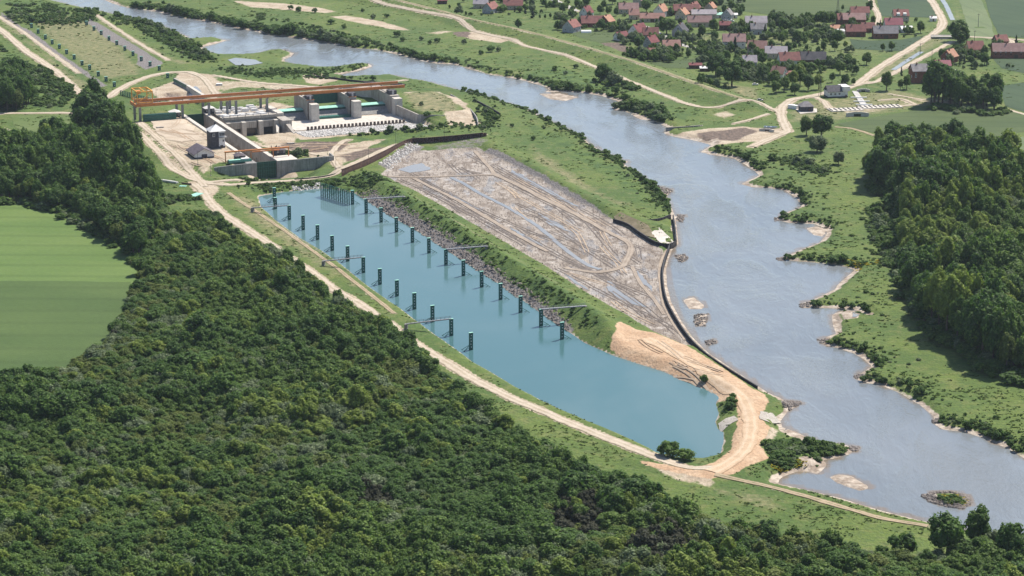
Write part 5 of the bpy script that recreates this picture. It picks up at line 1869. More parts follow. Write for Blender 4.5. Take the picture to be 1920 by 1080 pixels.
kiosk('small dark hip roofed hut left of the lower lock gate', 1.5, -18.6, 5.2, 5.8, 2.6, 1.7, M_SLATE, M_ROOFD)
kiosk('small dark hip roofed hut right of the lower lock gate', -3.0, 7.8, 5.2, 5.8, 2.6, 1.7, M_SLATE, M_ROOFD, 3.2)
kiosk('small white roofed hut under the orange girders left of the lock', -144, -19.6, 5.5, 6.5, 3.0, 1.6, M_SLATE, M_ROOFW)
kiosk('small white roofed hut under the orange girders right of the lock', -146, 3.9, 5.0, 6.0, 3.0, 1.6, M_SLATE, M_ROOFW, 3.1)
sp = works('steel_fin', 'upright rust brown steel plate beside the lock wall', 'plate', -9.5, 4.9, 3.0)
MB().hexa([(-1.6, -.1, -3.5), (1.6, -.1, -3.5), (1.6, .1, -3.5), (-1.6, .1, -3.5)], [(-1.6, -.1, 4.0), (1.6, -.1, 2.0), (1.6, .1, 2.0), (-1.6, .1, 4.0)]).build('plate', M_RUST, sp)
MB().hexa([(1.5, -.1, -3.5), (2.2, 2.5, -3.5), (2.1, 2.6, -3.5), (1.4, .1, -3.5)], [(1.5, -.1, 2.0), (2.2, 2.5, 4.6), (2.1, 2.6, 4.6), (1.4, .1, 2.0)]).build('side_plate', M_RUST, sp)

# ------------------------------------------------------------------ orange crane runway
run = works('crane_runway', 'long pair of orange girders crossing lock, power house and weir', 'crane runway')
for nm, s0, t0, t1 in (('front_girder', -138.0, -46.5, 137), ('back_girder', -152.6, -44, 137.4)):
    g_ = MB()
    g_.box(s0 - .45, s0 + .45, t0, t1, 11.8, 13.4).box(s0 - .7, s0 + .7, t0, t1, 13.4, 13.52).box(s0 - .7, s0 + .7, t0, t1, 11.65, 11.8)
    go_ = g_.build(nm, M_ORANGE, run)
    st_ = MB()
    for k in range(int((t1 - t0) / 3)):
        st_.box(s0 + .45, s0 + .7, t0 + k * 3, t0 + k * 3 + .12, 11.6, 13.4)
    st_.build('stiffener', M_ORANGE, go_)
    MB().box(s0 - .12, s0 + .12, t0, t1, 13.55, 13.75).build('rail', M_STEEL, go_)
    w_ = MB().box(s0 - 2.6, s0 - .8, t0, t1, 13.2, 13.3)
    for k in range(int((t1 - t0) / 4)):
        w_.box(s0 - 2.6, s0 - 2.54, t0 + k * 4, t0 + k * 4 + .06, 13.3, 14.3)
    w_.box(s0 - 2.6, s0 - 2.54, t0, t1, 14.25, 14.32)
    w_.build('footwalk', M_STEEL, go_)
MB().box(-152.6, -138, -46.9, -46.1, 11.6, 13.4).build('end_tie', M_ORANGE, run)
for t in (-46.3, -12, 42, 68, 97.4, 126):
    MB().box(-153, -137.6, t - .3, t + .3, 11.0, 11.5).build('cross_beam', M_CONC_D, run)
for t, zb in ((-44, 2), (-16, 2.6), (1.7, 2.7), (14, 3), (20, 3), (41, 3.4)):
    for s in (-152.6, -138):
        MB().box(s - .7, s + .7, t - .7, t + .7, zb - 2, 11.0).build('column', M_CONC_D, run)
cr = works('gantry_crane', 'open yellow portal crane frame standing on the left end of the orange girders', 'crane', -145.3, -40.5, 13.75)
for s in (-7.3, 7.3):
    for t in (-5, 5):
        MB().bar((s, t, 0), (s, t, 7.5), .55).build('leg', M_YELLOW, cr)
    MB().bar((s, -5, 7.5), (s, 5, 7.5), .55, .7).build('side_beam', M_YELLOW, cr)
    MB().bar((s, -5, .3), (s, 5, .3), .5).build('sill_beam', M_YELLOW, cr)
    MB().bar((s, -5, .5), (s, 5, 7.2), .3).build('brace', M_YELLOW, cr)
for t in (-5, 5):
    MB().bar((-7.3, t, 7.5), (7.3, t, 7.5), .55, .7).build('top_beam', M_YELLOW, cr)
MB().bar((-7.3, 0, 7.5), (7.3, 0, 7.5), .45, .6).build('top_beam', M_YELLOW, cr)
MB().box(-2, 1, -3.5, -1, 5.2, 7.2).build('hoist', M_ORANGE, cr)

sl = works('stoplog_stack', 'stack of long green stop logs under the left end of the girders', 'stop logs', -136, -32, 2.2)
for k in range(3):
    MB().box(-1.2, 1.2, -10.5, 11, k * 1.55 + .1, k * 1.55 + 1.45).build('stop_log', M_GREEN, sl)

# ------------------------------------------------------------------ power house
ph = works('power_house', 'concrete power house block with three dark outlet bays beside the lock', 'power house')
MB().box(-158, -121, 6.8, 43, -9, 2.4).build('base_block', M_CONC, ph)
MB().box(-121, -118.6, 6.8, 41, -1.2, 2.0).build('front_wall', M_CONC, ph)
MB().box(-121.5, -118.0, 6.4, 42, 2.4, 4.2).build('parapet', M_CONC, ph)
for t in (6.8, 17.0, 28.4, 38.8):
    MB().box(-118.6, -113.5, t - .2, t + 2.6, -9.4, 1.2).build('bay_pier', M_CONC_L if t > 10 else M_CONC, ph)
for t in (9.4, 19.8, 31.2):
    MB().box(-116.4, -115.9, t, t + 7.4, -3.2, .9).build('bay_curtain', M_CONC, ph)
    MB().box(-118.5, -116.4, t, t + 7.4, .8, 1.05).build('bay_deck', M_CONC_D, ph)
    MB().box(-118.66, -118.5, t, t + 7.4, -9.2, -3.1).build('bay_shade_sheet', M_DARK, ph)  # dark sheet painted for the shade inside the outlet bay
pk = MB()
gg = random.Random(4)
k = 0
for ru, s in enumerate((-155, -149, -143.5, -133, -127.5, -123.6)):
    for rv, t in enumerate(np.arange(9.5, 40, 6.1)):
        RU = (ru, rv)
        w, d, hh = gg.uniform(2.0, 2.7), gg.uniform(3.6, 5.4), gg.uniform(.5, 2.0)
        o = works('roof_unit', f'white unit on the power house roof, row {NTH[RU[0]]} from the back, {NTH[RU[1]]} from left', 'roof unit', s + gg.uniform(-.4, .4), t + d / 2 - 2, 2.4, 'white units on the power house roof')
        MB().box(-w / 2, w / 2, -d / 2, d / 2, 0, hh).build('casing', M_WHITE, o)
        MB().box(-w / 2 + .3, w / 2 - .3, -d / 2 + .3, d / 2 - .3, hh, hh + .18).build('lid', M_ROOFW, o)
for t in np.arange(10, 42, 5.2):
    MB().box(-118.4, -118.1, t - .15, t + .15, 4.2, 5.6).build('fence_post', M_CONC_D, ph)
MB().box(-118.3, -118.2, 8, 42, 5.3, 5.45).build('fence_rail', M_CONC_D, ph)
# dividing walls between tailrace and weir apron
dv = works('dividing_wall', 'stepped concrete dividing wall between outlet bays and weir apron', 'wall')
MB().box(-150, -121, 43.1, 47.2, -8, 4.0).build('upper_step', M_CONC_L, dv)
MB().box(-120.9, -106, 41.5, 47.8, -8, 2.0).build('middle_step', M_CONC, dv)
MB().hexa([(-106, 43.6, -8), (-84, 41.6, -8), (-84, 43.0, -8), (-106, 46.6, -8)], [(-106, 43.6, -.2), (-84, 41.6, -2.0), (-84, 43.0, -2.0), (-106, 46.6, -.2)]).build('lower_step', M_CONC, dv)
MB().hexa([(-112, 38.9, -9), (-95, 34, -9), (-95, 35.0, -9), (-112, 41.4, -9)], [(-112, 38.9, -1.6), (-95, 34, -3.0), (-95, 35.0, -3.0), (-112, 41.4, -1.6)]).build('tailrace_wall', M_CONC_L, dv)

# ------------------------------------------------------------------ weir
PIERS = [(65.8, 70.6), (95.0, 99.8)]
for i, (t0, t1) in enumerate(PIERS):
    pw = works('weir_pier', ['weir pier nearest to the power house with steel hut on top', 'middle weir pier with steel hut on top beside the raised gate'][i], 'pier', -140, (t0 + t1) / 2, 0)
    w = (t1 - t0) / 2
    MB().box(-18, 11, -w, w, -8, 9.4).build('shaft', M_CONC, pw)
    MB().prism([(15, -w - .25), (20.6, -w - .25), (20.6, w + .25), (15, w + .25)], -8, 8.2).build('front_shaft', M_CONC_L, pw)
    MB().box(11, 15, -w + .5, w - .5, -8, 8.0).build('gate_slot', M_RUST, pw)
    MB().box(-18, 10, -w - .15, w + .15, 9.4, 9.8).build('cap', M_CONC_L, pw)
    for s in (-12.6, 2):
        for t in (-1.4, 1.4):
            MB().box(s - .6, s + .6, t - .5, t + .5, 9.8, 11.0).build('bearing', M_CONC_D, pw)
    hb = MB().box(4.6, 10.4, -w + .2, w - .2, 9.8, 12.0).build('machine_hut', M_SLATE, pw)
    MB().box(10.4, 10.5, -.6, .6, 9.8, 12.0).build('hut_panel', M_STEEL, pw)
    MB().box(9.8, 10.6, -w - .2, w + .2, 9.3, 9.8).build('beam', M_ORANGE, pw)
ab = works('weir_abutment', 'right weir abutment with long retaining wall around the earth bank', 'abutment', -140, 126, 0)
MB().box(-26, 14, -3, 3, -8, 9.0).build('shaft', M_CONC, ab)
MB().box(14, 20.5, -2.6, 2.8, -8, 8.0).build('front_shaft', M_CONC_L, ab)
MB().box(4, 10, -2.6, 2.6, 9.0, 11.6).build('machine_hut', M_SLATE, ab)
MB().box(10, 10.1, -.7, .7, 9.0, 11.6).build('hut_panel', M_STEEL, ab)
MB().hexa([(20, -2.4, -8), (20, -1.6, -8), (50.5, 3.4, -8), (50, 2.4, -8)], [(20, -2.4, 4.2), (20, -1.6, 4.2), (50.5, 3.4, 2.6), (50, 2.4, 2.6)]).build('retaining_wall', M_CONC, ab)
MB().hexa([(50, 2.4, -6), (50.5, 3.4, -6), (59, 18, -3), (58, 18, -3)], [(50, 2.4, 2.6), (50.5, 3.4, 2.6), (59, 18, 2.4), (58, 18, 2.4)]).build('return_wall', M_CONC_D, ab)
MB().hexa([(-26, -3, -6), (-26, -2, -6), (-60, -14, -6), (-60, -15, -6)], [(-26, -3, 8), (-26, -2, 8), (-60, -14, 3), (-60, -15, 3)]).build('upstream_wall', M_CONC_L, ab)
for i, (t0, t1) in enumerate(((47.3, 65.7), (70.7, 94.9), (99.9, 123))):
    gt_ = works('weir_gate', ['lowered green weir gate beside the power house', 'green weir gate in the middle bay with the tall raised plate behind', 'lowered green weir gate beside the right abutment'][i], 'gate', -140, (t0 + t1) / 2, 0)
    w = (t1 - t0) / 2
    MB().hexa([(1, -w, -8), (14, -w, -8), (14, w, -8), (1, w, -8)], [(1, -w, 1.4), (10, -w, -3.0), (10, w, -3.0), (1, w, 1.4)]).build('sill', M_CONC_D, gt_)
    MB().hexa([(-3, -w, 1.4), (2.4, -w, 1.0), (2.4, w, 1.0), (-3, w, 1.4)], [(-3, -w, 2.3), (2.4, -w, 1.7), (2.4, w, 1.7), (-3, w, 2.3)]).build('flap', M_TEAL, gt_)
    MB().box(2.4, 2.9, -w, w, .2, 1.5).build('flap_edge', M_GREEN_D, gt_)
    if i == 1:
        MB().box(-14, -13.4, -w, w, 2.0, 8.6).build('raised_plate', M_GREEN, gt_)
        MB().box(10.5, 14.5, -w, w, -4, -1.6).build('lower_leaf', M_GREEN, gt_)
ap = works('stilling_apron', 'pale flat concrete apron below the weir', 'apron')
for i in range(7):
    for j in range(2):
        MB().box(-126 + j * 15.1, -111 + j * 15.1, 46.9 + i * 11.1, 57.9 + i * 11.1, -5, -3.02).build('slab', M_CONC_L, ap)
for k in range(27):
    o = works('baffle_block', f'{NTH[k]} from left of the brown baffle blocks across the weir apron', 'block', -94.5, 55 + k * 2.52, -3.1, 'baffle blocks across the apron')
    MB().hexa([(-.9, -.75, -.4), (1.0, -.75, -.4), (1.0, .75, -.4), (-.9, .75, -.4)], [(-.5, -.6, 2.2), (.5, -.6, 2.2), (.5, .6, 2.2), (-.5, .6, 2.2)]).build('block', M_BAFFLE, o)


# riprap: loose stones, far too many to count
def stones(name, pts, size, mat, label, seed=1, flat=.6):
    g = np.random.default_rng(seed)
    n = len(pts)
    base = np.array([(-1, -1, -1), (1, -1, -1), (1, 1, -1), (-1, 1, -1), (-.7, -.7, 1), (.7, -.7, 1), (.7, .7, 1), (-.7, .7, 1)], float)
    V = base[None] * g.uniform(.6, 1.3, (n, 8, 3)) * np.array([1, 1, flat])
    V = V * (size * g.uniform(.5, 1.4, (n, 1, 1)) * .5)
    a = g.uniform(0, 6.28, n)
    c, s = np.cos(a), np.sin(a)
    Xr = V[..., 0] * c[:, None] - V[..., 1] * s[:, None]
    Yr = V[..., 0] * s[:, None] + V[..., 1] * c[:, None]
    V = np.stack([Xr, Yr, V[..., 2]], -1) + np.column_stack([pts, H(pts[:, 0], pts[:, 1]) + size * .12])[:, None, :]
    F = np.array([(4, 5, 6, 7), (0, 1, 5, 4), (1, 2, 6, 5), (2, 3, 7, 6), (3, 0, 4, 7)])
    F = (F[None] + (np.arange(n) * 8)[:, None, None]).reshape(-1, 4)
    return tag(link(name, np_mesh(name, V.reshape(-1, 3), F, mat)), label, None, None, 'stuff')


def scatter_poly(poly, n, seed):
    g = np.random.default_rng(seed)
    p = np.asarray(poly, float)
    a = g.uniform(p[:, 0].min(), p[:, 0].max(), n * 4)
    b = g.uniform(p[:, 1].min(), p[:, 1].max(), n * 4)
    k = inside(a, b, p)
    return np.column_stack([a[k], b[k]])[:n]


stones('rock_apron', scatter_poly(WW([(-92, 44), (-92, 122), (-78, 132), (-72, 130), (-74, 90), (-72, 46)]), 2600, 3), 1.25, M_STONE, 'pale loose rock apron below the baffle blocks', 3)
stones('basin_riprap', scatter_poly(PP([(668, 362), (692, 378), (730, 403), (780, 431), (830, 463), (880, 496), (960, 550), (1022, 592), (1064, 619), (1074, 611), (1030, 577), (965, 533), (890, 480), (840, 448), (790, 416), (740, 388), (703, 366)], -1.2), 3600, 5), 1.0, M_STONE_P, 'mauve riprap along the right side of the basin', 5)
_ri = scatter_poly(grow(ROCK_ISLE, .3), 900, 9)
_ri = _ri[sdf(_ri[:, 0], _ri[:, 1], ROCK_ISLE, 50) > -3.2]
rk = np.vstack([_ri] + [scatter_poly(L, 70, 11 + i) for i, L in enumerate(ROCKS_IN_WATER)]
               + [scatter_poly(PP([(u - 8, v - 3), (u + 10, v - 4), (u + 12, v + 3), (u - 6, v + 4)], WL), 45, 40 + i)
                  for i, (u, v) in enumerate(((1464, 486), (1506, 573), (1542, 640), (1610, 706), (1458, 411), (1600, 842), (1756, 790), (1475, 760), (1490, 755)))])
stones('river_rocks', rk, 1.1, M_STONE_P, 'dark rocks around the island and groyne tips in the river', 6)
stones('bank_rubble', np.vstack([scatter_poly(PP([(545, 352), (600, 346), (612, 354), (560, 358)], -1), 160, 61), scatter_poly(PP([(710, 306), (770, 268), (790, 272), (730, 316)], 0), 230, 64)]), 1.1, M_STONE, 'pale rubble tipped on the banks', 7)

# ------------------------------------------------------------------ guide walls upstream
gw = thing('guide_wall', 'tall concrete guide wall with green top band upstream of the lock', 'wall', (0, 0, 0))
A_, B_ = P(327, 146, 3), P(352, 159, 3)
C_ = P(352, 196, 2)
d = Vector((B_[0] - A_[0], B_[1] - A_[1], 0)).normalized()
nn = Vector((-d.y, d.x, 0))
MB().bar((*A_, -2), (*B_, -2), 1.6, 9.8).build('wall', M_CONC, gw)
MB().bar((A_[0] - nn.x * -.85, A_[1] - nn.y * -.85, 1.7) if nn.y < 0 else (A_[0] - nn.x * .85, A_[1] - nn.y * .85, 1.7), (B_[0] - nn.x * .85, B_[1] - nn.y * .85, 1.7) if nn.y >= 0 else (B_[0] + nn.x * .85, B_[1] + nn.y * .85, 1.7), .2, 2.0).build('fender_band', M_GREEN, gw)
MB().bar((*B_, -2), (B_[0] + WORKS['u'][0] * 40, B_[1] + WORKS['u'][1] * 40, -2), 2.2, 9.8).build('wall_end', M_CONC_L, gw)

# ------------------------------------------------------------------ mooring dolphins
DOLPH_H = 7.9


def dolphin_proto(height, braces=True):
    """two box piles with rungs between, white cap, two raking struts towards the bank (-Y local)"""
    root = thing('mooring_dolphin', 'proto', 'mooring dolphin')
    for x in (-.62, .62):
        kid(MB().box(x - .27, x + .27, -.35, .35, -5, height).build('pile', M_GREEN, root))
    r = MB().box(-.36, .36, -.06, .06, -2, height)
    for k in range(int(height / 1.35)):
        z = .7 + k * 1.35
        r.box(-.36, .36, -.2, .2, z, z + .3)
    kid(r.build('ladder', M_GREEN, root))
    s = MB()
    for k in range(int(height / 1.35)):
        z = 1.12 + k * 1.35
        s.box(-.30 + .22 * (k % 2), .12 + .22 * (k % 2), -.30, -.22, z + .0, z + .42).box(-.30 + .22 * (k % 2), .12 + .22 * (k % 2), .22, .30, z + .0, z + .42)
    kid(s.build('bollard_plate', M_WHITE, root))
    kid(MB().box(-.98, .98, -.5, .5, height, height + .18).build('cap', M_TEAL, root))
    if braces:
        for y in (-1, 1):
            kid(MB().tube((.7, y * .25, 2.2), (4.6, y * 1.7, -.4), .13, .13, 6).build('strut', M_GREEN, root))
        kid(MB().tube((.7, 0, .9), (4.2, 0, -.4), .10, .10, 6).build('strut', M_GREEN, root))
    return root


LEFT_ROW = [(542, 385.5), (568, 404), (595, 422), (622.5, 442), (651.5, 461.5), (681, 482.5), (712, 504), (744, 525.5), (776.75, 549.5), (810.75, 573), (846, 598), (883, 624)]
RIGHT_ROW = [(686.25, 373), (714.25, 390), (743, 408), (773, 427), (804, 446.5), (836, 467.5), (868.75, 488), (903, 509), (938.5, 531.75), (976, 555.5), (1014.5, 580), (1054, 604.5)]
ORD = ['uppermost', 'second', 'third', 'fourth', 'fifth', 'sixth', 'seventh', 'eighth', 'ninth', 'tenth', 'eleventh', 'lowest']
dp = dolphin_proto(DOLPH_H)
first = True
DL, DR = [], []
row_dir = math.atan2(-.9246, .3809)
for side, row in (('left', LEFT_ROW), ('right', RIGHT_ROW)):
    for i, (u, v) in enumerate(row):
        x, y = P(u, v, DOLPH_H + WL)
        o = dp if first else copy_tree(dp)
        first = False
        o.location = (x, y, WL)
        o.rotation_euler.z = {'right': rad(22), 'left': rad(202)}[side]      # struts rake towards the bank
        tail = {0: ' carrying a footbridge', 5: ' carrying a footbridge', 10: ' carrying a footbridge'}.get(i, '')
        tag(o, f'{ORD[i]} green steel mooring dolphin of the {side} row in the basin{tail}', 'mooring dolphin', f'mooring dolphins of the {side} row')
        (DL if side == 'left' else DR).append((x, y))
# the corner pair at the head of the basin
x, y = P(516, 372, 6 + WL)
o = copy_tree(dp)
o.location = (x, y, WL - 1.5)
o.rotation_euler.z = rad(202)
tag(o, 'green mooring dolphin alone at the head of the basin behind the first footbridge', 'mooring dolphin', 'mooring dolphins at the head of the basin')
x, y = P(514, 352, 6)
o = copy_tree(dp)
o.location = (x, y, -2.0)
o.rotation_euler.z = rad(202)
tag(o, 'slender green marker pile on the bank at the head of the basin', 'mooring dolphin', 'mooring dolphins at the head of the basin')

# footbridges from bank to dolphin tops
for side, row, ii, ends in (('left', DL, (0, 5, 10), ((474, 389), (607, 489), (762, 607))), ('right', DR, (0, 5, 10), ((757, 368), (912, 461), (1097, 573)))):
    for q, (i, (u, v)) in enumerate(zip(ii, ends)):
        x0, y0 = row[i]
        zt = WL + DOLPH_H + .2
        ez = 2.6 if side == 'left' else 5.6
        x1, y1 = P(u, v, ez)
        root = thing('footbridge', f'{["upper", "middle", "lower"][q]} grey steel footbridge on the {side} side of the basin', 'footbridge', (x1, y1, ez - .3), math.atan2(y0 - y1, x0 - x1), f'footbridges on the {side} side of the basin')
        L = math.hypot(x0 - x1, y0 - y1)
        rise = zt - ez + .3
        MB().bar((0, 0, .3), (L, 0, rise), 1.1, .18).build('deck', M_STEEL_D, root)
        for s in (-.55, .55):
            MB().bar((0, s, .15), (L, s, rise - .15), .12, .34).build('edge_beam', M_STEEL_D, root)
            rb = MB()
            for k in range(int(L / 2) + 1):
                a = min(1, k * 2 / L)
                z = .3 + (rise - .3) * a
                rb.box(a * L - .03, a * L + .03, s - .03, s + .03, z, z + 1.1)
            rb.bar((0, s, 1.4), (L, s, rise + 1.1), .05)
            rb.bar((0, s, .85), (L, s, rise + .55), .03)
            rb.build('railing', M_RUST if side == 'left' else M_STEEL_D, root)
        MB().box(-.8, .5, -1, 1, -2.5, .25).build('abutment', M_CONC_D, root)


# lattice guide fence at the head of the basin and its twin upstream
def lattice(label, A, B, n, rows, height, zb):
    L = math.hypot(B[0] - A[0], B[1] - A[1])
    r = thing('guide_fence', label, 'guide fence', (A[0], A[1], zb), math.atan2(B[1] - A[1], B[0] - A[0]))
    pm = MB().box(-.18, .18, -.2, .2, -3, height + .3).mesh('post', M_GREEN)
    for k in range(n):
        link('post', pm, r, (L * k / (n - 1), 0, 0))
    rm = MB().box(0, L, .2, .38, -.14, .14).mesh('rail', M_GREEN)
    for k in range(rows):
        link('rail', rm, r, (0, 0, .5 + (height - .4) * k / (rows - 1)))
    return r


lattice('green lattice guide fence standing in the basin head', P(602, 368, WL), P(655, 384, WL), 14, 10, 7.6, WL)
x, y = P(661, 383, WL)
o = copy_tree(dp)
o.location = (x, y, WL)
o.rotation_euler.z = rad(22)
tag(o, 'green mooring dolphin ending the lattice guide fence', 'mooring dolphin', 'mooring dolphins at the head of the basin')
lattice('low green lattice fence behind the yellow crane frame', P(226, 178, 0), P(300, 197, 0), 18, 5, 3.4, -.5)

# silted upper basin: shorter dolphins standing in the grass
up = dolphin_proto(3.6, False)
UPL = [(237, 213), (287, 254), (341, 296), (392, 332), (446, 366), (500, 407), (557, 448), (616, 492), (673, 526), (738, 574), (796, 612), (858, 652)]
UPR = [(650, 194), (705, 232), (760, 264), (818, 306), (876, 340), (937, 380), (998, 420), (1060, 462), (1126, 500), (1195, 530), (1258, 586)]
first = True
for side, row in (('left', UPL), ('right', UPR)):
    for i, (u, v) in enumerate(row):
        x, y = P(u / 4, v / 4, -.2)
        o = up if first else copy_tree(up)
        first = False
        o.location = (x, y, h1(x, y) - .2)
        o.scale = (1.15, 1.15, 1)
        o.rotation_euler.z = rad(22 if side == 'right' else 202)
        w_ = ORD[i] if i < 11 or side == 'left' else 'lowest'
        tag(o, f'{w_} short green dolphin of the {side} row standing in grass upstream', 'mooring dolphin', f'short dolphins of the {side} row in the silted upper basin')


# ------------------------------------------------------------------ sheet pile walls
def sheet_wall(label, line, z0, z1, mat, name='sheet_pile_wall', pitch=1.3):
    c = spline(line, 3.0)
    seg = np.linalg.norm(np.diff(c, axis=0), axis=1)
    L = np.concatenate([[0], np.cumsum(seg)])
    n = int(L[-1] / (pitch / 4))
    q = np.linspace(0, L[-1], n)
    px_, py_ = np.interp(q, L, c[:, 0]), np.interp(q, L, c[:, 1])
    tx_, ty_ = np.gradient(px_), np.gradient(py_)
    ln = np.hypot(tx_, ty_)
    nx_, ny_ = -ty_ / ln, tx_ / ln
    zig = np.array([-.22, -.22, .22, .22])[np.arange(n) % 4]
    zz1 = np.interp(q / L[-1], np.linspace(0, 1, len(z1)), z1) if hasattr(z1, '__len__') else np.full(n, z1)
    zz0 = np.full(n, z0)
    th = .07
    V = []
    for off in (-th, th):
        V += [np.stack([px_ + nx_ * (zig + off), py_ + ny_ * (zig + off), zz0], 1), np.stack([px_ + nx_ * (zig + off), py_ + ny_ * (zig + off), zz1], 1)]
    V = np.vstack(V)
    i = np.arange(n - 1)
    F = np.vstack([np.stack([i, i + 1, n + i + 1, n + i], 1), np.stack([2 * n + i + 1, 2 * n + i, 3 * n + i, 3 * n + i + 1], 1), np.stack([n + i, n + i + 1, 3 * n + i + 1, 3 * n + i], 1)])
    r = thing(name, label, 'wall', (float(px_[0]), float(py_[0]), z0))
    V = V - np.array([px_[0], py_[0], z0])
    link('sheet_piles', np_mesh('sheet_piles', V, F, mat), r)
    m = max(2, n // 8)
    cb = MB()
    for k in range(0, n - 9, 8):
        cb.bar((px_[k] - px_[0], py_[k] - py_[0], zz1[k] - z0 + .1), (px_[k + 8] - px_[0], py_[k + 8] - py_[0], zz1[k + 8] - z0 + .1), .62, .2)
    cb.build('capping_beam', mat, r)
    return r


sheet_wall('long black sheet pile wall curving between drained mud and river', PP([(1255, 462), (1248, 482), (1243, 504), (1244, 535), (1251, 566), (1269, 600), (1291, 632), (1321, 662), (1369, 695), (1421, 727)], .4), -4, .9, M_BLACK)
sheet_wall('dark sheet pile wall around the concrete tip of the grassy point', PP([(1150, 412), (1175, 420), (1200, 437), (1230, 455), (1255, 459), (1268, 452)], .6), -4, 1.0, M_BLACK)
sheet_wall('low black sheet pile wall on the river side of the grassy tip', PP([(1268, 452), (1266, 430), (1262, 404)], .4), -4, .8, M_BLACK)
sheet_wall('rust brown sheet pile wall beside the upper road above the drained mud', PP([(640, 320), (680, 304), (720, 285), (765, 263), (800, 260), (850, 256), (912, 250)], 3.4), -2, 3.9, M_RUST)
sheet_wall('low dark sheet pile line running down to the lower lock wing wall', PP([(552, 334), (580, 332), (612, 328), (640, 321)], 1), -3, .5, M_BLACK)
sheet_wall('low dark curved retaining edge in the grass of the point', PP([(1202, 411), (1220, 413), (1240, 410), (1258, 403)], 1.0), -2, 1.3, M_BLACK)
sheet_wall('dark low sheet pile line along the bank above the weir', PP([(572, 141), (620, 145), (660, 150), (705, 154), (760, 157)], 1), -2, 1.0, M_BLACK)
sheet_wall('dark stepped edge around the earth bank right of the weir', PP([(845, 178), (862, 188), (880, 204), (893, 220), (896, 232)], 1.5), -2, 1.9, M_CONC_D)
sheet_wall('short dark sheet pile edge in the bushes of the point', PP([(890, 187), (915, 200), (938, 213)], 1), -2, 1.2, M_BLACK)
sheet_wall('low sandstone coloured river wall at the landing', PP([(1248, 241), (1270, 240), (1300, 238), (1318, 236)], 0), -4, .6, M_CONC)
# concrete slip on the tip of the point
patch('concrete_slip', PP([(1222, 437), (1236, 432), (1268, 449), (1266, 454), (1252, 457), (1236, 453)], .6), M_CONC_L, 'pale concrete slab on the tip of the grassy point', .3, 4, .3, 4)
patch('concrete_slip', PP([(1150, 406), (1163, 404), (1190, 416), (1215, 428), (1232, 446), (1200, 436), (1170, 420)], .6), mottled('mossy_slab', (.14, .12, .07), (.22, .18, .12), .3), 'mossy sloping slab beside the black wall', .3, 4, .3, 4)

patch('rubble_slip', PP([(1346, 792), (1378, 786), (1384, 796), (1350, 806)], -1), M_CONC, 'pale stone facing on the basin end beside the sand road', .25, 3, .5, 3)
patch('rubble_slip', PP([(1424, 780), (1450, 778), (1464, 790), (1440, 798), (1424, 794)], -1), M_CONC, 'pale stone facing on the river side of the sand road', .25, 3, .6, 3)

# oddments on the works
pp = thing('pipe_pile', 'heap of white pipes lying beside the track junction at the wood', 'pipes', (*P(320, 342), h1(*P(320, 342))), rad(-32))
for k in range(6):
    MB().tube((-6 + (k % 3) * .5, -1.4 + (k % 4) * .8, .35 + (k // 4) * .6), (5.5 - (k % 2), -1.4 + (k % 4) * .8, .35 + (k // 4) * .6), .36, .36, 8).build('pipe', M_PIPE, pp)
o = thing('rusty_pipe', 'single dark rusty pipe beside the track junction', 'pipe', (*P(350, 346), h1(*P(350, 346))), rad(-30))
MB().tube((-3.4, 0, .4), (3.4, 0, .4), .42, .42, 10).build('pipe', M_RUST, o)
MB().tube((-3.45, 0, .4), (3.45, 0, .4), .34, .34, 10).build('bore_shade', M_DARK, o)  # solid core coloured dark for the shade inside the pipe
o = thing('roofing_sheets', 'pale green stack of sheets lying on the grass below the junction', 'sheets', (*P(367, 366), h1(*P(367, 366)) + .1), rad(-25))
for k in range(4):
    MB().box(-2.3 + k * 1.2, -1.2 + k * 1.2, -4.5, 4.5, .1, .28 + .03 * k).build('sheet', M_TEAL, o)
o = thing('green_crate', 'small flat green pallet on the grass beside the rusty pipe', 'pallet', (*P(343, 350), h1(*P(343, 350))), rad(-10))
for k in range(5):
    MB().box(-2, 2, -1.4 + k * .6, -.95 + k * .6, .25, .36).build('board', M_TEAL, o)
MB().box(-1.9, -1.6, -1.4, 1.4, 0, .25).box(1.6, 1.9, -1.4, 1.4, 0, .25).build('runner', M_TEAL, o)
for u, v, z, hh, lab in ((742, 270, 2.2, 8.5, 'lamp post behind the brown sheet pile wall at its bend'), (833, 254, 2.2, 7.5, 'thin lamp post behind the far end of the brown sheet pile wall'), (691, 296, 2.2, 7, 'thin lamp post at the middle of the brown sheet pile wall'),
                         (371, 308, 2.2, 8, 'lamp post at the fork of tracks before the lock house'), (395, 325, 1.5, 8, 'thin lamp post left of the wing wall'), (630, 322, 0, 7.5, 'thin lamp post beside the track under the wing wall'), (293, 185, 1, 7, 'thin lamp post beside the guide wall mound')):
    x, y = P(u, v, z)
    o = thing('lamp_post', lab, 'lamp post', (x, y, h1(x, y)))
    MB().tube((0, 0, -.5), (0, 0, hh), .12, .08, 6).build('pole', M_SLATE, o)
    MB().box(-.15, 1.3, -.12, .12, hh - .05, hh + .1).build('lamp_head', M_SLATE, o)
    MB().box(-.4, .4, -.4, .4, -.4, .35).build('footing', M_CONC_D, o)

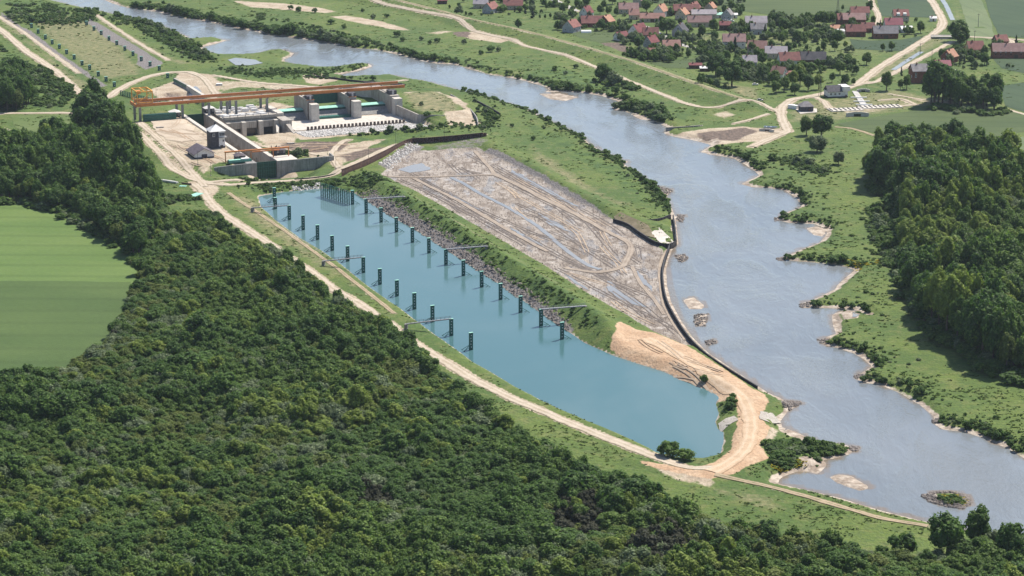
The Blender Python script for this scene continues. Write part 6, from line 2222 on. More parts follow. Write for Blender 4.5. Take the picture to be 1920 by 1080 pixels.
for u, v, z, rz, n_, lab in ((411, 160, 0, 10, 5, 'stack of white slabs beside the bend of the upper dirt road'), (416, 311, 2.3, 5, 3, 'pair of pale flat panels lying beside the left wing wall'), (300, 240, 2.3, 20, 3, 'low stack of planks on the sandy platform'),
                             (470, 268, 0, -20, 4, 'stack of precast slabs on the bare ground behind the lock wall'), (545, 268, -1.5, 15, 3, 'pile of formwork boards below the dividing wall')):
    x, y = P(u, v, z)
    o = thing('material_stack', lab, 'stack', (x, y, h1(x, y)), rad(rz))
    for k in range(n_):
        MB().box(-2.4 + .1 * k, 2.4 - .07 * k, -1.1 + .3 * (k % 2), 1.1 + .3 * (k % 2), .05 + k * .28, .28 + k * .28).build('slab', M_WHITE if 'white' in lab or 'pale' in lab else M_CONC, o)
# ------------------------------------------------------------------ village
ROOFS = {
    'red': mottled('red_roof_tiles', (.195, .088, .078), (.265, .118, .102), .4, .8, .2, 2.5),
    'salmon': mottled('salmon_roof_tiles', (.290, .160, .130), (.360, .205, .170), .4, .8, .2, 2.5),
    'orange': mottled('orange_roof_tiles', (.340, .180, .120), (.410, .225, .155), .4, .8, .2, 2.5),
    'maroon': mottled('maroon_roof_tiles', (.150, .050, .055), (.210, .075, .075), .4, .8, .2, 2.5),
    'pink': mottled('faded_pink_roof_tiles', (.270, .165, .150), (.350, .220, .200), .4, .8, .2, 2.5),
    'magenta': mottled('crimson_roof_sheet', (.220, .068, .085), (.280, .088, .105), .4, .7, .3, 2.5),
    'grey': mottled('grey_roof_slates', (.180, .165, .170), (.250, .235, .240), .4, .8, .2, 2.5),
    'lilac': mottled('lilac_grey_roof_sheet', (.280, .245, .265), (.350, .315, .335), .4, .7, .3, 2.5),
    'dark': mottled('dark_roof_sheet', (.050, .048, .056), (.085, .080, .090), .4, .7, .3, 2.5),
    'white': M_ROOFW,
    'teal': M_TEAL,
}
WALLS = {
    'white': mottled('white_render', (.620, .600, .570), (.720, .700, .670), .4, .9, .1, 2),
    'beige': mottled('beige_render', (.430, .360, .280), (.520, .450, .360), .4, .9, .1, 2),
    'grey': mottled('grey_render', (.320, .320, .340), (.400, .400, .420), .4, .9, .1, 2),
    'brick': mottled('red_brickwork', (.180, .075, .050), (.250, .105, .075), .6, .9, .1, 4),
    'yellow': mottled('ochre_render', (.500, .360, .170), (.580, .430, .220), .4, .9, .1, 2),
    'wood': mottled('dark_boarding', (.075, .045, .035), (.120, .075, .060), .6, .9, .1, 4),
    'dark': M_SLATE,
}
M_CHIM = mottled('chimney_brick', (.200, .100, .075), (.280, .140, .105), .8, .9, .1, 4)
DOOR = MB().box(-.05, .05, -.55, .55, -1.05, 1.05).mesh('door', mottled('brown_door', (.10, .06, .04), (.15, .09, .06), .8, .7))
BARN_DOOR = MB().box(-.05, .05, -1.6, 1.6, -1.5, 1.5).mesh('barn_door', mottled('barn_boards', (.08, .05, .035), (.13, .08, .055), .8, .8))


def house(u, v, w, d, h, rh, rz, roof, wall, label, cat='house', hip=False, chim=1, ext=None, dormer=False, arches=False):
    """u, v: pixel of the middle of the foot of the near side; local X along the ridge"""
    x, y = P(u, v, 0)
    y += d * .5
    z = h1(x, y)
    r = thing('barn' if cat == 'barn' else ('shed' if cat == 'shed' else 'house'), label, cat, (x, y, z), rad(rz), 'buildings of the village')
    X0, X1, Y0, Y1 = -w / 2, w / 2, -d / 2, d / 2
    if hip:
        MB().box(X0, X1, Y0, Y1, -.8, h).build('wall', WALLS[wall], r)
        rf = hip_roof(MB(), X0, X1, Y0, Y1, h, rh, .5, .38).build('roof', ROOFS[roof], r)
    else:
        gable_walls(MB(), X0, X1, Y0, Y1, -.8, h, rh).build('wall', WALLS[wall], r)
        rf = gable_roof(MB(), X0, X1, Y0, Y1, h, rh, .45).build('roof', ROOFS[roof], r)
    for k in range(chim):
        cx_ = X0 + w * (.3 + .42 * k)
        MB().box(cx_ - .4, cx_ + .4, -.9, -.2, h + rh * .55, h + rh + 1.1).build('chimney', M_CHIM, rf)
    if dormer:
        for q in (-w * .22, w * .22):
            MB().hexa([(q - 1.3, Y0 - .1, h + .1), (q + 1.3, Y0 - .1, h + .1), (q + 1.3, -.5, h + .1), (q - 1.3, -.5, h + .1)],
                      [(q - 1.3, Y0 - .1, h + 2.0), (q + 1.3, Y0 - .1, h + 2.0), (q + 1.3, -.5, h + 2.4), (q - 1.3, -.5, h + 2.4)]).build('dormer', M_WHITE, rf)
    if cat == 'shed':
        link('door', DOOR, r, (0, Y0 - .02, .9), rad(-90))
        return r
    n = max(2, int(w / 3.6))
    for s, yy, a in ((-1, Y0 - .02, -90), (1, Y1 + .02, 90)):
        for k in range(n):
            xx = X0 + w * (k + .5) / n
            if k == n // 2 and s < 0:
                if cat == 'barn':
                    link('barn_door', BARN_DOOR, r, (xx, yy, 1.4), rad(a))
                else:
                    link('door', DOOR, r, (xx, yy, .9), rad(a))
                continue
            window(r, xx, yy, h * .55, rad(a), 1.0 if cat != 'barn' else .8, 1.0 if cat != 'barn' else .7, cat != 'barn')
            if h > 5:
                window(r, xx, yy, h * .55 + 2.0, rad(a), 1, .9)
    for xx, a in ((X0 - .02, 180), (X1 + .02, 0)):
        for q in (-d * .22, d * .22):
            window(r, xx, q, h * .5, rad(a), 1, 1, cat != 'barn')
        window(r, xx, 0, h + rh * .35, rad(a), .9, .9, cat != 'barn')
    if ext:
        ex, ey, ew, ed, eh, erf = ext
        MB().box(ex - ew / 2, ex + ew / 2, ey - ed / 2, ey + ed / 2, -.8, eh).build('annex', WALLS[wall], r)
        MB().hexa([(ex - ew / 2 - .3, ey - ed / 2 - .3, eh), (ex + ew / 2 + .3, ey - ed / 2 - .3, eh), (ex + ew / 2 + .3, ey + ed / 2 + .3, eh), (ex - ew / 2 - .3, ey + ed / 2 + .3, eh)],
                  [(ex - ew / 2 - .3, ey - ed / 2 - .3, eh + .3), (ex + ew / 2 + .3, ey - ed / 2 - .3, eh + .3), (ex + ew / 2 + .3, ey + ed / 2 + .3, eh + 1.2), (ex - ew / 2 - .3, ey + ed / 2 + .3, eh + 1.2)]).build('annex_roof', ROOFS[erf], r)
    return r


HOUSES = [
    (829, 8, 8, 5, 3, 1.8, 5, 'maroon', 'wood', 'small dark red shed at the top edge left of the village', 'shed'),
    (902, 16, 12, 9, 4, 4, -8, 'lilac', 'beige', 'lilac roofed house furthest left behind the blue gabled house'),
    (920, 25, 13, 9, 4, 4.6, 62, 'red', 'grey', 'pale blue gabled house with red roof at the left end of the village'),
    (962, 19, 16, 9, 4, 4.6, 0, 'red', 'beige', 'long red roofed house at the top edge left of the gap in the village'),
    (1072, 61, 12, 10, 4.6, 5, 58, 'red', 'grey', 'house with pale lilac gable and bright red roof slope beside the dike field'),
    (1110, 51, 17, 10, 3.6, 5, 3, 'red', 'brick', 'long dark red barn roof beside the white tunnel', 'barn'),
    (1138, 50, 9, 10, 4.2, 4.4, 55, 'orange', 'brick', 'orange roofed brick barn end beside the long dark red roof', 'barn'),
    (1100, 33, 10, 8, 4, 5, 60, 'maroon', 'white', 'white gabled house with dark roof and skylights behind the red barn'),
    (1179, 26, 16, 9, 4, 4.4, 0, 'pink', 'beige', 'faded pink roofed house in the middle of the far row'),
    (1189, 37, 8, 8, 4, 4, 0, 'salmon', 'beige', 'short salmon roofed annex before the faded pink house'),
    (1223, 42, 20, 8, 3.4, 3.6, 2, 'salmon', 'beige', 'long salmon roofed barn in the middle of the village', 'barn'),
    (1201, 12, 9, 9, 5, 4.4, 50, 'pink', 'beige', 'gabled house at the top edge behind the faded pink house'),
    (1240, 32, 10, 9, 5, 5, 60, 'orange', 'white', 'white gabled house with orange roof before the long field'),
    (1287, 28, 21, 9, 4, 4.4, 4, 'red', 'brick', 'long red roofed range before the long field'),
    (1280, 37, 9, 9, 4.4, 4.4, 62, 'orange', 'beige', 'beige gable with orange roof edge before the red range'),
    (1302, 26, 9, 8, 5, 4.4, 58, 'red', 'brick', 'steep red gable rising behind the red range'),
    (1320, 35, 20, 8, 3.8, 3, 2, 'lilac', 'beige', 'long lilac grey roof behind the pink roofed barn', 'barn'),
    (1312, 51, 19, 8, 4.2, 4.4, 2, 'pink', 'beige', 'pink roofed barn with a row of dark arches', 'barn'),
    (1333, 25, 7, 8, 4.6, 4, 60, 'orange', 'beige', 'narrow gable with orange roof at the edge of the long field'),
    (1350, 34, 7, 6, 2.8, 1.4, 0, 'teal', 'white', 'small shed with pale teal roof right of the pink barn', 'shed'),
    (1365, 38, 7, 8, 4.4, 4.4, 66, 'grey', 'grey', 'narrow grey gabled house right of the teal shed'),
    (1377, 34, 5, 5, 2.8, 1.0, 0, 'white', 'white', 'tiny white shed at the edge of the long field', 'shed'),
    (1418, 53, 17, 10, 4.6, 4.4, 0, 'lilac', 'white', 'large lilac grey roofed house with white right gable'),
    (1422, 65, 12, 8, 4.4, 3.8, 3, 'grey', 'grey', 'grey roofed house just below the large lilac roof'),
    (1360, 57, 9, 7, 4.2, 2.4, 0, 'maroon', 'wood', 'dark brown boarded barn beside the village oak', 'barn'),
    (1276, 71, 11, 10, 5, 5.4, 68, 'dark', 'grey', 'dark grey steep gabled barn beside the village road', 'barn'),
    (1197, 72, 13, 10, 5, 5.6, 50, 'maroon', 'white', 'large dark red roofed house with white gable by the village road'),
    (1220, 76, 12, 9, 4.4, 5, 0, 'red', 'beige', 'red roofed wing with skylights below the large dark red house'),
    (1221, 89, 11, 8, 4, 4.6, 55, 'maroon', 'grey', 'small maroon gabled house among trees by the village road'),
    (1165, 76, 10, 7, 3.2, 3.2, 40, 'maroon', 'white', 'low white house with maroon roof behind a hedge'),
    (1259, 96, 13, 9, 3.6, 4.2, 5, 'salmon', 'beige', 'salmon roofed bungalow right of the village road bend'),
    (1219, 103, 8, 6, 2.6, 2.2, 5, 'red', 'wood', 'small red roofed shed before the salmon bungalow', 'shed'),
    (1377, 91, 17, 10, 5.4, 5, 0, 'pink', 'white', 'large white house with pink roof and two chimneys', 'house', False, 2),
    (1421, 101, 14, 9, 4.2, 5, -12, 'salmon', 'beige', 'bright salmon roofed house beside the large white house'),
    (1406, 128, 10, 9, 4.6, 4.2, 0, 'lilac', 'grey', 'lilac grey roofed house behind the dark village trees'),
    (1304, 129, 9, 5, 2.6, 1.2, 0, 'maroon', 'wood', 'low brown field shed behind the dike', 'shed'),
    (1322, 134, 7, 5, 2.4, 1.0, 0, 'white', 'wood', 'low white topped field shed behind the dike', 'shed'),
    (1602, 47, 18, 10, 4.6, 4.4, 0, 'pink', 'brick', 'long faded roof of the farm at the right', 'barn'),
    (1581, 46, 9, 9, 4.2, 4.2, 5, 'red', 'brick', 'red roof at the left end of the right farm', 'barn'),
    (1613, 33, 15, 9, 4.2, 4.2, 0, 'red', 'beige', 'red roof furthest back in the right farm'),
    (1605, 69, 15, 9, 4.4, 4.6, 0, 'red', 'brick', 'bright red roofed brown barn in front of the right farm', 'barn'),
    (1628, 61, 10, 8, 3.6, 3.8, 0, 'red', 'brick', 'small red roof joined behind the bright red barn', 'barn'),
    (1661, 72, 19, 10, 4.4, 5, 2, 'grey', 'brick', 'brick barn with big grey roof', 'barn'),
    (1676, 55, 14, 9, 4, 4.6, 3, 'magenta', 'white', 'crimson roofed house behind the brick barn'),
    (1690, 40, 12, 10, 4.6, 4.4, 2, 'red', 'beige', 'new house with red roof and white dormers at the field edge', 'house', False, 1, None, True),
    (1700, 61, 9, 7, 3, 1.8, 10, 'white', 'white', 'white roofed shed beside the brick barn', 'shed'),
    (1566, 60, 8, 7, 2.8, 2.2, 15, 'orange', 'white', 'small white shed with orange roof end left of the bright red barn', 'shed'),
    (1578, 64, 6, 5, 2.4, 1.2, -15, 'white', 'white', 'small white lean-to by the bright red barn', 'shed'),
    (1750, 40, 5, 4, 2.6, 1.2, 0, 'white', 'white', 'tiny white hut in the garden by the main track', 'shed'),
    (1829, 106, 12, 10, 5.4, 5.4, 10, 'red', 'yellow', 'ochre walled house with red roof at the left end of the long barn'),
    (1905, 110, 34, 10, 5.4, 5.2, -1, 'pink', 'brick', 'very long brick barn with faded roof at the right edge', 'barn'),
    (1877, 87, 10, 8, 4, 4.2, 20, 'red', 'brick', 'red roof showing behind the long brick barn'),
    (1782, 118, 10, 9, 4.6, 4.8, 52, 'orange', 'brick', 'brick house with one orange roof slope lit by the sun'),
    (1767, 131, 12, 8, 3.2, 3.2, 5, 'magenta', 'grey', 'low crimson roof beside the ditch path'),
    (1726, 156, 13, 11, 8.4, 4.2, 8, 'grey', 'brick', 'tall grey roofed brick house half hidden by the oak row'),
    (1456, 111, 16, 10, 4.4, 4.4, -3, 'lilac', 'beige', 'broad lilac roofed house at the village end'),
    (1480, 125, 15, 10, 4.6, 5.2, 8, 'red', 'white', 'white house with bright red roof at the village end'),
    (1526, 123, 18, 10, 4.4, 5, -4, 'dark', 'wood', 'dark barn with charcoal roof at the village end', 'barn'),
    (1462, 147, 10, 8, 3.8, 4.2, -35, 'salmon', 'white', 'white house with salmon roof hidden in the trees by the loop road'),
    (1478, 146, 6, 5, 3, 1.6, 20, 'red', 'wood', 'small red roofed shed hidden in the trees by the loop road', 'shed'),
]
for hdef in HOUSES:
    house(*hdef)

# pumping station and its outworks
psd = thing('pumping_station', 'pumping station with white walls and half pale half dark roof beside the loop road', 'building', (*P(1567, 181), h1(*P(1567, 181))), rad(12))
MB().box(-7, 7, -4.5, 4.5, -1, 4.4).build('wall', WALLS['white'], psd)
MB().box(-7.1, 7.1, -4.6, 4.6, -1, .9).build('plinth', M_SLATE, psd)
rfp = gable_roof(MB(), -7, 3, -4.5, 4.5, 4.4, 3.4, .5).build('roof', M_SLATE, psd)
MB().box(3.2, 8.2, -5.2, 4.8, 4.4, 7.2).build('tower_block', WALLS['white'], psd)
MB().box(2.9, 8.5, -5.5, 5.1, 7.2, 7.5).build('flat_roof', M_ROOFW, psd)
for q in (-5, -2, 1):
    window(psd, q, -4.52, 2.6, rad(-90), 1.1, 1.0)
link('door', DOOR, psd, (5.6, -5.22, .9), rad(-90))
kk = thing('valve_house', 'small dark hut with pyramid roof on a white paved yard', 'hut', (*P(1511, 208), h1(*P(1511, 208))), rad(8))
MB().box(-4.2, 4.2, -3.6, 3.6, -.5, 3.6).build('wall', M_SLATE, kk)
hip_roof(MB(), -4.2, 4.2, -3.6, 3.6, 3.6, 3.2, .6, .42).build('roof', ROOFS['grey'], kk)
link('door', DOOR, kk, (1.4, -3.64, .9), rad(-90))
patch('paved_yard', PP([(1484, 196), (1492, 206), (1500, 214), (1532, 211), (1532, 204), (1496, 202), (1490, 196)]), M_CONC_L, 'pale paved yard round the small dark hut', .3, 4, .2, 4)
kk = thing('container', 'white container box on the paved yard left of the dark hut', 'container', (*P(1487, 204), h1(*P(1487, 204))), rad(-38))
MB().box(-3.4, 3.4, -1.3, 1.3, 0, 2.6).build('box', M_WHITE, kk)
for k in range(8):
    MB().box(-3.2 + k * .88, -3.0 + k * .88, -1.36, 1.36, .1, 2.5).build('rib', M_WHITE, kk)
MB().box(3.4, 3.45, -1.2, 1.2, .1, 2.5).build('door', M_STEEL, kk)


def culvert(label, u, v, w, h, rz, mat=M_CONC_L):
    r = thing('culvert', label, 'culvert', (*P(u, v), h1(*P(u, v)) - .6), rad(rz))
    MB().prism([(-w / 2, 0), (-w / 6, 1), (-w / 6, 1.6), (-w / 2 - .6, .6)], 0, [h, h * 1.2, h * 1.2, h]).build('wing_wall', mat, r)
    MB().prism([(w / 6, 1), (w / 2, 0), (w / 2 + .6, .6), (w / 6, 1.6)], 0, [h * 1.2, h, h, h * 1.2]).build('wing_wall', mat, r)
    MB().box(-w / 6, w / 6, 1, 1.6, h * .75, h * 1.2).build('head_wall', mat, r)
    MB().box(-w / 6, w / 6, 1.5, 1.62, 0, h * .75).build('bore_shade', M_DARK, r)  # dark box in place of the shade within the culvert mouth
    MB().box(-w / 6, w / 6, -3, 1, -.2, .1).build('sill', mat, r)
    return r


culvert('grey concrete outlet with flared wings below the stilling ramps', 1608, 219, 14, 3.0, 2)
culvert('concrete outlet under the track crossing above the stone chute', 1619, 173, 8, 2.4, 0)
culvert('concrete outlet at the landing beside the turned soil', 1437, 247, 9, 2.2, -25)
chute = thing('stone_chute', 'stone lined chute with white weirs leading down to the concrete outlet', 'chute', (*P(1614, 190), h1(*P(1614, 190))), 0)
MB().hexa([(-2.2, -26, .05), (2.2, -26, .05), (2.6, 36, .05), (-1.2, 36, .05)], [(-2.2, -26, .45), (2.2, -26, .45), (2.6, 36, .45), (-1.2, 36, .45)]).build('bed', M_STONE, chute)
for yy in (-16, -4, 10):
    MB().box(-5.5, 5.5, yy, yy + .8, .4, 1.0).build('weir', M_WHITE, chute)
for u, v, n, lab in ((1650, 201, 9, 'row of dark grooves in the right pale ramp beside the outlet'), (1585, 206, 7, 'row of dark grooves in the left pale ramp beside the outlet')):
    r = thing('ramp', lab, 'ramp', (*P(u, v), h1(*P(u, v)) + .3), rad(12))
    MB().box(-n * 1.6, n * 1.6, -5, 5, -.4, .15).build('slab', M_CONC_L, r)
    for k in range(n):
        MB().box(-n * 1.5 + k * 3.2, -n * 1.5 + k * 3.2 + .7, -3.5, 3.5, .15, .5).build('block', M_SLATE, r)
br = thing('road_bridge', 'low concrete road bridge over the dry ditch', 'bridge', (*P(1768, 71), h1(*P(1768, 71))), rad(-3))
MB().box(-9, 9, -4, 4, .5, 1.3).build('deck', M_CONC_L, br)
MB().box(-9, 9, -4.3, -4, 1.3, 1.9).build('parapet', M_CONC_L, br)
MB().box(-9, 9, 4, 4.3, 1.3, 1.9).build('parapet', M_CONC_L, br)
MB().hexa([(-7, -7, -1.5), (7, -7, -1.5), (3, -4.05, -1.5), (-3, -4.05, -1.5)], [(-7, -7, -1.2), (7, -7, -1.2), (3, -4.05, .5), (-3, -4.05, .5)]).build('apron', M_CONC, br)
MB().box(-3, 3, -4.02, -3.9, -1.4, .5).build('opening_shade', M_DARK, br)  # dark sheet colours in the shade under the deck
tn = thing('garden_tunnel', 'white plastic garden tunnel beside the red barn', 'greenhouse', (*P(1099, 61), h1(*P(1099, 61))), rad(4))
tb = MB()
n_ = 7
vs = [(x_, math.cos(math.pi * i / n_) * 1.9, math.sin(math.pi * i / n_) * 2.2) for x_ in (-4, 4) for i in range(n_ + 1)]
tb.add(vs, [(i, i + 1, n_ + 2 + i, n_ + 1 + i) for i in range(n_)] + [tuple(range(n_ + 1)), tuple(range(2 * n_ + 1, n_, -1))])
tb.build('cover', M_WHITE, tn)
MB().box(3.98, 4.06, -.6, .6, 0, 1.7).build('door', M_STEEL, tn)

for u, v, hh, lab in ((1571, 20, 15, 'tall lattice pole in the long field behind the village'), (1834, 51, 11, 'lone pole in the pale strip field'), (1320, 90, 10, 'power pole on the grass beside the village road'),
                      (1298, 84, 9, 'power pole at the bend of the village road'), (1538, 180, 14, 'tall thin pole beside the loop road'), (1747, 114, 9, 'pole by the ditch path'), (1725, 103, 9, 'pole on the ditch bank'),
                      (1827, 78, 9, 'pole beside the road east of the bridge'), (890, 107, 0, '')):
    if not hh:
        continue
    x, y = P(u, v)
    o = thing('power_pole', lab, 'pole', (x, y, h1(x, y)))
    MB().tube((0, 0, -.5), (0, 0, hh), .22, .13, 6).build('pole', M_SLATE, o)
    MB().box(-1.1, 1.1, -.09, .09, hh - 1.0, hh - .8).build('crossarm', M_SLATE, o)
    if hh > 12:
        MB().bar((-1.2, 0, -.5), (-.05, 0, hh * .9), .2).build('strut', M_SLATE, o)
        MB().bar((1.2, 0, -.5), (.05, 0, hh * .9), .2).build('strut', M_SLATE, o)

# parked cars and a boat on the landing
def car(label, u, v, rz, paint):
    r = thing('parked_car', label, 'car', (*P(u, v), h1(*P(u, v)) + .1), rad(rz))
    MB().hexa([(-2.1, -.85, .3), (2.1, -.85, .3), (2.1, .85, .3), (-2.1, .85, .3)], [(-2.1, -.82, .95), (2.1, -.82, .9), (2.1, .82, .9), (-2.1, .82, .95)]).build('body', paint, r)
    MB().hexa([(-1.7, -.78, .95), (1.0, -.78, .95), (1.0, .78, .95), (-1.7, .78, .95)], [(-1.3, -.65, 1.5), (.4, -.65, 1.5), (.4, .65, 1.5), (-1.3, .65, 1.5)]).build('cabin', M_DARK, r)
    MB().box(-1.25, .35, -.62, .62, 1.5, 1.54).build('roof', paint, r)
    for x_ in (-1.35, 1.35):
        for y_ in (-.8, .8):
            MB().tube((x_, y_ - .1, .32), (x_, y_ + .1, .32), .33, .33, 10).build('wheel', M_BLACK, r)
    return r


car('white car parked by the field sheds behind the dike', 1416, 160, 10, M_WHITE)
car('pale car parked beside the pink roofed barn', 1361, 40, 0, M_STEEL)
car('white car parked beside the right of the teal roofed shed', 1372, 41, 20, M_WHITE)
car('white van shaped car at the foot of the tall brick house', 1786, 133, -15, M_WHITE)
car('pale car standing on the end of the dike track', 1425, 191, 0, M_STEEL)
bo = thing('boat', 'pale blue open boat drawn up at the landing outlet', 'boat', (*P(1444, 240), h1(*P(1444, 240)) + .3), rad(-14))
hb = [(-4, -1.2, .9), (2, -1.4, .9), (5, 0, 1.2), (2, 1.4, .9), (-4, 1.2, .9)]
bb_ = [(-3.8, -.8, 0), (2, -.9, 0), (4, 0, .2), (2, .9, 0), (-3.8, .8, 0)]
MB().add(bb_ + hb, [(4, 3, 2, 1, 0)] + [(i, (i + 1) % 5, 5 + (i + 1) % 5, 5 + i) for i in range(5)] + [(0, 1, 2, 3, 4)]).build('hull', mottled('pale_blue_paint', (.42, .52, .60), (.50, .60, .68), .8), bo)
for q in (-2.4, .4):
    MB().box(q - .25, q + .25, -1.1, 1.1, .6, .68).build('thwart', M_WHITE, bo)

# ------------------------------------------------------------------ village trees and garden bushes
VT = [   # pixel of the trunk foot, height m, kind, width factor
    (1372, 20, 8, 'maple', .9), (1100, 12, 9, 'oak', 1), (1148, 8, 9, 'oak', 1.1), (1132, 18, 8, 'maple', 1), (1125, 26, 7, 'oak', .9), (1140, 28, 7, 'maple', .9), (1155, 30, 7, 'oak', .8), (1055, 24, 8, 'maple', 1),
    (1025, 18, 5, 'maple', .8), (999, 34, 8, 'spruce', 1), (1012, 36, 4, 'oak', .7), (1022, 36, 4, 'maple', .7), (1032, 34, 4, 'oak', .7), (985, 26, 6, 'spruce', .9), (1058, 52, 9, 'maple', .9), (1127, 57, 9, 'oak', .9),
    (1250, 64, 12, 'oak', 1.3), (1212, 22, 9, 'maple', 1), (1240, 42, 5, 'oak', .8), (1258, 30, 7, 'spruce', 1), (1312, 22, 8, 'oak', .9), (1358, 25, 7, 'oak', .8), (1391, 26, 8, 'maple', .9), (1391, 60, 10, 'poplar', .8),
    (1316, 72, 10, 'maple', .9), (1338, 62, 11, 'maple', 1.1), (1340, 80, 9, 'oak', .8), (1292, 75, 5, 'maple', .7), (1275, 48, 6, 'oak', .8), (1231, 46, 5, 'oak', .7), (1205, 44, 4, 'maple', .8), (1378, 96, 10, 'spruce', 1), (1410, 100, 8, 'oak', .9),
    (1420, 112, 9, 'maple', 1), (1430, 122, 9, 'oak', 1), (1402, 142, 10, 'oak', 1.1), (1385, 140, 12, 'oak', 1.1), (1350, 148, 8, 'maple', 1), (1365, 155, 7, 'maple', .9), (1330, 108, 5, 'maple', .9), (1290, 108, 6, 'oak', .9), (1268, 110, 5, 'maple', 1),
    (1240, 110, 7, 'maple', 1), (1250, 112, 5, 'oak', .9), (1232, 116, 5, 'oak', .9), (1197, 92, 10, 'oak', 1.1), (1268, 98, 7, 'oak', 1), (1183, 72, 4, 'oak', .9), (1148, 54, 5, 'maple', .9), (1160, 52, 5, 'oak', .8), (1470, 60, 10, 'oak', 1.1),
    (1434, 72, 10, 'spruce', 1), (1448, 60, 8, 'maple', 1), (1455, 46, 9, 'oak', 1.2), (1445, 42, 8, 'maple', 1), (1466, 52, 8, 'oak', 1), (1500, 48, 6, 'maple', .8), (1512, 52, 6, 'oak', .8), (1545, 48, 11, 'oak', 1.1), (1560, 46, 9, 'oak', 1), (1532, 46, 9, 'maple', .9),
    (1484, 62, 8, 'oak', .9), (1495, 80, 9, 'oak', 1), (1512, 56, 5, 'spruce', .8), (1465, 82, 8, 'oak', 1), (1510, 84, 6, 'maple', .9), (1446, 94, 8, 'oak', 1), (1570, 82, 10, 'oak', 1.1), (1565, 96, 8, 'maple', 1), (1585, 92, 6, 'poplar', .9), (1544, 95, 7, 'oak', .9),
    (1490, 94, 6, 'maple', .9), (1512, 96, 5, 'oak', .9), (1477, 102, 9, 'oak', .9), (1534, 102, 6, 'maple', .9), (1630, 24, 10, 'maple', .9), (1637, 48, 8, 'poplar', .9), (1590, 32, 5, 'oak', .9), (1650, 52, 6, 'spruce', .9), (1726, 62, 9, 'oak', .9), (1655, 96, 6, 'oak', 1), (1672, 95, 7, 'oak', 1.1),
    (1800, 90, 18, 'oak', 1.2), (1796, 78, 16, 'oak', 1.2), (1808, 100, 6, 'maple', .9), (1766, 112, 8, 'oak', .8), (1800, 118, 6, 'spruce', .8), (1808, 120, 6, 'spruce', .8), (1822, 122, 6, 'oak', .9), (1846, 122, 8, 'oak', 1), (1845, 108, 9, 'oak', .9), (1872, 77, 5, 'maple', .8), (1905, 84, 7, 'spruce', .9),
    (1576, 118, 7, 'maple', 1), (1590, 120, 7, 'oak', 1), (1605, 140, 7, 'oak', 1), (1575, 140, 10, 'maple', 1.1), (1600, 125, 6, 'maple', 1), (1625, 122, 9, 'maple', 1.1), (1560, 155, 7, 'oak', 1), (1585, 158, 7, 'oak', .9), (1600, 160, 5, 'oak', .9),
    (1662, 170, 13, 'oak', 1), (1700, 168, 10, 'maple', .9), (1690, 142, 6, 'spruce', .8), (1688, 168, 7, 'maple', .9), (1790, 168, 13, 'oak', 1.1),
    (1500, 160, 11, 'maple', 1.1), (1485, 166, 12, 'poplar', 1), (1515, 170, 11, 'oak', 1.1), (1535, 168, 10, 'poplar', 1), (1470, 172, 10, 'oak', 1.1), (1450, 160, 10, 'maple', 1.1), (1430, 150, 10, 'oak', 1.1), (1440, 140, 9, 'maple', 1), (1455, 175, 8, 'maple', 1), (1490, 178, 8, 'oak', 1), (1500, 150, 11, 'poplar', 1),
    (1580, 20, 5, 'oak', .8), (870, 4, 5, 'oak', .9), (975, 24, 5, 'spruce', .9), (965, 23, 5, 'spruce', .8), (905, 4, 5, 'oak', 1), (860, 14, 4, 'oak', .9),
]
VG = random.Random(8)
EN = {'oak': 'dark broad', 'maple': 'mid green', 'poplar': 'light yellow green', 'spruce': 'pointed dark conifer like'}


def near_house(u, v):
    best = min(HOUSES, key=lambda q: (q[0] - u) ** 2 + ((q[1] - v) * 2.2) ** 2)
    d = math.hypot(best[0] - u, (best[1] - v) * 2)
    if d > 60:
        return 'on open ground at the edge of the village'
    side = 'left of' if u < best[0] - 14 else ('right of' if u > best[0] + 14 else ('in front of' if v > best[1] else 'behind'))
    words_ = best[9].replace(',', '').split()
    return f'{side} the {" ".join(words_[:7])}' if len(words_) > 7 else f'{side} the {" ".join(words_)}'


seen_l = {}
for u, v, hh, kind, w in VT:
    if kind == 'oak' and VG.random() < .5:
        kind = 'maple'
    x, y = P(u, v)
    c, t, h0 = PROTO[kind][VG.randint(0, len(PROTO[kind]) - 1)]
    k = hh / h0 * 1.12
    lab = f'{EN[kind]} tree {near_house(u, v)}'
    n_ = seen_l.get(lab, 0)
    seen_l[lab] = n_ + 1
    lab = lab if n_ == 0 else NTH[n_] + ' ' + lab
    lab = ' '.join(lab.split()[:16])
    r = thing('garden_tree', lab, 'tree', (x, y, h1(x, y) - .2), VG.uniform(0, 6), 'trees among the village houses')
    r.scale = (k * w * 1.25, k * w * 1.25, k)
    link('crown', c, r)
    link('trunk', t, r)

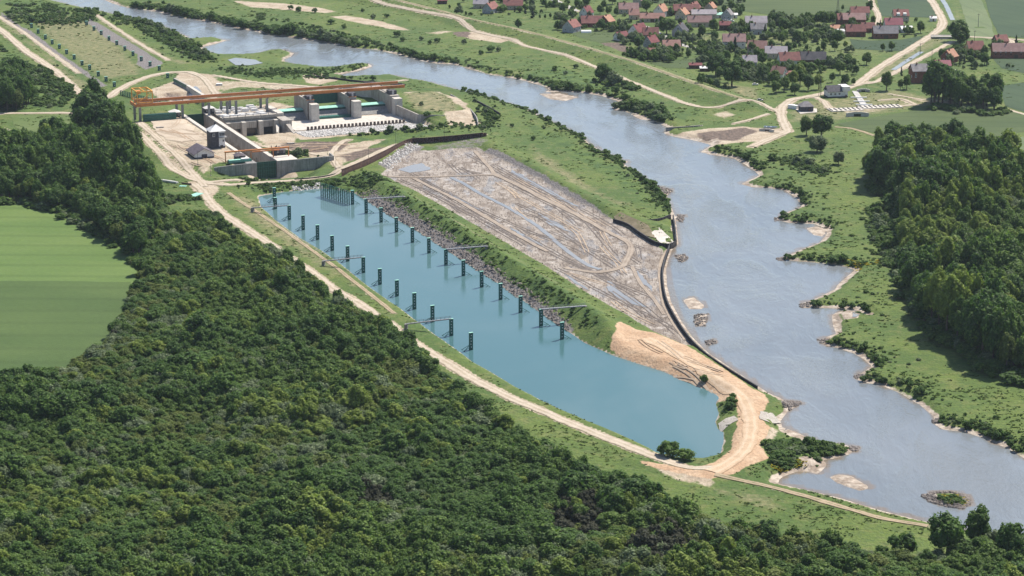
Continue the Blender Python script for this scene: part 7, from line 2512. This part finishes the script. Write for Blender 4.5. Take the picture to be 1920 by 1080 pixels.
# hedges and shrubs too low to pick apart between the gardens: one object
gg = np.random.default_rng(19)
hp = []
for u0, u1, v0, v1, n in ((1160, 1420, 50, 110, 380), (1420, 1600, 60, 165, 420), (1040, 1200, 10, 60, 200), (1440, 1580, 34, 60, 160), (1580, 1720, 40, 70, 60), (1780, 1900, 88, 130, 80), (1200, 1400, 4, 30, 140), (1200, 1260, 96, 118, 60), (1310, 1420, 110, 168, 160), (840, 1040, 0, 30, 90)):
    hp.append(np.column_stack([gg.uniform(u0, u1, n), gg.uniform(v0, v1, n)]))
hp = np.vstack(hp)
hx, hy = P(hp[:, 0], hp[:, 1])
dens = fbm(hx, hy, 26, 91, 2)
k = (dens > .44) & off_roads(hx, hy, 1.5)
for hd in HOUSES:
    q = P(hd[0], hd[1])
    k &= ~((np.abs(hx - q[0]) < hd[2] * .5 + 1) & (np.abs(hy - q[1] - hd[3] * .5) < hd[3] * .5 + 2))
hx, hy = hx[k], hy[k]
BSRC = {}
for o in bpy.data.objects:
    if o.type == 'MESH' and o.name.startswith('foliage') and o.parent is not None:
        BSRC.setdefault(o.data.name, o)
bl = [o for o in BSRC.values() if o.data.materials[0].name in ('green_foliage', 'silver_foliage')]
scatter_object('garden_shrubs', np.column_stack([hx, hy, H(hx, hy) - .1]), gg.uniform(.6, 1.0, len(hx)) * (1 + 1.0 * (dens[k] > .56)), gg.uniform(.6, 1.2, len(hx)) * (1 + .9 * (dens[k] > .56)), gg.uniform(0, 6, len(hx)), gg.integers(0, len(bl), len(hx)), [[b_] for b_ in bl],
               'low hedges and shrubs between the village gardens')
# ------------------------------------------------------------------ summer haze
hz = NT('air')
hz.t.nodes.remove(hz.bsdf)
pv = hz.n('ShaderNodeVolumePrincipled')
pv.inputs['Color'].default_value = (.72, .84, 1.0, 1)
pv.inputs['Density'].default_value = .000024
pv.inputs['Anisotropy'].default_value = .2
hz.t.links.new(pv.outputs[0], hz.out.inputs['Volume'])
zlo = float(Z.min()) - 6.0
hb_ = MB().box(-9500, 9500, -6500, 9500, min(zlo, -11.0), 330)
haze = hb_.build('haze', hz.mat)
tag(haze, 'thin summer haze over the river plain', None, None, 'stuff')
